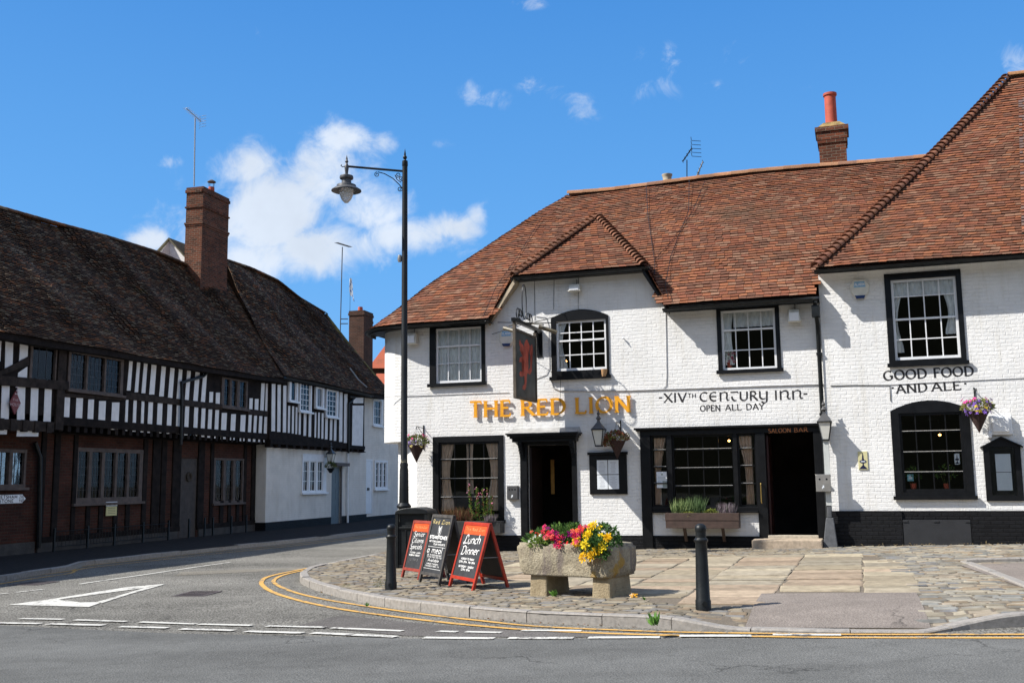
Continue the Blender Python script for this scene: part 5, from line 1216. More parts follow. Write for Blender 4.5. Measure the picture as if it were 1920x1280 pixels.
# ------------------------------------------------------------------ lettering: a small pen-stroke alphabet
def A_(cx, cy, rx, ry, a0, a1, n=10): return [(cx + rx * math.cos(math.radians(lerp(a0, a1, i / n))), cy + ry * math.sin(math.radians(lerp(a0, a1, i / n)))) for i in range(n + 1)]
CAP = {
 'A': (.74, [[(.04, 0), (.37, 1)], [(.37, 1), (.72, 0)], [(.16, .34), (.60, .34)]]),
 'B': (.60, [[(.10, 0), (.10, 1)], [(.10, 1)] + A_(.28, .77, .22, .23, 90, -90) + [(.10, .54)], [(.10, .54)] + A_(.30, .27, .26, .27, 90, -90) + [(.10, 0)]]),
 'C': (.72, [A_(.42, .5, .37, .5, 50, 310, 16)]),
 'D': (.76, [[(.10, 0), (.10, 1)], [(.10, 1)] + A_(.30, .5, .40, .5, 90, -90, 14) + [(.10, 0)]]),
 'E': (.58, [[(.10, 0), (.10, 1)], [(.10, 1), (.52, 1)], [(.10, .53), (.45, .53)], [(.10, 0), (.55, 0)]]),
 'F': (.54, [[(.10, 0), (.10, 1)], [(.10, 1), (.52, 1)], [(.10, .52), (.43, .52)]]),
 'G': (.80, [A_(.42, .5, .37, .5, 48, 315, 16), [(.70, .44), (.70, .12)], [(.52, .44), (.80, .44)]]),
 'H': (.80, [[(.10, 0), (.10, 1)], [(.70, 0), (.70, 1)], [(.10, .52), (.70, .52)]]),
 'I': (.26, [[(.13, 0), (.13, 1)]]),
 'K': (.66, [[(.10, 0), (.10, 1)], [(.60, 1), (.12, .48)], [(.22, .58), (.64, 0)]]),
 'L': (.56, [[(.10, 0), (.10, 1)], [(.10, 0), (.54, 0)]]),
 'M': (.90, [[(.10, 0), (.14, 1)], [(.14, 1), (.45, .15)], [(.45, .15), (.76, 1)], [(.76, 1), (.80, 0)]]),
 'N': (.80, [[(.10, 0), (.10, 1)], [(.10, 1), (.70, 0)], [(.70, 0), (.70, 1)]]),
 'O': (.82, [A_(.41, .5, .37, .5, 0, 360, 22)]),
 'P': (.58, [[(.10, 0), (.10, 1)], [(.10, 1)] + A_(.28, .74, .24, .26, 90, -90) + [(.10, .48)]]),
 'R': (.68, [[(.10, 0), (.10, 1)], [(.10, 1)] + A_(.28, .75, .23, .25, 90, -90) + [(.10, .50)], [(.30, .5), (.66, 0)]]),
 'S': (.54, [A_(.28, .76, .20, .24, 40, 220, 9) + A_(.27, .26, .22, .26, 60, -150, 11)]),
 'T': (.68, [[(.34, 0), (.34, 1)], [(.03, 1), (.65, 1)]]),
 'U': (.76, [[(.10, 1), (.10, .32)] + A_(.38, .32, .28, .32, 180, 360, 10) + [(.66, 1)]]),
 'V': (.70, [[(.03, 1), (.36, 0)], [(.36, 0), (.68, 1)]]),
 'X': (.68, [[(.04, 1), (.64, 0)], [(.62, 1), (.04, 0)]]),
 'Y': (.66, [[(.03, 1), (.33, .48)], [(.64, 1), (.33, .48)], [(.33, .5), (.33, 0)]]),
 '-': (.36, [[(.04, .5), (.30, .5)]]), '.': (.3, [[(.15, .40), (.15, .60)]]), ' ': (.36, []), '1': (.4, [[(.2, 0), (.2, 1)], [(.05, .8), (.2, 1)]]),
 '2': (.55, [A_(.27, .74, .21, .26, 160, -40, 8) + [(.05, 0)], [(.05, 0), (.52, 0)]]), '3': (.5, [A_(.24, .75, .2, .25, 140, -90, 8), A_(.24, .26, .23, .26, 90, -140, 9)]),
 '5': (.5, [[(.45, 1), (.12, 1), (.09, .58)] + A_(.22, .32, .24, .32, 100, -140, 9)]), '9': (.55, [A_(.27, .70, .21, .28, 0, 360, 12), [(.48, .70), (.40, .2), (.2, 0)]]), '/': (.4, [[(.05, 0), (.38, 1)]]), ':': (.2, [[(.1, .15), (.1, .22)], [(.1, .6), (.1, .67)]]), '0': (.6, [A_(.29, .5, .23, .5, 0, 360, 14)]),
}
UNC = dict(CAP)                            # uncial forms for the inn line
UNC.update({'E': (.74, [A_(.42, .5, .36, .5, 60, 300, 14), [(.10, .52), (.62, .52)]]), 'N': (.86, [[(.12, 0), (.12, .98)], [(.12, .70), (.30, .93), (.52, .98), (.68, .88), (.70, .62), (.66, .28), (.74, .04), (.90, .10)]]),
 'Y': (.76, [[(.08, 1), (.08, .55)] + A_(.34, .42, .26, .30, 180, 320, 8), [(.68, 1), (.66, .2)] + A_(.42, -.05, .24, .25, 0, -150, 8)]), 'T': (.66, [A_(.40, .42, .26, .42, 170, 300, 9), [(.02, .94), (.66, .98)]]),
 'h': (.8, [[(.12, 0), (.12, 1)], [(.12, .5)] + A_(.40, .36, .28, .28, 120, 0, 8) + [(.68, 0)]])})
LOW = {'a': (.52, [A_(.24, .28, .19, .28, 30, 390, 12), [(.44, .56), (.44, 0)]]), 'b': (.52, [[(.08, 1), (.08, 0)], A_(.28, .28, .2, .28, 0, 360, 12)]), 'c': (.44, [A_(.25, .28, .19, .28, 50, 310, 10)]), 'd': (.54, [A_(.24, .28, .19, .28, 0, 360, 12), [(.45, 1.0), (.45, 0)]]),
 'e': (.48, [[(.08, .30), (.42, .34)] + A_(.25, .30, .18, .28, 10, 300, 11)]), 'h': (.54, [[(.08, 1), (.08, 0)], [(.08, .38)] + A_(.27, .36, .18, .2, 150, 0, 7) + [(.45, 0)]]), 'i': (.24, [[(.12, .56), (.12, 0)], [(.13, .78), (.13, .86)]]), 'l': (.24, [[(.12, 1), (.12, .05), (.2, 0)]]),
 'm': (.78, [[(.08, .56), (.08, 0)], [(.08, .38)] + A_(.23, .36, .15, .2, 150, 0, 6) + [(.38, 0)], [(.38, .38)] + A_(.54, .36, .15, .2, 150, 0, 6) + [(.69, 0)]]), 'n': (.54, [[(.08, .56), (.08, 0)], [(.08, .38)] + A_(.27, .36, .18, .2, 150, 0, 7) + [(.45, 0)]]),
 'o': (.50, [A_(.25, .28, .19, .28, 0, 360, 12)]), 'p': (.52, [[(.08, .56), (.08, -.38)], A_(.28, .28, .2, .28, 0, 360, 12)]), 'r': (.38, [[(.08, .56), (.08, 0)], [(.08, .36), (.20, .54), (.36, .52)]]), 's': (.40, [A_(.2, .43, .13, .14, 40, 230, 6) + A_(.2, .14, .15, .15, 60, -150, 8)]),
 't': (.36, [[(.16, .85), (.16, .06), (.3, 0)], [(.02, .56), (.32, .56)]]), 'u': (.54, [[(.08, .56), (.08, .2)] + A_(.26, .2, .18, .2, 180, 350, 7) + [(.45, .56), (.45, 0)]]), 'v': (.46, [[(.04, .56), (.22, 0), (.42, .56)]]), 'z': (.42, [[(.04, .56), (.38, .56), (.04, 0), (.4, 0)]])}
SCR = dict(CAP); SCR.update(LOW); SCR.update({'L': (.66, [A_(.40, .80, .17, .2, -20, 200, 8) + [(.20, .2)], A_(.16, .10, .13, .1, 60, 300, 6) + [(.35, .08), (.62, .06)]]), 'D': (.78, [[(.16, .02), (.16, .96)], [(.02, .88), (.30, 1.0)] + A_(.34, .5, .38, .5, 90, -90, 12) + [(.06, .04)]])})
def layout(text, font, sp=.12):
    x = 0; out = []
    for ch in text:
        if ch not in font: ch2 = ch.upper()
        else: ch2 = ch
        w, st = font.get(ch2, CAP[' ']); out.append((x, st)); x += w + sp
    return out, x - sp
def text_mb(mb, text, font, ax, p0, p1, h0, y, thick, thin, depth, slant=0.0, nib=30, serif=0.0, sp=.12, arch=0.0, sph=0):
    """writes text between p0 and p1 = (x, z) base points; ax maps (x, y, z) to mesh coordinates"""
    lay, wd = layout(text, font, sp); dx, dz = p1[0] - p0[0], p1[1] - p0[1]; L = math.hypot(dx, dz); sx = L / wd; cx, cz = dx / L, dz / L; k = 0
    for x0, sts in lay:
        for st in sts:
            pts = [((x0 + a) * sx + b * h0 * slant, b * h0) for a, b in st]; k += 1; yo = y - .0005 * (k % 5)
            segs = [pts]
            if serif and len(st) == 2:
                for (a, b), (c, d) in ((st[0], st[1]), (st[1], st[0])):
                    if abs(b - d) > .3 and (abs(b) < .01 or abs(b - 1) < .01): segs.append([((x0 + a - serif) * sx, b * h0), ((x0 + a + serif) * sx, b * h0)])
                    elif abs(b - d) < .05 and c < a and a > .4 and abs(b - .53) > .1: sgn = -1 if b > .7 else 1; segs.append([((x0 + a) * sx, b * h0), ((x0 + a + .02) * sx, (b + sgn * .18) * h0)])
            for si, P_ in enumerate(segs):
                n = len(P_); L_, R_ = [], []
                for i in range(n):
                    a, b = P_[max(i - 1, 0)], P_[min(i + 1, n - 1)]; tx, tz = b[0] - a[0], b[1] - a[1]; l = math.hypot(tx, tz) or 1; tx /= l; tz /= l
                    an = math.atan2(tz, tx); wv = (thin + (thick - thin) * abs(math.sin(an - math.radians(nib)))) * h0 / 2
                    if si: wv = thin * h0 * .5
                    L_.append((P_[i][0] - tz * wv, P_[i][1] + tx * wv)); R_.append((P_[i][0] + tz * wv, P_[i][1] - tx * wv))
                yb = yo - .0011 * si
                def M_(q, yy):
                    X_, Z_ = q; f = X_ / L; return ax(p0[0] + X_ * cx - Z_ * cz, yy, p0[1] + X_ * cz + Z_ * cx + arch * 4 * f * (1 - f))
                v = [M_(q, yb - depth) for q in L_] + [M_(q, yb - depth) for q in R_] + [M_(q, yb) for q in L_] + [M_(q, yb) for q in R_]
                fs = []
                for i in range(n - 1):
                    fs.append((i, i + 1, n + i + 1, n + i))
                    if depth > .002: fs += [(i, 2 * n + i, 2 * n + i + 1, i + 1), (n + i, n + i + 1, 3 * n + i + 1, 3 * n + i)]
                if depth > .002: fs += [(0, n, 3 * n, 2 * n), (n - 1, 3 * n - 1, 4 * n - 1, 2 * n - 1)]
                mb.idx(v, fs)
I_ = lambda x, y, z: (x, y, z)
def wall_text(F, parent, name, words, font, y, h_px, m_, thick, thin, depth=.0008, **k):
    for text, a, b in words:
        mb = MB(); p0, p1 = F.fp(*a, y), F.fp(*b, y); xm = (a[0] + b[0]) / 2; h = F.fp(xm, a[1] - h_px, y)[1] - F.fp(xm, a[1], y)[1]
        text_mb(mb, text, font, I_, p0, p1, h, y, thick, thin, depth, **k); mb.build(name, m_, parent)
wall_text(F1, inn, 'gold_lettering', [('THE', (881, 781.5), (958, 779)), ('RED', (977, 778.5), (1061, 775.5)), ('LION', (1079, 774.5), (1183, 771))], CAP, -.036, 28, M_GOLD, .22, .09, .030, nib=22, serif=.11, sp=.13)
M_PAINT = plain('black_sign_paint', (.015, .014, .016), .6, .3, 12)
wall_text(F1, inn, 'painted_lettering', [('-', (1235, 754), (1243.5, 753.5)), ('X', (1245, 754), (1261, 753.5)), ('IV', (1263, 753.5), (1287, 753)), ('CENTURY', (1312, 752), (1440, 749.5)), ('INN', (1452, 749), (1505, 747.5)), ('-', (1506, 747), (1516, 746.5))], UNC, -.0012, 16.5, M_PAINT, .22, .085, serif=.07, nib=35)
wall_text(F1, inn, 'painted_lettering', [('TH', (1290, 746), (1305, 745.5))], CAP, -.0012, 8, M_PAINT, .18, .12, nib=30)
wall_text(F1, inn, 'painted_lettering', [('OPEN', (1313, 771), (1351, 770)), ('ALL', (1360, 769.5), (1390, 768.5)), ('DAY', (1399, 768), (1433, 767))], CAP, -.0012, 11, M_PAINT, .20, .10, serif=.05, nib=25)
wall_text(F1, inn, 'bar_lettering', [('SALOON', (1441, 811.5), (1483, 810)), ('BAR', (1489, 810), (1515, 809))], CAP, -.054, 8, plain('copper_sign_paint', (.42, .15, .045), .5, .1, 12), .17, .09, nib=20)
wall_text(F3, wing, 'painted_lettering', [('GOOD', (1657, 713), (1738, 708)), ('FOOD', (1751, 707.5), (1826, 703.5))], CAP, -.0012, 17, M_PAINT, .23, .10, serif=.10, nib=20)
wall_text(F3, wing, 'painted_lettering', [('.', (1672, 735), (1676, 735)), ('AND', (1681, 737), (1739, 733.5)), ('ALE', (1747, 733), (1802, 730)), ('.', (1808, 727), (1812, 727))], CAP, -.0012, 16, M_PAINT, .23, .10, serif=.10, nib=20)

# ------------------------------------------------------------------ cables and small marks on the walls
def cable(F, parent, pxs, y=-.012, r=.009, m_=None, name='cable'):
    mb = MB(); mb.tube([F.p3(px, py, y) for px, py in pxs], r, 5); return mb.build(name, m_ or plain('painted_cable', (.42, .42, .43), .6, .2, 9), parent, smooth=True)
cable(F1, inn, [(722, 744), (800, 741), (905, 737), (955, 736)], -.01, .007)
cable(F1, inn, [(1033, 712), (1038, 727), (1050, 732), (1100, 733), (1180, 732), (1250, 729.5), (1330, 727), (1430, 723.5), (1547, 720)], -.016, .014)
cable(F1, inn, [(1248, 583), (1249, 640), (1250, 700), (1249, 722), (1243, 728)], -.012, .008)
cable(F1, inn, [(1005, 593), (1024, 595), (1029, 610), (1030, 690), (1024, 702), (1000, 711)], -.012, .007)
cable(F1, inn, [(1002, 520), (1003, 600)], -.01, .005, M_BLACKM); cable(F1, inn, [(1039, 517), (1038, 580)], -.01, .005, M_BLACKM); cable(F1, inn, [(1051, 712), (1050, 783)], -.085, .005, M_BLACKM)
cable(F1, inn, [(1085, 512), (1084, 580)], -.01, .005, M_BLACKM)
cable(F3, wing, [(1557, 723), (1600, 722), (1668, 722), (1670, 752)], -.012, .008, M_BLACKM); cable(F3, wing, [(1668, 721), (1760, 716), (1860, 711), (1930, 708)], -.010, .007)
def roof_pt(px, py):
    """point on the main roof plane"""
    d = ray(px, py); n = (F1.dy * -1 * (ZR - ze) + Vector((0, 0, 1)) * (YR - YO)).normalized(); p0 = F1.w(0, YO, ze + .12)
    t = (p0 - EYE).dot(n) / d.dot(n); p = EYE + d * t; q = p - F1.o; return Vector((q.dot(F1.dx), q.dot(F1.dy), p.z))
for L_ in ([(1212, 352), (1216, 410), (1226, 480), (1229, 500), (1228, 520)], [(1293, 342), (1292, 400), (1272, 450), (1258, 488), (1248, 540), (1254, 565)], [(1322, 345), (1300, 400), (1262, 455), (1230, 490)], [(1018, 410), (975, 480), (930, 545), (908, 598)]):
    mb = MB(); mb.tube([roof_pt(*p) + Vector((0, -.05, .055)) for p in L_], .008, 4); mb.build('roof_cable', M_BLACKM, inn)

# ------------------------------------------------------------------ chimneys and aerials on the inn
def stack(parent, F, px0, px1, ytop, ybot, y, dep, m_, flare=True):
    u0, u1, z0, z1 = F.rect(px0, ytop, px1, ybot, y); mb = MB(); mb.box(u0 + .03, u1 - .03, y, y + dep, z0 - 1.5, z1 - .45)
    if flare: mb.box(u0, u1, y - .03, y + dep + .03, z1 - .449, z1 - .36); mb.box(u0 - .01, u1 + .01, y - .04, y + dep + .04, z1 - .359, z1 - .14); mb.box(u0 - .05, u1 + .05, y - .08, y + dep + .08, z1 - .139, z1 - .02)
    return mb.build('chimney', m_, parent), (u0 + u1) / 2, z1
ch, um, zt_ = stack(rf, F1, 1533, 1589, 236, 305, 4.0, .62, M_CHIM)
mb = MB(); mb.hexa([(um - .36, 3.95, zt_ - .02), (um + .36, 3.95, zt_ - .02), (um + .36, 4.67, zt_ - .02), (um - .36, 4.67, zt_ - .02)], [(um - .2, 4.1, zt_ + .14), (um + .2, 4.1, zt_ + .14), (um + .2, 4.5, zt_ + .14), (um - .2, 4.5, zt_ + .14)])
mb.build('mortar_cap', plain('lichen_mortar', (.28, .19, .07), .9, .5, 6, bd=.02), ch)
mb = MB(); zc = F1.fp(1557, 176, 4.3)[1]; H_ = zc - zt_ - .1; mb.lathe([(.155, 0), (.150, .1), (.145, H_ - .09), (.175, H_ - .06), (.175, H_), (.14, H_), (.13, H_ - .2)], um, 4.3, zt_ + .1, 18); mb.build('chimney_pot', M_TERRA, ch, smooth=True)
u0, u1, z0, z1_ = F1.rect(1215, 341, 1262, 360, 4.6); mb = MB(); mb.box(u0, u1, 4.5, 5.0, z0 - .6, z1_ + .0); c4 = mb.build('chimney', M_CHIMD, rf)
mb = MB(); uu = F1.fp(1251, 335, 4.7)[0]; mb.lathe([(.13, 0), (.12, .08), (.13, .16), (.15, .19), (.15, .22), (.11, .22)], uu, 4.7, z1_, 14); mb.build('chimney_pot', M_BUFF, c4, smooth=True)
def aerial(name, F, pxb, pxt, y, boom, els, label, m_=None, ring=True, r=.026, dirn=(1, 0, 0)):
    """boom: two pixel ends; els: half length of the rods"""
    b, t = F.p3(*pxb, y), F.p3(*pxt, y); root = empty(name, F.w(*b), F.a, label, 'aerial'); M__ = m_ or M_ALU
    mb = MB(); mb.tube([(0, 0, 0), tuple(t - b)], r, 6); mb.build('mast', M__, root)
    a, c = F.p3(*boom[0], y) - b, F.p3(*boom[1], y) - b; mb = MB(); mb.tube([a, c], .018, 5); n = max(5, int((c - a).length / .09)); d = (c - a).normalized()
    for i in range(n): p = a.lerp(c, i / (n - 1)); e_ = Vector((0, 1, 0)) * els if not dirn[2] else Vector((0, .2, 1)) * els; mb.tube([p - e_, p + e_], .008, 4)
    mb.build('boom', M__, root)
    if ring:
        mb = MB(); q = c
        for s in (-1, 1):
            for k in range(5): z_ = (k - 2) * .085 * 1.3; mb.tube([q + Vector((0, s * .02, z_)), q + Vector((.10 * s + .12, s * .22, z_ + .02))], .008, 4)
        mb.build('reflector', M__, root)
    return root
aerial('tv_aerial', F2, (364, 349), (366, 222), 2.9, ((349, 203), (377, 228)), .14, 'tall banded aerial on the big brick chimney of the timber-framed house')
a2_ = aerial('tv_aerial', F2, (638, 622), (642, 463), 3.2, ((631, 455), (657, 463)), .12, 'thin mast aerial strapped beside the dark chimney of the cottage', M_GREYM, False)
aerial('tv_aerial', F1, (1288, 345), (1288, 300), 4.0, ((1280, 303), (1297, 278)), .12, 'dark upright aerial on the ridge of the inn, left of a smaller one', M_BLACKM, True, .014)
aerial('tv_aerial', F1, (1310, 345), (1311, 318), 4.3, ((1305, 333), (1318, 303)), .14, 'small tilted aerial on the ridge of the inn, right of a dark one', M_GREYM, False, .010)
mb = MB(); p_ = F2.p3(640, 598, 3.2) - F2.p3(638, 622, 3.2); q_ = F2.p3(652, 598, 3.35) - F2.p3(638, 622, 3.2); mb.tube([p_, q_], .03, 5); mb.tube([p_ - Vector((0, 0, .25)), q_ - Vector((0, 0, .25))], .03, 5); mb.build('bracket', M_GREYM, a2_)
# flag
b = F2.p3(656, 585, 3.9); t = F2.p3(657, 521, 3.9); fl = empty('flag', F2.w(*b), F2.a, 'small white and blue flag flying from a pole behind the dark chimney', 'flag'); mb = MB(); mb.tube([(0, 0, 0), tuple(t - b)], .012, 5); mb.build('pole', M_BLACKM, fl)
mb = MB(); L_ = (t - b); n = 8; w_ = .75; vs_ = []
for j in range(n + 1):
    f = j / n
    for i in range(n + 1):
        q = i / n; ww = w_ * (.12 + .88 * f) ; vs_.append((q * ww * .9 + .01, .06 * math.sin(q * 6 + f * 3), L_.z - .02 - f * L_.z * .5 - q * .25 * f))
for j in range(n):
    for i in range(n):
        c = (.10, .22, .50) if (i + 2 * j) % 5 == 1 else (.75, .78, .80); k = j * (n + 1) + i; mb.idx([vs_[k], vs_[k + 1], vs_[k + n + 2], vs_[k + n + 1]], [(0, 1, 2, 3)], c)
mb.build('flag_cloth', M_PETAL, fl)

# ------------------------------------------------------------------ fittings on the inn
def onwall(F, px, py, y=0.0): u_, z_ = F.fp(px, py, y); return u_, z_
def fix(name, F, px, py, label, cat, group=None, y=0.0):
    u_, z_ = F.fp(px, py, y); p = F.w(u_, y, z_); return empty(name, p, F.a, label, cat, group), u_, z_
def floodlight(F, px, py, w, h, label):
    r, _, _ = fix('floodlight', F, px, py, label, 'floodlight', 'floodlights on the inn'); mb = MB(); mb.hexa([(-w / 2, -.26, -h / 2), (w / 2, -.26, -h / 2), (w / 2, -.06, -h / 2), (-w / 2, -.06, -h / 2)], [(-w / 2 + .03, -.20, h / 2), (w / 2 - .03, -.20, h / 2), (w / 2 - .03, -.06, h / 2), (-w / 2 + .03, -.06, h / 2)]); mb.build('housing', M_CREAM, r, bevel=.012)
    mb = MB(); mb.box(-.03, .03, -.06, 0, -.02, .02); mb.tube([(0, -.03, .02), (.02, -.02, h / 2 + .12), (0, -.0, h / 2 + .14)], .008, 5); mb.build('bracket', M_BLACKM, r)
    mb = MB(); mb.box(-w / 2 + .04, w / 2 - .04, -.264, -.2605, -h / 2 + .02, h / 2 - .08); mb.build('lens', M_WOODW, r)
floodlight(F1, 777, 636, .30, .28, 'cream floodlight high on the rounded left corner of the inn')
floodlight(F1, 1081, 542, .30, .17, 'flat cream floodlight centred under the gable eaves of the inn')
floodlight(F1, 1490, 594, .28, .28, 'cream floodlight high on the wall left of the downpipe joint')
def alarm(F, px, py, label):
    r, _, _ = fix('alarm_box', F, px, py, label, 'alarm box', 'alarm boxes on the inn'); mb = MB(); s = .20; pts = [(-s * .55, s), (s * .55, s), (s, s * .35), (s * .85, -s * .4), (s * .45, -s), (-s * .45, -s), (-s * .85, -s * .4), (-s, s * .35)]
    mb.prism(pts[::-1], -.08, 0); mb.build('case', M_CREAM, r, bevel=.012); mb = MB(); mb.prism([(-.12, .03), (.12, .03), (.10, .15), (-.10, .15)], -.084, -.081); mb.build('blue_panel', plain('pale_blue_print', (.20, .42, .62), .5, .1, 9), r)
    mb = MB(); mb.prism([(-.08, -.21), (.08, -.21), (.11, -.15), (-.11, -.15)], -.09, -.01); mb.build('blue_lamp', plain('dark_blue_lamp', (.01, .03, .12), .3, .1, 9), r)
    mb = MB(); text_mb(mb, 'ALARM', CAP, I_, (-.10, .06), (.10, .06), .06, -.085, .2, .2, .001); mb.build('lettering', M_PAPER, r)
alarm(F1, 951, 633, 'octagonal alarm box behind the hanging sign'); alarm(F3, 1612, 542, 'octagonal alarm box left of the big upper window of the end range')

# hanging sign with its iron frame, square to the wall
hs = empty('hanging_pub_sign', F1.w(F1.fp(1012, 640)[0], 0, 0), F1.a, 'hanging pub sign with a red lion on a dark board in a wrought iron frame', 'pub sign')
zt_s = F1.fp(1010, 615)[1]; zn0 = HC + (900 - 742) * 21.1 / FPX + .02; zn1 = zn0 + 1.55; o1_, o0_ = -1.90, -.35
mb = MB(); fw = .06
mb.box(-.035, .035, o1_, o1_ + fw, zn0, zn1 + .14); mb.box(-.035, .035, o0_ - fw, o0_, zn0, zn1 + .1); mb.box(-.035, .035, o1_ + fw, o0_ - fw, zn0, zn0 + fw); mb.box(-.035, .035, o1_ + fw, o0_ - fw, zn1 - fw, zn1)
fr_ = mb.build('sign_frame', plain('weathered_sign_wood', (.085, .068, .05), .8, .4, 7, bd=.006), hs, bevel=.008)
mb = MB(); mb.box(-.015, .015, o1_ + fw, o0_ - fw, zn0 + fw, zn1 - fw); mb.build('sign_board', plain('faded_sign_board', (.035, .042, .042), .6, .6, 3), fr_)
# the lion rampant, both sides
LION = [[(.30, .90), (.42, .97), (.52, .93), (.58, .86), (.60, .80), (.66, .84), (.76, .86), (.84, .92), (.88, .84), (.80, .78), (.86, .74), (.78, .70), (.66, .72), (.62, .68), (.66, .60), (.76, .62), (.86, .58), (.90, .50), (.80, .52), (.68, .52), (.60, .54), (.58, .46), (.60, .38), (.70, .34), (.82, .36), (.90, .30), (.84, .26), (.72, .26), (.60, .30), (.56, .24), (.60, .14), (.70, .10), (.72, .04), (.58, .04), (.50, .10), (.46, .22), (.44, .32), (.38, .38), (.34, .50), (.36, .62), (.36, .72), (.28, .78), (.24, .86)],
        [(.40, .36), (.26, .34), (.14, .42), (.12, .58), (.20, .70), (.14, .80), (.06, .84), (.10, .92), (.20, .88), (.26, .74), (.20, .60), (.22, .48), (.34, .42)]]
for s in (1, -1):
    mb = MB()
    for poly in LION:
        v = [(s * .0165, lerp(o0_ - fw - .1, o1_ + fw + .12, a) if s < 0 else lerp(o0_ - fw - .12, o1_ + fw + .1, a), lerp(zn0 + fw + .12, zn1 - fw - .05, b)) for a, b in poly]
        bm = bmesh.new(); f = bm.faces.new([bm.verts.new(p) for p in v]); res = bmesh.ops.triangulate(bm, faces=[f]); bm.verts.index_update(); mb.idx([tuple(q.co) for q in bm.verts], [tuple(q.index for q in f_.verts) for f_ in bm.faces]); bm.free()
        v = None
    mb.build('lion_emblem', plain('faded_red_sign_paint', (.42, .06, .03), .6, .3, 7), fr_)
mb = MB(); mb.box(-.07, .07, -.02, 0.02, zn1 - .45, zn1 + .16); mb.hexa([(-.04, -.30, zn1 + .1), (.04, -.30, zn1 + .1), (.04, 0, zn1 + .1), (-.04, 0, zn1 + .1)][::1], [(-.04, -.30, zn1 + .14), (.04, -.30, zn1 + .14), (.04, 0, zn1 + .14), (-.04, 0, zn1 + .14)])
mb.face([(0, -.30, zn1 + .1), (0, -.02, zn1 + .1), (0, -.02, zn1 - .40)]); mb.box(-.045, .045, o1_ - .05, 0, zn1 + .141, zn1 + .22); mb.build('wall_bracket', M_BLACK, hs)
mb = MB(); xs_ = [(-.62, zn1 + .10), (.45, zn1 + .0)]
mb.tube([(-.72, -.95, zn1 + .30), (.62, -.55, zn1 + .26)], .010, 5); mb.tube([(0, -1.0, zn1 + .2), (.65, 0, zn1 + .55)], .009, 5); mb.tube([(0, -1.0, zn1 + .22), (-1.2, 0, zn1 + .18)], .007, 5)
for k in range(20):      # the tall ring and scrolls above the beam
    a, b = 2 * math.pi * k / 20, 2 * math.pi * (k + 1) / 20; yc = -1.15
    mb.tube([(0, yc + .28 * math.sin(a) * .55, zn1 + .70 - .40 * math.cos(a)), (0, yc + .28 * math.sin(b) * .55, zn1 + .70 - .40 * math.cos(b))], .012, 5)
for cy_, sg in ((-1.45, 1), (-.85, -1), (-1.6, 1), (-.7, -1)):
    mb.tube([(0, cy_ + sg * .13 * math.cos(a), zn1 + .36 + .12 * math.sin(a)) for a in [x * .45 for x in range(12)]], .014, 5)
    mb.lathe([(0, -.03), (.035, 0), (0, .03)], 0, cy_ + sg * .1, zn1 + .34, 8)
mb.build('ironwork', M_BLACKM, hs)
# two sign lamps on the beam
for sx, yy in ((-.45, -.95), (.35, -.8)):
    mb = MB(); mb.tube([(sx - .12, yy, zn1 + .16), (sx + .28, yy - .12 * (1 if sx < 0 else -1), zn1 + .02)], .045, 8); mb.tube([(0, yy, zn1 + .25), (sx, yy, zn1 + .2)], .014, 5)
    mb.build('sign_lamp', plain('old_brown_lamp', (.12, .10, .06), .5, .3, 9), hs, smooth=True)

def lantern(root, x, y, z, s, post=False):
    """four-sided tapered lantern, base centre at z"""
    mb = MB(); lo, hi, h = .075 * s, .14 * s, .38 * s
    b4 = [(x - lo, y - lo, z), (x + lo, y - lo, z), (x + lo, y + lo, z), (x - lo, y + lo, z)]; t4 = [(x - hi, y - hi, z + h), (x + hi, y - hi, z + h), (x + hi, y + hi, z + h), (x - hi, y + hi, z + h)]
    for a, b in zip(b4, t4): mb.tube([a, b], .011 * s, 4)
    mb.box(x - lo - .01, x + lo + .01, y - lo - .01, y + lo + .01, z - .02, z + .01); mb.box(x - hi - .02, x + hi + .02, y - hi - .02, y + hi + .02, z + h, z + h + .025)
    ft = mb.build('lantern_frame', M_BLACKM, root)
    mb = MB(); k = .96; c = lambda q: (x + (q[0] - x) * k, y + (q[1] - y) * k, q[2]); mb.hexa([c(q) for q in b4], [c(q) for q in t4]); mb.build('lantern_glass', plain('milky_lantern_glass', (.60, .60, .55), .2, .06, 9), root)
    mb = MB(); zz = z + h + .026; mb.lathe([(hi * 1.55, 0), (hi * .9, .09 * s), (hi * .38, .17 * s), (hi * .30, .22 * s)], x, y, zz, 4, a0=math.pi / 4); mb.lathe([(.03 * s, .22 * s), (.07 * s, .26 * s), (.035 * s, .31 * s), (.02 * s, .34 * s), (.045 * s, .38 * s), (.02 * s, .42 * s), (.0, .50 * s)], x, y, zz, 10)
    mb.build('lantern_roof', M_GREYM, root)
r, _, zl = fix('wall_lantern', F1, 1130, 836, 'black wall lantern between the main door and the hanging basket', 'lantern'); lantern(r, 0, -.34, 0, .92); mb = MB(); mb.tube([(0, -.34, .36), (0, -.2, .30), (0, 0, .15)], .014, 6); mb.box(-.04, .04, -.02, 0, .05, .3); mb.build('bracket', M_BLACKM, r)
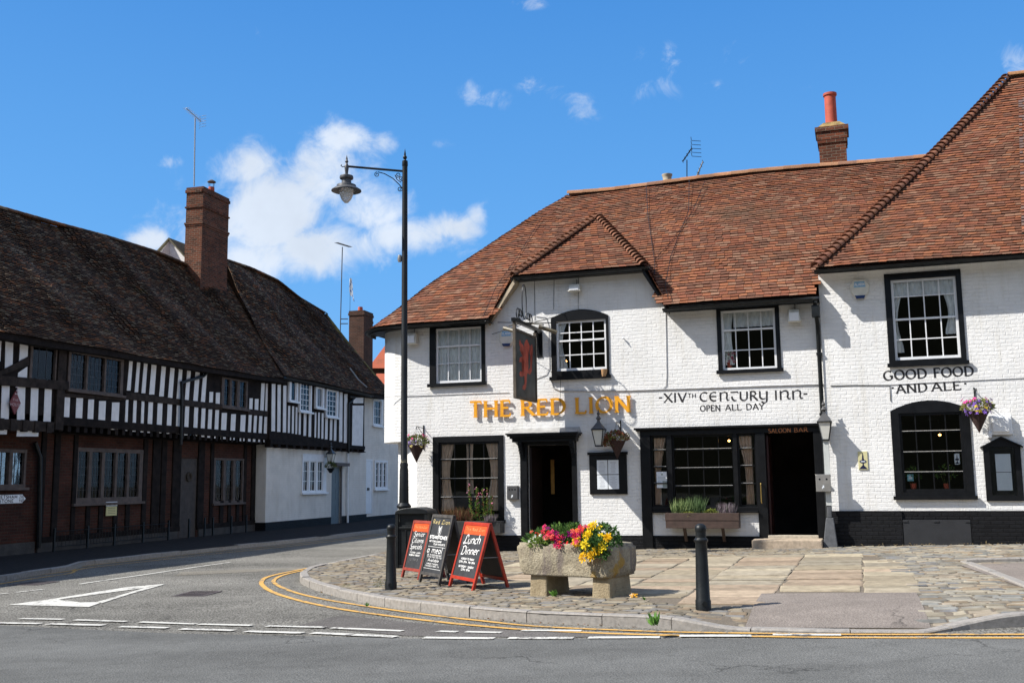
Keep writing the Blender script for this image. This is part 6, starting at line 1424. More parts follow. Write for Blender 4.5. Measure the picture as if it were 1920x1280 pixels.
# lantern on a grey post by the saloon door
r = empty('lantern_post', F1.w(F1.fp(1548, 830, -.3)[0], -.3, 0), F1.a, 'pale grey post with a black lantern beside the saloon bar door', 'lantern post')
zq = F1.fp(1548, 824, -.3)[1]; lantern(r, 0, 0, zq, .95); zb_ = F1.fp(1552, 947, -.3)[1]; mb = MB(); mb.box(-.05, .06, -.04, .06, zb_, zq - .02); mb.build('post', plain('pale_grey_paint', (.50, .52, .50), .6, .15, 5), r)
mb = MB(); gz_ = F1.gz(F1.fp(1548, 900)[0], -.3) + .1; mb.hexa([(-.16, -.14, gz_), (.14, -.14, gz_), (.14, .14, gz_), (-.16, .14, gz_)], [(-.07, -.06, gz_ + .62), (.08, -.06, gz_ + .62), (.08, .10, gz_ + .62), (-.07, .10, gz_ + .62)]); mb.box(-.04, .05, -.03, .05, gz_ + .62, zb_); mb.build('stone_base', plain('dark_stone_base', (.075, .08, .088), .8, .3, 9, bd=.008), r, bevel=.015)
def ashbox(F, px, py, w, h, y, m_, holes_, label):
    r, _, _ = fix('cigarette_bin', F, px, py, label, 'cigarette bin', None, y); mb = MB(); mb.box(-w / 2, w / 2, -.10, 0, -h / 2, h / 2); mb.build('case', m_, r, bevel=.01); mb = MB()
    for hx in holes_: mb.prism([(hx + .02 * math.cos(a), h * .22 + .02 * math.sin(a)) for a in [i * math.pi / 4 for i in range(8)]][::-1], -.103, -.1005)
    mb.build('stub_holes', M_BLACK, r); mb = MB(); mb.box(-.015, .015, -.103, -.1005, -.10, -.05); mb.box(-.03, -.015, -.103, -.1005, -.12, -.08); mb.build('lock', M_PAPER, r)
ashbox(F1, 963, 923, .27, .32, 0, M_GREYM, (-.07, 0, .07), 'dark grey wall bin with three holes left of the main door'); ashbox(F1, 1544, 905, .30, .36, -.36, M_STEEL, (-.07, .07), 'steel cigarette bin with two holes on the lantern post')
# framed menus
r, _, _ = fix('menu_case', F1, 1141, 889, 'black wall case holding four menu sheets right of the main door', 'menu case'); u0, u1, z0, z1_ = F1.rect(1107, 854, 1177, 928); w_, h_ = u1 - u0, z1_ - z0
mb = MB(); mb.box(-w_ / 2, w_ / 2, -.05, 0, -h_ / 2, h_ / 2); mb.box(-w_ / 2 - .03, w_ / 2 + .03, -.10, 0, h_ / 2 + .001, h_ / 2 + .06); mb.build('case', M_BLACK, r, bevel=.005)
for i in (0, 1):
    for j in (0, 1):
        mb = MB(); x = -.255 + .26 * i; z = -.35 + .335 * j + .02; mb.box(x, x + .245, -.054, -.0505, z, z + .32); pp = mb.build('menu_sheet', M_PAPER, r); mb = MB()
        for k in range(9): ln_ = U(.08, .17); mb.box(x + .12 - ln_ / 2, x + .12 + ln_ / 2, -.0552, -.0542, z + .04 + k * .029, z + .046 + k * .029)
        mb.build('menu_text', plain('grey_ink', (.30, .31, .34), .8, .1, 9), pp)
r, _, _ = fix('notice_case', F3, 1881, 888, 'black gabled notice case right of the lower window', 'notice case'); u0, u1, z0, z1_ = F3.rect(1847, 836, 1917, 937); w_, h_ = u1 - u0, z1_ - z0; zp_ = F3.fp(1881, 819)[1] - F3.fp(1881, 836)[1]
mb = MB(); hw = w_ / 2; hh = h_ / 2; b_ = .11
mb.box(-hw, -hw + b_, -.05, 0, -hh, hh); mb.box(hw - b_, hw, -.05, 0, -hh, hh); mb.box(-hw + b_, hw - b_, -.05, 0, -hh, -hh + b_); mb.box(-hw + b_, hw - b_, -.02, 0, -hh + b_, hh); mb.prism([(-hw, hh + .001), (hw, hh + .001), (0, hh + zp_)][::1], -.05, 0)
for s in (-1, 1): mb.hexa([(0, -.10, hh + zp_), (s * (hw + .05), -.10, hh - .02), (s * (hw + .05), 0, hh - .02), (0, 0, hh + zp_)], [(0, -.10, hh + zp_ + .03), (s * (hw + .05), -.10, hh + .01), (s * (hw + .05), 0, hh + .01), (0, 0, hh + zp_ + .03)])
mb.build('case', M_BLACK, r)
for j, z in enumerate((-.33, .04)): mb = MB(); mb.box(-.13, .15, -.036, -.030, z, z + .36); mb.build('notice_sheet', M_PAPER, r)
mb = MB(); mb.box(-hw + b_, hw - b_, -.044, -.040, -hh + b_, hh); mb.build('pane', M_GLASS, r)
r, _, _ = fix('wall_vent', F3, 1875, 797, 'white square extractor vent above the gabled notice case', 'vent'); u0, u1, z0, z1_ = F3.rect(1854, 776, 1897, 812); w_, h_ = (u1 - u0) / 2, (z1_ - z0) / 2
mb = MB(); mb.box(-w_, w_, -.10, 0, -h_, h_); mb.box(-w_ + .05, w_ - .05, -.14, -.101, -h_ + .05, h_ - .04); mb.box(-w_ - .05, -w_ + .03, -.16, 0, -h_ - .06, -h_ + .06); mb.build('vent_cover', M_WOODW, r, bevel=.02)
# enamel plaque with a spire emblem
r, _, _ = fix('beer_plaque', F3, 1618, 863, 'cream enamel plaque with a dark blue spire emblem on the wall', 'plaque'); mb = MB(); mb.box(-.095, .095, -.02, 0, -.19, .19); mb.build('plate', plain('cream_enamel', (.58, .54, .30), .3, .1, 9), r, bevel=.004)
M_NAVY = plain('navy_enamel', (.012, .014, .05), .3, .2, 9)
def spire(mb, s, y): 
    mb.prism([(-.022 * s, -.02 * s), (.022 * s, -.02 * s), (.012 * s, .10 * s), (0, .17 * s), (-.012 * s, .10 * s)][::1], y - .002, y); mb.prism([(.07 * s * math.cos(a), -.02 * s + .035 * s * math.sin(a)) for a in [i * math.pi / 8 for i in range(16)]], y - .004, y - .0021)
    mb.prism([(-.012 * s, -.05 * s), (-.012 * s, -.10 * s), (-.055 * s, -.14 * s), (-.085 * s, -.175 * s), (.085 * s, -.175 * s), (.055 * s, -.14 * s), (.012 * s, -.10 * s), (.012 * s, -.05 * s)], y - .002, y)
mb = MB(); spire(mb, 1, -.0205); mb.build('emblem', M_NAVY, r)
mb = MB(); mb.box(-.045, .045, -.0255, -.0250, -.028, -.012); mb.build('emblem_band', M_PAPER, r)
r, _, _ = fix('window_sticker', F3, 1794.5, 860, 'small white sticker with a dark spire inside the lower end-range window', 'sticker', None, .066); mb = MB(); mb.box(-.05, .05, -.004, 0, -.11, .11); mb.build('sheet', M_PAPER, r); mb = MB(); spire(mb, .55, -.0045); mb.build('emblem', M_NAVY, r)
r, _, _ = fix('window_sticker', F3, 1707, 895, 'small turquoise sticker low in the lower end-range window', 'sticker', None, .066); mb = MB(); mb.box(-.06, .06, -.004, 0, -.07, .07); mb.build('sheet', plain('turquoise_print', (.18, .42, .48), .5, .2, 30), r); mb = MB(); mb.box(-.03, .03, -.006, -.0045, -.03, .03); mb.build('mark', M_PAPER, r)
r, _, _ = fix('window_notice', F1, 1241.5, 899, 'white poster taped in the left light of the shopfront window', 'notice', None, .045); mb = MB(); mb.box(-.125, .125, -.004, 0, -.18, .18); mb.build('sheet', M_PAPER, r); mb = MB(); mb.box(-.02, .02, -.0055, -.0045, .10, .14); mb.box(.01, .11, -.0055, -.0045, -.17, -.03); [mb.box(-.09, .07, -.0055, -.0045, .06 - .03 * k, .066 - .03 * k) for k in range(4)]; mb.build('print', plain('grey_green_print', (.30, .36, .34), .6, .3, 30), r)
# warm lamps glowing inside
for F, px, py, lab, y in ((F3, 1762, 815, 'warm pendant bulb glowing behind the lower end-range window', .9), (F1, 1367, 826, 'warm bulb glowing behind the top right of the shopfront window', 1.0), (F1, 1061, 677, 'warm bulb glowing low behind the middle upper window', .8)):
    r, _, _ = fix('pendant_lamp', F, px, py, lab, 'lamp', None, y); mb = MB(); mb.lathe([(0, -.03), (.03, -.01), (.03, .01), (0, .03)], 0, 0, 0, 8); mb.build('bulb', M_BULB, r); mb = MB(); mb.tube([(0, 0, .03), (0, 0, .5)], .005, 4); mb.build('flex', M_BLACKM, r)
r, _, _ = fix('wicker_pot', F1, 1134, 699.5, 'small wicker pot standing on the sill of the middle upper window', 'pot', None, -.0); u0, u1, z0, z1_ = F1.rect(1127, 690, 1141, 703)
mb = MB(); mb.lathe([(.055, -.08), (.075, .09), (.06, .09), (.05, .06)], 0, -.055, .0, 12); mb.build('pot', plain('wicker', (.42, .24, .11), .8, .3, 30), r); 
r, _, _ = fix('wall_hook', F1, 1169, 634, 'small white eye bolt on the wall right of the middle upper window', 'hook'); mb = MB(); mb.lathe([(0, -.03), (.03, 0), (0, .03)], 0, -.05, 0, 8); mb.tube([(0, 0, 0), (0, -.10, -.02)], .012, 5); mb.build('bolt', M_WOODW, r)
# ------------------------------------------------------------------ plants
def leaf(mb, p, d, l, w, c, bend=.25):
    d = d.normalized(); s = d.cross(Vector((U(-1, 1), U(-1, 1), U(-1, 1)))).normalized(); n = s.cross(d)
    m_ = p + d * l * .5 + n * l * bend * .4; t = p + d * l - n * l * bend * .2
    mb.idx([p, m_ + s * w / 2, t, m_ - s * w / 2], [(0, 1, 2, 3)], c)
GRN = [(.07, .14, .03), (.10, .19, .04), (.045, .10, .025), (.13, .23, .055), (.06, .12, .035), (.17, .27, .06)]
def rdir(up=.3): return Vector((U(-1, 1), U(-1, 1), U(-1, 1) + up))
def flower(mb, p, r, c, n=6, cup=.5, face=None):
    """a rosette of broad petals; large blooms are double"""
    ax = (face or rdir(1.0)).normalized(); s = ax.cross(Vector((.3, .5, .8))).normalized(); t = ax.cross(s); big_ = r > .06
    rings = ((r, .05, 7), (r * .82, .30, 7), (r * .58, .48, 6), (r * .34, .58, 5)) if big_ else ((r, cup * .35, 5), (r * .6, cup * .9, 4)) if r > .026 else ((r, cup * .5, 5),)
    for ri, (rr, up, m_) in enumerate(rings):
        for i in range(m_):
            a = 2 * math.pi * (i + .5 * (ri % 2)) / m_ + U(-.15, .15); w = 3.3 / m_ * .62; k = U(.72, 1.12) * (1 - .06 * ri); cc = tuple(min(1, q * k) for q in c); rr2 = rr * U(.88, 1.08)
            P_ = lambda an, q, h: p + (s * math.cos(an) + t * math.sin(an)) * rr2 * q + ax * r * h
            mb.idx([P_(a, .08, up * .3), P_(a - w, .62, up * .8), P_(a - w * .62, .96, up + .02), P_(a, 1.0, up - .06), P_(a + w * .62, .96, up + .02), P_(a + w, .62, up * .8)], [(0, 1, 2, 3, 4, 5)], cc)

# ------------------------------------------------------------------ stone trough with flowers
bL, bR = gpp(990, 1116), gpp(1146, 1121); dT = (bR - bL); dT.z = 0; angT = math.atan2(dT.y, dT.x); LT = dT.length
tr = empty('stone_trough', (bL.x, bL.y, min(bL.z, bR.z)), angT, 'weathered stone trough raised on two blocks and planted with flowers', 'planter')
zt0, zt1 = .27, .68; x0, x1 = -.20, LT + .03; Dp = .74
bm = bmesh.new(); NX, NZ, NY = 26, 9, 12
def trough_surface():
    """rounded block with a worn hollow rim, vertices displaced by hand-cut roughness"""
    import mathutils
    mb = MB(); v = {}; f = []
    bm = bmesh.new(); bmesh.ops.create_cube(bm, size=1.0); bmesh.ops.subdivide_edges(bm, edges=bm.edges[:], cuts=15, use_grid_fill=True)
    for q in bm.verts:
        x, y, z = q.co.x + .5, q.co.y + .5, q.co.z + .5; top = z > .999
        cx_, cy_ = abs(x - .5) * 2, abs(y - .5) * 2
        ins = top and cx_ < .80 and cy_ < .62
        k = 1 - .10 * (1 - z) ** 2 if x < .5 else 1 - .03 * (1 - z)
        X_ = lerp(x0, x1, .5 + (x - .5) * k); Y_ = lerp(0, Dp, y); Z_ = lerp(zt0, zt1, z)
        # round the vertical ends and the upper edges
        e = max(0, cx_ - .86) / .14; X_ -= math.copysign(.035 * e * e * (1 if abs(z - .5) > .40 else .3), x - .5); Y_ += (.5 - y) * .10 * e * e
        if z > .93: X_ += (.5 - x) * .02; Y_ += (.5 - y) * .03
        n = mathutils.noise.noise(Vector((X_ * 3, Y_ * 3, Z_ * 3))) * .022 + mathutils.noise.noise(Vector((X_ * 11, Y_ * 11, Z_ * 11))) * .008
        dd = Vector((x - .5, y - .5, (z - .5) * .4)); dd.normalize(); X_ += dd.x * n * 1.5; Y_ += dd.y * n * 1.5; Z_ += n * .6
        if top and y < .35: Z_ -= .055 * math.exp(-((X_ - .27) / .035) ** 2)
        if not top and z > .8 and y < .01: Z_ -= .04 * math.exp(-((X_ - .27) / .035) ** 2) * (z - .8) / .2
        if ins: Z_ -= .075
        q.co = (X_, Y_, Z_)
    me = bpy.data.meshes.new('basin'); bm.to_mesh(me); bm.free(); return me
def _stone(t):
    o = objc(t); n = t.noise(o, 5, 8, .7); n2 = t.noise(o, 38, 6, .7); n3 = t.noise(o, 1.8, 5, .6); sp = t.new('ShaderNodeMapping'); sp.inputs['Scale'].default_value = (5, 5, .9); t.val(o, sp, 0); st = t.noise(sp.outputs[0], 1.3, 5, .6)
    c = t.ramp(n, [(.30, (.24, .20, .145)), (.5, (.38, .33, .235)), (.7, (.48, .425, .31))])
    c = t.mix(1.0, c, t.ramp(n2, [(.33, (.55,) * 3), (.55, (1.05,) * 3)]), 'MULTIPLY')
    c = t.mix(t.math('MULTIPLY', t.smooth(st, .5, .66), .75), c, (.20, .165, .15, 1))
    c = t.mix(t.math('MULTIPLY', t.smooth(n3, .60, .68), .8), c, (.42, .25, .035, 1))
    return P(t, c, .95, t.math('ADD', n2, n), .03, 1, 0, .2)
M_TROUGH = mat('lichened_sandstone', _stone)
me = trough_surface(); me.materials.append(M_TROUGH); bo = bpy.data.objects.new('basin', me); col.objects.link(bo); bo.parent = tr
me.polygons.foreach_set('use_smooth', [True] * len(me.polygons))
M_LEG = mat('pale_sandstone_block', lambda t: P(t, t.ramp(t.noise(objc(t), 9, 7, .7), [(.3, (.25, .195, .12)), (.7, (.40, .33, .215))]), .95, t.noise(objc(t), 45, 6, .7), .02, 1, 0, .2))
for xa, xb in ((.0, .27), (LT - .30, LT - .03)):
    mb = MB(); mb.hexa([(xa, .03, -.08), (xb, .03, -.08), (xb + .01, .64, -.08), (xa, .64, -.08)], [(xa + .01, .05, zt0 + .02), (xb - .01, .05, zt0 + .02), (xb - .015, .62, zt0 + .02), (xa + .01, .62, zt0 + .02)])
    mb.build('leg', M_LEG, tr, bevel=.022)
mb = MB(); mb.box(x0 + .16, x1 - .12, .16, Dp - .14, zt1 - .2, zt1 - .03); mb.build('soil', M_SOIL, tr)
# planting: leafy mounds, one cluster per kind
def mound(name, spots, nleaf, lsz, pal, label=None):
    mb = MB()
    for (cx_, cy_, cz_, rx, ry, rz) in spots:
        for _ in range(nleaf):
            th, ph = U(0, 6.28), math.acos(U(-.2, 1)); r = U(.45, 1) ** .5; d = Vector((math.sin(ph) * math.cos(th), math.sin(ph) * math.sin(th), math.cos(ph)))
            p = Vector((cx_ + d.x * rx * r, cy_ + d.y * ry * r, cz_ + d.z * rz * r)); leaf(mb, p, d + rdir(.2) * .8, lsz * U(.6, 1.3), lsz * U(.35, .6), random.choice(pal))
    return mb
zf = zt1 - .03
def planting(name, label, spots, nleaf, lsz, pal, blooms, loc_parent_ang):
    """a plant thing: foliage plus blooms, rooted at its first spot"""
    org, ang = loc_parent_ang; r = empty(name, org, ang, label, 'flowers'); mb = mound(name, spots, nleaf, lsz, pal); mb.build('foliage', M_LEAF, r)
    if blooms:
        mb = MB()
        for (p, rad, c, fc) in blooms: flower(mb, Vector(p), rad, c, 6, .5, fc)
        mb.build('blooms', M_PETAL, r)
    return r
def tw(x, y, z=0): return Vector((bL.x, bL.y, tr.location.z)) + Vector((math.cos(angT) * x - math.sin(angT) * y, math.sin(angT) * x + math.cos(angT) * y, z))
fr1 = Vector((-.2, -1, .6)); 
def rnd_blooms(n, xr, yr, zr, rad, cols):
    out = []
    for _ in range(n): x = U(*xr); y = U(*yr); out.append(((x, y, U(*zr) + .05 * math.sin(x * 9)), rad * U(.75, 1.2), random.choice(cols), fr1 + rdir(0) * .7))
    return out
PK = [(.62, .02, .08), (.70, .04, .16), (.50, .01, .05)]; MG = [(.36, .01, .15), (.30, .01, .18)]; RD = [(.72, .03, .03), (.80, .08, .05), (.78, .14, .10)]; OR_ = [(.85, .18, .03)]; YL = [(.88, .60, .01), (.92, .70, .03), (.85, .50, .01)]; WH = [(.75, .75, .68)]
loc = (tw(0, 0), angT)
planting('bedding_flowers', 'red and pink bedding flowers filling the left and middle of the stone trough', [(.05, .3, zf, .25, .25, .20), (.30, .3, zf + .02, .22, .24, .25), (.52, .3, zf + .02, .22, .24, .26), (.75, .32, zf, .22, .24, .22), (.40, .15, zf - .01, .35, .12, .14)], 430, .062, GRN,
    rnd_blooms(20, (.02, .35), (.0, .25), (zf + .04, zf + .20), .038, RD + PK) + rnd_blooms(16, (.25, .62), (-.02, .2), (zf + .04, zf + .22), .045, PK + MG) + rnd_blooms(26, (.40, .82), (-.06, .12), (zf + .02, zf + .2), .036, RD + PK) + rnd_blooms(10, (.65, .95), (.0, .2), (zf + .08, zf + .22), .038, PK + OR_) + rnd_blooms(5, (.02, .3), (.0, .1), (zf + .0, zf + .08), .030, WH), loc)
planting('yellow_begonias', 'bright yellow begonias spilling over the right end of the stone trough', [(.98, .28, zf + .04, .22, .26, .24), (1.02, .04, zf - .02, .20, .12, .15), (1.08, .0, zf - .10, .12, .08, .12)], 420, .065, [(.07, .15, .04), (.05, .11, .03), (.10, .19, .06)],
    [((x, y, zf + z), r_, random.choice(YL), fr1 + rdir(0) * .4) for x, y, z, r_ in ((.74, .02, .06, .075), (.90, .12, .25, .068), (.96, .10, .27, .07), (1.03, .12, .24, .045), (.86, .06, .15, .068), (.92, .02, .15, .075), (1.08, .06, .14, .05), (1.18, .04, .12, .07), (.92, -.06, .03, .082), (1.14, -.03, .02, .085), (1.08, -.07, -.04, .082), (1.02, -.09, -.09, .08), (.90, -.09, -.12, .085), (1.13, -.06, -.03, .07))], loc)
planting('white_bedding_plants', 'pale green plants with small white flowers at the left rim of the trough', [(.12, .08, zf + .0, .14, .10, .10)], 260, .05, [(.25, .34, .08), (.18, .28, .06)], rnd_blooms(7, (.0, .25), (-.02, .1), (zf + .02, zf + .10), .028, WH), loc)
# fallen bloom and weeds
q = gpp(1189, 1119); mb = MB(); flower(mb, Vector((0, 0, .02)), .05, (.85, .45, .03), 7, .4, Vector((-.2, -.6, 1))); flower(mb, Vector((-.03, .01, .02)), .035, (.75, .55, .35), 6, .4, Vector((-.4, -.6, .6)))
tag(mb.build('fallen_bloom', M_PETAL, None, loc=q), 'fallen orange-yellow bloom lying on the setts right of the trough', 'flower')
def weed(px, py, s, label):
    q = gpp(px, py); mb = MB()
    for _ in range(26): leaf(mb, Vector((U(-.03, .03), U(-.03, .03), 0)) * s * 10, Vector((U(-.7, .7), U(-.7, .7), 1)), s * U(.7, 1.4), s * .28, random.choice([(.10, .22, .04), (.15, .30, .06)]))
    tag(mb.build('weed', M_LEAF, None, loc=q), label, 'weed')
weed(1039, 1118, .085, 'small green weed at the foot of the left trough block'); weed(1227, 1172, .11, 'leafy green weed growing in the kerb gap right of the trough'); weed(1208, 1124, .035, 'tiny weed in the setts right of the trough')
weed(688, 1136, .045, 'small brown-green weed against the kerb left of the bollard')
# dry leaves in the gutter, grass in the joints
mb = MB()
for _ in range(140):
    t = U(0, 1); x = lerp(600, 1200, t); i = 0
    pts_ = [(600, 1108), (640, 1116), (700, 1129), (800, 1142), (935, 1160), (1100, 1170), (1200, 1174)]
    for a, b in zip(pts_, pts_[1:]):
        if a[0] <= x <= b[0]: yv_ = lerp(a[1], b[1], (x - a[0]) / (b[0] - a[0]))
    q = gp(x, yv_ + U(.5, 4)); leaf(mb, q + Vector((0, 0, .012)), Vector((U(-1, 1), U(-1, 1), U(0, .2))), U(.015, .05), U(.01, .025), random.choice([(.28, .17, .08), (.35, .24, .12), (.20, .12, .06), (.30, .12, .06)]))
for _ in range(70):
    x = U(1570, 1910); q = F1.w(F1.fp(x, 1000)[0], -.14 - .25 * U(0, 1) ** 2, 0); z = g(q.x, q.y) + hp(q.x, q.y) + .012; leaf(mb, Vector((q.x, q.y, z)), Vector((U(-1, 1), U(-1, 1), U(0, .6))), U(.03, .09), U(.006, .02), random.choice([(.36, .28, .15), (.30, .22, .11)]))
stuff(mb.build('dry_leaf_litter', M_LEAF))
mb = MB()
for _ in range(900):
    px_, py_ = (U(700, 740), U(1085, 1100)) if R() < .45 else (U(640, 660), U(1095, 1100)) if R() < .1 else (U(760, 1400), U(1095, 1140))
    q = gpp(px_, py_); 
    if px_ > 745 and R() < .75: continue
    leaf(mb, q + Vector((0, 0, -.01)), Vector((U(-.6, .6), U(-.6, .6), 1)), U(.015, .035), .006, random.choice([(.16, .17, .05), (.20, .18, .07), (.11, .15, .04)]))
stuff(mb.build('joint_grass', M_LEAF))

# ------------------------------------------------------------------ bollards
BPROF = [(.088, -.05), (.088, .10), (.080, .115), (.068, .62), (.066, .735), (.070, .745), (.080, .76), (.080, .775), (.068, .79), (.060, .80), (.060, .86), (.066, .875), (.068, .90), (.062, .925), (.044, .945), (.020, .955), (0, .957)]
def make_bollard():
    r = empty('bollard', (0, 0, 0)); mb = MB(); mb.lathe(BPROF[:11], n=24); mb.build('post', M_BLACKM, r, smooth=True); mb = MB(); mb.lathe(BPROF[10:], n=24); mb.build('cap', M_BLACKM, r, smooth=True)
    mb = MB(); mb.prism([(.03 * math.cos(a), .07 + .03 * math.sin(a)) for a in [i * math.pi / 6 for i in range(12)]][::-1], -.094, -.08); mb.build('foundry_badge', M_BLACKM, r); return r
def copy_tree(o, parent=None):
    c = o.copy(); col.objects.link(c); c.parent = parent
    for ch_ in [x for x in o.children]: copy_tree(ch_, c)
    return c
b1_ = make_bollard(); b1_.location = gpp(1319, 1142); tag(b1_, 'black iron bollard standing alone in front of the shopfront planter', 'bollard', 'bollards along the kerb')
b2_ = copy_tree(b1_); b2_.location = gpp(733, 1104); tag(b2_, 'black iron bollard left of the sandwich boards near the kerb corner', 'bollard', 'bollards along the kerb'); b2_.scale = (1, 1, .99)

# ------------------------------------------------------------------ lamp post
lp_ = gpp(757, 1060); lp = empty('street_lamp', lp_, 0, 'tall black street lamp with scrolled bracket and hanging glass bowl', 'street lamp')
dL = (lp_ - EYE).length; yl = lp_.y
zz = lambda py: HC + (902.3 - py) * yl / FPX * 1.0 - lp_.z
def zpx(px, py):
    d = ray(px, py); return (EYE + d * (lp_.y / d.y)).z - lp_.z
zb_f, z943, z925, ztop = 0, zpx(757, 948), zpx(757, 880), zpx(757, 302)
mb = MB()
mb.lathe([(.17, -.1), (.17, .06), (.15, .10), (.13, .16), (.13, z943 - .34), (.15, z943 - .30), (.12, z943 - .22), (.11, z943 - .05), (.14, z943 - .03), (.145, z943), (.12, z943 + .03), (.095, z943 + .06), (.085, z925 + .0), (.075, z925 + .04), (.083, z925 + .10), (.066, z925 + .14), (.056, ztop - .6), (.054, ztop - .12)], n=18)
mb.build('column', M_BLACKM, lp, smooth=True)
mb = MB(); mb.lathe([(.054, ztop - .12), (.062, ztop - .10), (.058, ztop), (.03, ztop + .01), (.02, ztop + .03), (.042, ztop + .06), (.042, ztop + .09), (.018, ztop + .12), (.022, ztop + .14), (.0, ztop + .27)], n=14); mb.build('finial', M_BLACKM, lp, smooth=True)
za, zl_ = zpx(757, 321), zpx(645, 312); xl = (644 - 757) / FPX * yl
mb = MB(); mb.tube([(-.04, 0, za), (xl, 0, zl_)], .024, 8); mb.tube([(xl, 0, zl_), (xl - .09, 0, zl_ - .01), (xl - .12, 0, zl_ + .02), (xl - .10, 0, zl_ + .035)], .010, 6)
def curl(cx_, cz_, r0, a0, turns, sg): 
    n = 22; return [(cx_ + (r0 * (1 - .75 * i / n)) * math.cos(a0 + sg * turns * 6.28 * i / n), 0, cz_ + (r0 * (1 - .75 * i / n)) * math.sin(a0 + sg * turns * 6.28 * i / n)) for i in range(n + 1)]
sw = [(-.05, 0, za - .37), (-.12, 0, za - .28), (-.25, 0, za - .15), (-.42, 0, za - .05), (-.56, 0, za - .01)]
mb.tube(sw, .010, 6); mb.tube(curl(-.575, za - .065, .055, 1.57, 1.3, 1), .009, 5); mb.tube(curl(-.10, za - .375, .055, 0, 1.3, -1), .009, 5); mb.tube(curl(-.145, za - .08, .06, 3.14, 1.4, 1)[::-1], .009, 5); mb.tube(curl(-.085, za - .16, .05, -1.57, 1.4, 1), .009, 5); mb.tube([(-.20, 0, za - .08), (-.17, 0, za - .17), (-.08, 0, za - .24)], .009, 5)
mb.build('bracket_arm', M_BLACKM, lp, smooth=True)
SX, SZ = 1.36, 1.12; LH = lambda L__: [(r_ * SX, z_ * SZ) for r_, z_ in L__]
mb = MB(); mb.lathe(LH([(.0, -.16), (.02, -.16), (.03, -.06), (.035, 0), (.02, .04), (.014, .06), (.028, .09), (.014, .12), (.016, .14), (0, .22)]), xl, 0, zl_, 12)
mb.lathe(LH([(.0, -.17), (.07, -.17), (.10, -.185), (.105, -.22), (.10, -.24), (.07, -.26), (.075, -.33), (.145, -.36), (.15, -.40), (.17, -.41), (.225, -.455), (.227, -.47), (.16, -.435), (.05, -.43), (0, -.43)][::-1]), xl, 0, zl_, 28)
mb.build('lantern_hood', M_GREYM, lp, smooth=True)
mb = MB(); mb.lathe(LH([(.0, -.70), (.03, -.69), (.07, -.635), (.100, -.55), (.112, -.47), (.11, -.44)]), xl, 0, zl_, 22); mb.build('lamp_bowl', M_FROST, lp, smooth=True)
zs = zpx(750, 483); mb = MB(); mb.box(-.05, .06, -.02, .02, zs - .015, zs + .005); mb.box(-.05, .06, -.02, .02, zs + .03, zs + .05); mb.lathe([(.035, -.09), (.05, -.03), (.035, .05), (0, .06)], -.10, -.0, zs, 10); mb.build('light_sensor', M_STEEL, lp, smooth=True)
z0_, z1_ = zpx(753, 888), zpx(753, 832); mb = MB(); n = 8
for i in range(n): a, b = 3.4 + i * .28, 3.4 + (i + 1) * .28; mb.face([(.068 * math.cos(a), .068 * math.sin(a), z0_), (.068 * math.cos(b), .068 * math.sin(b), z0_), (.062 * math.cos(b), .062 * math.sin(b), z1_), (.062 * math.cos(a), .062 * math.sin(a), z1_)])
mb.build('worn_sticker', plain('worn_sticker', (.42, .38, .25), .8, .5, 30), lp)
mb = MB(); zd = zpx(757, 300)

# ------------------------------------------------------------------ litter bin
bp = gpp(784, 1060) + Vector((0, -.4, 0)); bn = empty('litter_bin', (bp.x, bp.y, bp.z), -.25, 'black litter bin with a rounded hood behind the sandwich boards', 'litter bin'); hb = 1.13
mb = MB(); w_, d_ = .29, .25; 
mb.box(-w_, w_, -d_, d_, .06, hb - .33); mb.box(-w_ - .02, w_ + .02, -d_ - .02, d_ + .02, .0, .059); mb.box(-w_ - .02, w_ + .02, -d_ - .02, d_ + .02, hb - .40, hb - .36)
for i in range(5): x = lerp(-w_ + .05, w_ - .05, i / 4); mb.box(x - .015, x + .015, -d_ - .012, -d_, .10, hb - .42)
for sx in (-1, 1):
    for sy in (-1, 1): mb.box(sx * w_ - .03, sx * w_ + .03, sy * d_ - .03, sy * d_ + .03, .0, hb - .10)
mb.box(-w_ + .03, w_ - .03, -d_ + .03, d_ - .03, hb - .329, hb - .11)
mb.build('body', M_BLACKM, bn, bevel=.008)
mb = MB(); n = 10; pts_ = [(-w_ - .04, hb - .12)] + [(-(w_ + .03) * math.cos(a) , hb - .08 + .08 * math.sin(a)) for a in [math.pi * i / n for i in range(n + 1)]] + [(w_ + .04, hb - .12)]
mb.prism(pts_, -d_ - .04, d_ + .04); mb.build('hood', M_BLACKM, bn, bevel=.012, smooth=True)

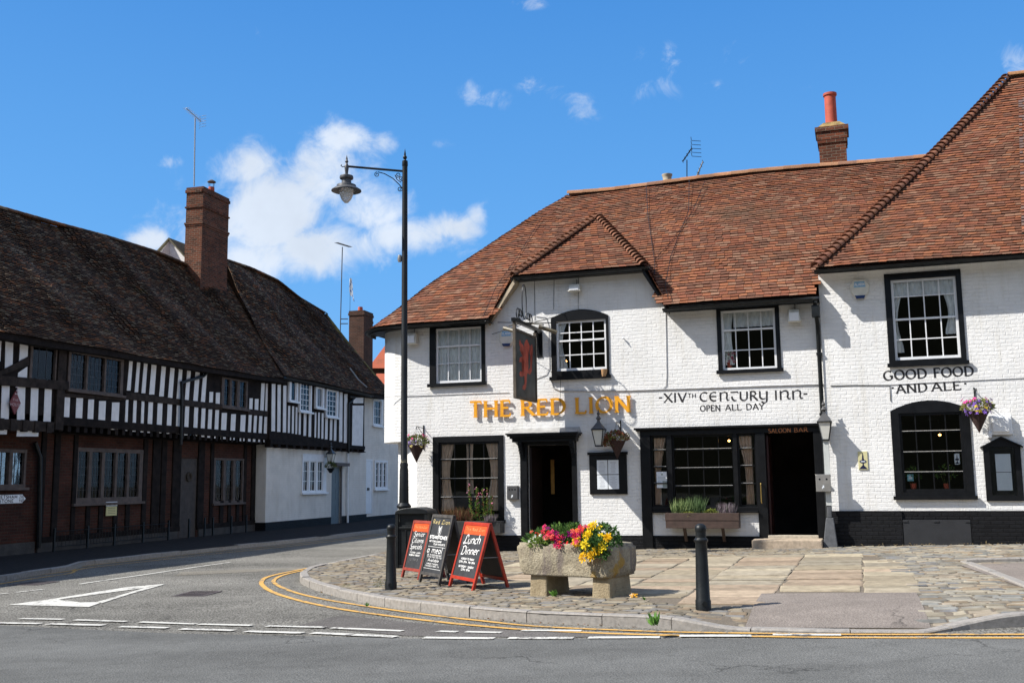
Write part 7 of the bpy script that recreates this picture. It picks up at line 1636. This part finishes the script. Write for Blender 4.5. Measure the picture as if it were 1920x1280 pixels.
# ------------------------------------------------------------------ sandwich boards
def aboard(name, label, f1, f2_, W_, H_, spread, frame_m, header_m, writer, side=.0, legs=True):
    """f1, f2_: ground pixels of the two front feet"""
    A, B = gpp(*f1), gpp(*f2_); d = (B - A); d.z = 0; ang = math.atan2(d.y, d.x); wd = W_ or d.length; r = empty(name, (A.x, A.y, (A.z + B.z) / 2), ang, label, 'sandwich board', 'sandwich boards outside the inn')
    tlt = math.atan2(spread / 2, H_); ct, st_ = math.cos(tlt), math.sin(tlt); Ls = H_ / ct
    def leafset(sgn):
        # local panel frame: x across, s up the slope; sgn=+1 front, -1 back
        def M_(x, s, n_): # n_: outward
            y = s * st_ - n_ * ct if sgn > 0 else spread - s * st_ + n_ * ct; return (x, y, s * ct + n_ * st_)
        def slab(mb, xa, xb, sa, sb, na, nb):
            mb.hexa([M_(xa, sa, na), M_(xb, sa, na), M_(xb, sa, nb), M_(xa, sa, nb)], [M_(xa, sb, na), M_(xb, sb, na), M_(xb, sb, nb), M_(xa, sb, nb)])
        fw = .048; ft = .12
        mb = MB(); slab(mb, 0, fw, -.0, Ls, -.02, .02); slab(mb, wd - fw, wd, -.0, Ls, -.02, .02); slab(mb, fw, wd - fw, ft, ft + fw, -.018, .018); slab(mb, fw, wd - fw, Ls - fw, Ls, -.018, .018)
        f = mb.build('front_frame' if sgn > 0 else 'back_frame', frame_m, r, bevel=.004)
        mb = MB(); slab(mb, fw, wd - fw, ft + fw, Ls - fw, -.010, .006); mb.build('chalkboard', M_SLATE, f)
        if sgn > 0:
            if header_m: mb = MB(); slab(mb, fw, wd - fw, Ls - fw - .135, Ls - fw - .001, .0062, .009); mb.build('header', header_m, f)
            writer(r, f, lambda x, y, z: M_(x, z, .0095 - y), fw, wd - fw, ft + fw, Ls - fw)
    leafset(1); leafset(-1)
    mb = MB(); mb.tube([(.02, .3 * spread, .45), (.02, .7 * spread, .45)], .006, 4); mb.tube([(wd - .02, .28 * spread, .45), (wd - .02, .72 * spread, .45)], .006, 4); mb.build('stay_chain', M_STEEL, r)
    return r
def line(f, mp, m_, text, font, xa, xb, s, h, thick=.17, thin=.08, slant=0, up=0.0, **k):
    mb = MB(); text_mb(mb, text, font, mp, (xa, s), (xb, s + up), h, 0, thick, thin, .0006, slant, **k); mb.build('chalk_writing', m_, f)
M_CREAMP = plain('cream_chalk_paint', (.50, .40, .18), .7, .15, 9); M_HEADP = plain('faded_header_print', (.80, .32, .12), .6, .3, 9)
def w_lunch(r, f, mp, xa, xb, s0, s1):
    L_ = s1 - s0; w_ = xb - xa; P_ = lambda t: s0 + L_ * t
    line(f, mp, M_HEADP, 'The Red Lion', SCR, xa + .05, xb - .05, P_(.895), L_ * .055)
    line(f, mp, M_CHALK, 'Lunch', SCR, xa + w_ * .10, xb - w_ * .16, P_(.63), L_ * .175, .15, .07, .28, .02, sp=.04); line(f, mp, M_CHALK, 'Dinner', SCR, xa + w_ * .10, xb - w_ * .12, P_(.42), L_ * .165, .15, .07, .28, .02, sp=.03)
    line(f, mp, M_CHALK, 'MONDAY TO FRIDAY', CAP, xa + w_ * .20, xb - w_ * .22, P_(.325), L_ * .036, .26, .2); line(f, mp, M_CHALK, '12PM 2PM 6PM 9PM', CAP, xa + w_ * .12, xb - w_ * .16, P_(.262), L_ * .038, .26, .2)
    line(f, mp, M_CHALK, 'SATURDAY : SUNDAY', CAP, xa + w_ * .16, xb - w_ * .16, P_(.175), L_ * .038, .26, .2); line(f, mp, M_CHALK, '12PM 9PM', CAP, xa + w_ * .30, xb - w_ * .30, P_(.115), L_ * .038, .26, .2)
def w_steak(r, f, mp, xa, xb, s0, s1):
    L_ = s1 - s0; w_ = xb - xa; P_ = lambda t: s0 + L_ * t
    line(f, mp, M_CREAMP, 'Red Lion', SCR, xa + w_ * .03, xb - w_ * .03, P_(.885), L_ * .075, .20, .12, 0, sp=.08)
    mb = MB(); cx_ = (xa + xb) / 2 + .0; cs_ = P_(.775)
    sh_ = [(-.055, .07), (-.062, .02), (-.05, -.05), (0, -.095), (.05, -.05), (.062, .02), (.055, .07)]
    for a, b in zip(sh_, sh_[1:]): mb.idx([mp(cx_ + a[0], -.0006, cs_ + a[1]), mp(cx_ + b[0], -.0006, cs_ + b[1]), mp(cx_ + b[0] * .86, -.0006, cs_ + b[1] * .88), mp(cx_ + a[0] * .86, -.0006, cs_ + a[1] * .88)], [(0, 1, 2, 3)])
    hd_ = [(-.040, .055), (-.030, .062), (-.018, .035), (0, .03), (.018, .035), (.030, .062), (.040, .055), (.028, .02), (.018, .0), (.012, -.045), (0, -.055), (-.012, -.045), (-.018, 0), (-.028, .02)]
    v_ = [mp(cx_ + a, -.0012, cs_ + b) for a, b in hd_]; n = len(v_); mb.idx(v_ + [mp(cx_, -.0012, cs_)], [(n, i, (i + 1) % n) for i in range(n)]); mb.build('bull_emblem', M_CHALK, f)
    line(f, mp, M_CHALK, 'STEAKSTONES', CAP, xa + w_ * .02, xb - w_ * .02, P_(.615), L_ * .052, .34, .26, sp=.06)
    line(f, mp, M_CHALK, 'HOT STONE COOKING', CAP, xa + w_ * .05, xb - w_ * .28, P_(.55), L_ * .028, .3, .22); line(f, mp, M_CHALK, 'YOUR FAVOURITE', CAP, xa + w_ * .30, xb - w_ * .06, P_(.50), L_ * .028, .3, .22)
    line(f, mp, M_CHALK, '---', {'-': (.3, [[(-.06, .5), (.36, .5)]])}, xa + w_ * .08, xb - w_ * .06, P_(.455), L_ * .02, .3, .3)
    line(f, mp, M_CHALK, 'a meal', SCR, xa + w_ * .02, xb - w_ * .14, P_(.355), L_ * .115, .15, .08, .25, sp=.05)
    line(f, mp, M_CHALK, 'HOW TO COOK YOUR MEAT', CAP, xa + w_ * .10, xb - w_ * .12, P_(.305), L_ * .024, .24, .18); line(f, mp, M_CHALK, 'TO THE TASTE YOU LIKE', CAP, xa + w_ * .10, xb - w_ * .10, P_(.268), L_ * .024, .24, .18)
    line(f, mp, M_CHALK, 'Available', SCR, xa + w_ * .18, xb - w_ * .22, P_(.20), L_ * .05, .22, .12, .3, sp=.05)
    line(f, mp, M_CHALK, 'MONDAY THURSDAY', CAP, xa + w_ * .16, xb - w_ * .20, P_(.145), L_ * .024, .24, .18); line(f, mp, M_CHALK, 'EVENINGS FROM 6PM', CAP, xa + w_ * .10, xb - w_ * .14, P_(.105), L_ * .024, .24, .18)
    line(f, mp, M_CHALK, '---', {'-': (.3, [[(-.06, .5), (.36, .5)]])}, xa + w_ * .08, xb - w_ * .08, P_(.06), L_ * .02, .3, .3)
def w_senior(r, f, mp, xa, xb, s0, s1):
    L_ = s1 - s0; w_ = xb - xa; P_ = lambda t: s0 + L_ * t
    line(f, mp, M_HEADP, 'The Red Lion', SCR, xa + .05, xb - .05, P_(.895), L_ * .05)
    for t_, a, b, s_ in (('Senior', .12, .16, .70), ('Citizens', .10, .16, .56), ('Specials', .06, .18, .42)): line(f, mp, M_CHALK, t_, SCR, xa + w_ * a, xb - w_ * b, P_(s_), L_ * .115, .13, .06, .25, .012, sp=.04)
    line(f, mp, M_CHALK, '2 COURSE : LUNCH', CAP, xa + w_ * .14, xb - w_ * .18, P_(.33), L_ * .03, .26, .2); line(f, mp, M_CHALK, 'MONDAY FRIDAY', CAP, xa + w_ * .12, xb - w_ * .20, P_(.27), L_ * .034, .28, .22)
    line(f, mp, plain('smudged_chalk', (.20, .20, .20), .8, .3, 9), '12 TO 2', CAP, xa + w_ * .20, xb - w_ * .25, P_(.17), L_ * .04, .2, .12)
M_REDD = plain('dull_red_wood', (.24, .03, .016), .6, .3, 8); M_BLKW = plain('weathered_black_wood', (.05, .046, .042), .8, .5, 9)
aboard('sandwich_board', 'red-framed sandwich board reading Lunch and Dinner, rightmost of the three', (842, 1099), (888, 1106.5), None, .93, .56, M_RED, M_ORANGE, w_lunch)
aboard('sandwich_board', 'tall black-framed sandwich board with a bull emblem, middle of the three', (786, 1091), (824, 1097), None, 1.04, .50, M_BLKW, None, w_steak)
aboard('sandwich_board', 'small sandwich board reading Senior Citizens Specials, leftmost of the three', (753, 1082), (786, 1086), None, .93, .48, M_REDD, M_ORANGE, w_senior)

# ------------------------------------------------------------------ planter under the shopfront window
u0, u1, z0_, z1_ = F1.rect(1248, 961, 1385, 990, -.45); pb = empty('window_planter', F1.w((u0 + u1) / 2, -.45, z0_), F1.a, 'brown wooden planter on brackets under the shopfront window', 'planter'); w_, h_ = (u1 - u0) / 2, z1_ - z0_
mb = MB(); mb.box(-w_, w_, 0, .02, 0, h_ / 2 - .004); mb.box(-w_ - .01, w_ + .01, -.008, .02, h_ / 2 + .002, h_); mb.box(-w_, -w_ + .02, .02, .34, 0, h_); mb.box(w_ - .02, w_, .02, .34, 0, h_); mb.box(-w_ + .02, w_ - .02, .32, .34, 0, h_); mb.box(-w_ + .02, w_ - .02, .02, .32, 0, .02)
mb.build('box', M_BROWN, pb, bevel=.004); mb = MB(); mb.box(-w_ + .02, w_ - .02, .02, .32, h_ - .08, h_ - .04); mb.build('soil', M_SOIL, pb)
for sx in (-.5, .55): mb = MB(); x = sx * w_; mb.hexa([(x - .03, .28, -.30), (x + .03, .28, -.30), (x + .03, .36, -.30), (x - .03, .36, -.30)], [(x - .03, .03, -.001), (x + .03, .03, -.001), (x + .03, .12, -.001), (x - .03, .12, -.001)]); mb.build('bracket', M_BROWN, pb)
def blades(mb, cx_, cy_, cz_, rx, ry, n, l, w, pal, lean=.35):
    for _ in range(n): leaf(mb, Vector((cx_ + U(-rx, rx), cy_ + U(-ry, ry), cz_)), Vector((U(-lean, lean), U(-lean, lean), 1)), l * U(.5, 1.15), w, random.choice(pal), .1)
o_ = F1.w((u0 + u1) / 2, -.45, z0_); zt_ = h_ - .05
r = empty('planter_herbs', o_, F1.a, 'green rosemary and heather growing in the brown wooden planter', 'plants')
mb = MB(); blades(mb, -.45, .17, zt_, .20, .12, 260, .36, .014, [(.22, .30, .12), (.28, .34, .15), (.12, .18, .07)]); blades(mb, -.12, .17, zt_, .16, .12, 200, .42, .014, [(.09, .15, .06), (.12, .18, .08)]); mb.build('rosemary', M_LEAF, r)
mb = mound('x', [(.18, .14, zt_, .20, .12, .13), (-.3, .06, zt_, .2, .06, .07)], 300, .035, [(.30, .34, .06), (.22, .30, .06), (.38, .38, .10)]); mb.build('golden_shrub', M_LEAF, r)
mb = MB(); blades(mb, .52, .17, zt_, .18, .12, 300, .27, .012, [(.22, .17, .20), (.28, .24, .26), (.12, .12, .10), (.18, .13, .16)]); mb.build('heather', M_LEAF, r)
# tub with tall plants behind the boards
u0, u1, z0_, z1_ = F1.rect(822, 975, 940, 1010, -.35); wb_ = empty('window_box_plants', F1.w((u0 + u1) / 2, -.35, z1_), F1.a, 'tall willowherb-like plants in front of the lower left window', 'plants')
mb = MB(); hw = (u1 - u0) / 2
for cx_, hh_, pal_ in ((-.42, .38, [(.16, .08, .045), (.20, .12, .06), (.10, .09, .04)]), (-.20, .30, [(.18, .07, .05), (.13, .10, .05)])):
    blades(mb, cx_, .15, -.05, .24, .12, 380, hh_, .014, pal_, .55)
mb.build('brown_grasses', M_LEAF, wb_); mb = MB(); tips = []
for cx_ in (.02, .10, .20, .32, .40, .50):
    hh_ = U(.55, .85); lx = U(-.08, .08); 
    mb.tube([(cx_, .15, -.05), (cx_ + lx * .5, .12, hh_ * .5), (cx_ + lx, .10, hh_)], .006, 4, (.22, .09, .05))
    for k in range(120): f = U(0, 1); p = Vector((cx_ + lx * f, .15 - .05 * f, -.05 + (hh_ + .05) * f)); leaf(mb, p, Vector((U(-1, 1), U(-1, 1), U(.1, .7))), .085 * (1.1 - .6 * f), .028, random.choice(GRN + [(.20, .26, .05), (.16, .08, .04)]))
    tips.append((cx_ + lx, .09, hh_))
mb.build('leafy_stems', M_LEAF, wb_); mb = MB()
for p in tips:
    for _ in range(5): flower(mb, Vector(p) + Vector((U(-.05, .05), U(-.03, .03), U(-.2, .04))), .016, random.choice([(.65, .10, .25), (.70, .25, .40)]), 5, .4, fr1)
mb.build('pink_flowers', M_PETAL, wb_); mb = MB(); blades(mb, .52, .05, -.05, .12, .1, 200, .2, .012, [(.24, .19, .22), (.14, .14, .12)]); mb.build('heather', M_LEAF, wb_)
mb = MB(); mb.box(-hw + .05, hw - .02, .0, .30, -.30, -.02); mb.build('trough', plain('dark_plastic_trough', (.02, .02, .02), .6, .2, 9), wb_, bevel=.01)
# ------------------------------------------------------------------ hanging baskets
def basket(F, bpx, top_px, s, label, pal, blooms, out=.42, droop=False):
    u_, z_ = F.fp(*bpx, -out); ub, zb2 = F.fp(*top_px, 0.0); root = empty('hanging_basket', F.w(u_, -out, z_), F.a, label, 'hanging basket', 'hanging baskets on the inn')
    mb = MB(); mb.lathe([(.0, -.28 * s), (.165 * s, .06 * s), (.15 * s, .06 * s)], 0, 0, 0, 16); mb.build('cone', plain('dark_wicker_cone', (.045, .022, .018), .9, .4, 40, bd=.01), root)
    mb = mound('x', [(0, 0, .10 * s, .23 * s, .21 * s, .14 * s)] + ([(-.12 * s, -.03, .0, .12 * s, .1 * s, .16 * s)] if droop else []), 480, .05 * s, pal); mb.build('foliage', M_LEAF, root)
    mb = MB()
    for c, n, zr in blooms:
        for _ in range(n): a = U(0, 6.28); rr = .235 * s * U(.55, 1); flower(mb, Vector((math.cos(a) * rr, math.sin(a) * rr, U(*zr) * s + .02)), U(.024, .04) * s, c, 5, .4, Vector((math.cos(a), math.sin(a), .7)))
    mb.build('blooms', M_PETAL, root)
    dz = .36 * s; mb = MB(); x_ = (ub - u_); zt_b = zb2 - z_
    mb.box(-.015 + 0, .015, out - .02, out, -.05, zt_b) if False else mb.tube([(0, out - .012, -.02), (0, out - .012, dz + .12)], .014, 5); mb.tube([(0, out - .012, dz + .05), (0, 0, dz + .07), (0, -.03, dz + .02)], .010, 5); mb.tube([(0, out - .012, dz - .12), (0, .10, dz + .05)], .008, 5)
    for k in range(3): a = k * 2.09; mb.tube([(0, 0, dz + .04), (.15 * s * math.cos(a), .15 * s * math.sin(a), .08 * s)], .003, 4)
    mb.build('bracket', M_BLACKM, root)
basket(F1, (781, 840), (795, 800), 1.25, 'hanging basket of pink and lilac flowers on the left corner of the inn', [(.16, .20, .07), (.25, .24, .08), (.10, .14, .05)], [((.80, .08, .30), 14, (.12, .24)), ((.36, .26, .55), 34, (.0, .16)), ((.60, .50, .20), 16, (.0, .12))])
basket(F1, (1157, 832), (1163, 782), 1.2, 'hanging basket of trailing red-brown foliage above the menu case', [(.20, .075, .045), (.26, .10, .06), (.15, .06, .04), (.13, .20, .05)], [((.55, .60, .22), 12, (.05, .16))], .40, True)
basket(F3, (1834, 778), (1833, 728), 1.3, 'hanging basket of violet and pink flowers beside the lower end-range window', [(.20, .22, .06), (.30, .28, .08), (.12, .15, .05)], [((.30, .16, .62), 50, (.0, .20)), ((.80, .10, .40), 14, (.12, .24)), ((.80, .62, .08), 14, (.0, .14)), ((.10, .02, .16), 5, (.1, .26))])
u_, z_ = F2.fp(620, 878, -.75); r = empty('hanging_basket', F2.w(u_, -.75, z_), F2.a, 'small green hanging basket beside the blue-grey cottage door', 'hanging basket'); mb = MB(); mb.lathe([(.05, -.18), (.17, .0), (.17, .02)], 0, 0, 0, 12); mb.tube([(0, 0, .5), (0, 0, .05)], .006, 4); mb.tube([(0, 0, .5), (0, .33, .5)], .012, 4); mb.build('bowl', M_BLACKM, r)
mb = mound('x', [(0, 0, .08, .26, .22, .20)], 340, .06, [(.10, .13, .03), (.16, .17, .04), (.07, .10, .03)]); mb.build('foliage', M_LEAF, r)
u_, z_ = F2.fp(621, 868, -.72); r = empty('wall_lantern', F2.w(u_, -.70, z_), F2.a, 'black wall lantern above the green basket on the white cottage', 'lantern'); lantern(r, 0, 0, 0, 1.0); mb = MB(); mb.tube([(0, 0, .62), (0, .14, .72), (0, .28, .5)], .015, 5); mb.build('bracket', M_BLACKM, r)

# plants and flowers on the inside sills
def sillplant(F, px, py, w, h, y, label, pal, flowers=None):
    u_, z_ = F.fp(px, py, y); r = empty('window_plant', F.w(u_, y, z_), F.a, label, 'pot plant'); mb = mound('x', [(0, 0, h * .6, w, .07, h * .5)], 130, .055, pal)
    for k in range(4): mb.tube([(0, 0, 0), (U(-w, w) * .7, 0, h * U(.5, .9))], .005, 4, (.08, .10, .03))
    mb.build('foliage', M_LEAF, r); mb = MB(); mb.lathe([(.05, -.02), (.065, .10), (.055, .10)], 0, 0, 0, 12); mb.build('pot', M_TERRA, r)
    if flowers:
        mb = MB(); [flower(mb, Vector((U(-w, w), -.06, h * U(.3, 1))), .035, flowers, 5, .4, Vector((0, -1, .3))) for _ in range(10)]; mb.build('blooms', M_PETAL, r)
sillplant(F3, 1713, 915, .16, .40, .13, 'green pot plant inside the left of the lower end-range window', GRN); sillplant(F3, 1775, 915, .20, .46, .13, 'bushy pot plant inside the right of the lower end-range window', GRN + [(.30, .36, .08)])
sillplant(F1, 1368, 688, .15, .32, .14, 'pink flowers in a pot inside the upper window over the shopfront', GRN, (.60, .14, .22))
# ------------------------------------------------------------------ signs and railings of the timber-framed house
u_, z_ = F2.fp(26, 755, -.56); r = empty('diamond_sign', F2.w(u_, -.58, z_), F2.a, 'maroon diamond-shaped restaurant sign on the timber-framed house', 'sign'); hz_ = F2.fp(26, 733, -.56)[1] - z_; hx_ = hz_ * .62
mb = MB(); mb.prism([(0, -hz_), (hx_, 0), (0, hz_), (-hx_, 0)], -.03, 0); mb.build('board', M_MAROON, r); mb = MB(); 
text_mb(mb, 'THE', CAP, I_, (-.10, .04), (.10, .04), .06, -.031, .16, .1, .0006); text_mb(mb, 'HOUSE', CAP, I_, (-.18, -.08), (.18, -.08), .07, -.031, .16, .1, .0006); text_mb(mb, '3', CAP, I_, (-.05, .22), (.06, .22), .18, -.031, .2, .08, .0006); mb.build('lettering', plain('pale_sign_print', (.45, .36, .36), .6, .1, 9), r)
u_, z_ = F2.fp(205.5, 955, -.0); r = empty('notice_board', F2.w(u_, -.05, z_), F2.a, 'small white and yellow notice under the wide window', 'notice'); mb = MB(); mb.box(-.24, .24, -.02, 0, -.17, .09); mb.build('yellow_panel', plain('pale_yellow_panel', (.62, .56, .26), .6, .06, 9), r); mb = MB(); mb.box(-.25, .25, -.021, 0, .1, .23); mb.build('white_panel', M_PAPER, r)
mb = MB(); text_mb(mb, 'NOTICE', CAP, I_, (-.2, .13), (.2, .13), .07, -.022, .22, .14, .0006); [mb.box(-.17, .17, -.0222, -.0212, .04 - .05 * k, .052 - .05 * k) for k in range(4)]; mb.build('print', M_SLATE, r)
# finger post arm, its pole stands just outside the view
fq = F2.w(F2.fp(22, 935, -1.2)[0], -1.2, 0); fd = F2.fp(0, 935, -1.2); fe = F2.fp(47, 935, -1.2); r = empty('finger_post', F2.w(fd[0] - 1.0, -1.2, F2.gz(fd[0] - 1, -1.2) + .1), F2.a, 'white road finger sign pointing right with two place names and distances', 'road sign'); zb_ = r.location.z
mb = MB(); mb.tube([(0, 0, 0), (0, 0, fd[1] - zb_ + .4)], .045, 10); mb.build('pole', M_BLACKM, r)
z0_, z1_ = F2.fp(20, 943, -1.2)[1] - zb_, F2.fp(20, 927, -1.2)[1] - zb_; xe = fe[0] - fd[0] + 1.0; zm_ = (z0_ + z1_) / 2
mb = MB(); mb.prism([(.05, z0_), (xe - .12, z0_), (xe, zm_), (xe - .12, z1_), (.05, z1_)], -.02, .01); mb.build('finger', M_WOODW, r); mb = MB()
x_of = lambda px: F2.fp(px, 935, -1.2)[0] - fd[0] + 1.0
text_mb(mb, 'HARRIETSHAM', CAP, I_, (x_of(0) - .42, zm_ + .015), (x_of(31), zm_ + .015), (z1_ - zm_) * .72, -.021, .22, .18, .0006); text_mb(mb, 'MAIDSTONE', CAP, I_, (x_of(0) - .42, z0_ + .02), (x_of(24), z0_ + .02), (z1_ - zm_) * .72, -.021, .22, .18, .0006)
text_mb(mb, '2 1/2', CAP, I_, (x_of(35), zm_ + .015), (x_of(43), zm_ + .015), (z1_ - zm_) * .7, -.021, .2, .16, .0006, sp=.02); text_mb(mb, '9 1/2', CAP, I_, (x_of(35), z0_ + .02), (x_of(43), z0_ + .02), (z1_ - zm_) * .7, -.021, .2, .16, .0006, sp=.02); mb.build('lettering', M_BLACK, r)
mb = MB(); xs = [F2.fp(a / 2.5596, 1010, -.25)[0] for a in (260, 420, 548, 685, 807, 905, 980, 1020, 1108, 1180)]; x0 = xs[0]
rl_ = empty('low_railing', F2.w(x0, -.25, F2.gz(x0, -.25) + .1), F2.a, 'low dark iron railing along the foot of the timber-framed house', 'railing')
for x in xs: mb = MB(); gz2 = F2.gz(x, -.25) - F2.gz(x0, -.25); mb.box(x - x0 - .025, x - x0 + .025, -.025, .025, gz2, gz2 + .62); mb.build('post', M_BLACKM, rl_)
mb = MB()
for a, b in zip(xs[:5], xs[1:5]):
    g1_, g2_ = F2.gz(a, -.25) - F2.gz(x0, -.25), F2.gz(b, -.25) - F2.gz(x0, -.25); mb.tube([(a - x0, 0, g1_ + .52), (b - x0, 0, g2_ + .52)], .012, 5); mb.tube([(a - x0, 0, g1_ + .12), (b - x0, 0, g2_ + .12)], .012, 5)
    n = 9
    for i in range(1, n): f = i / n; mb.tube([(lerp(a, b, f) - x0, 0, lerp(g1_, g2_, f) + .12), (lerp(a, b, f) - x0, 0, lerp(g1_, g2_, f) + .52)], .007, 4)
mb.build('rails', M_BLACKM, rl_)
# distant red roof glimpsed past the end of the row
rh = empty('distant_house', (0, 0, 0), 0, 'red tiled house roof glimpsed far down the side street', 'house')
Yd = 75.0
def dp(px, py, Y=Yd): d = ray(px, py); return EYE + d * (Y / d.y)
a, b = dp(690, 672), dp(740, 640); mb = MB(); mb.col = (.36, .10, .055)
mb.face([dp(690, 690, Yd), dp(760, 690, Yd), dp(790, 630, Yd + 4), dp(735, 630, Yd + 4)]); mb.face([dp(690, 690, Yd), dp(735, 630, Yd + 4), dp(700, 688, Yd + 9)])
mb.face([dp(690, 740, Yd - 6), dp(760, 740, Yd - 6), dp(770, 700, Yd - 2), dp(706, 700, Yd - 2)])
mb.build('roof', M_TILE, rh); mb = MB(); p, q = dp(695, 690, Yd + .5), dp(760, 690, Yd + .5); mb.box(p.x, q.x, Yd + .5, Yd + 8, -.5, p.z); mb.build('wall', M_CHIMD, rh)
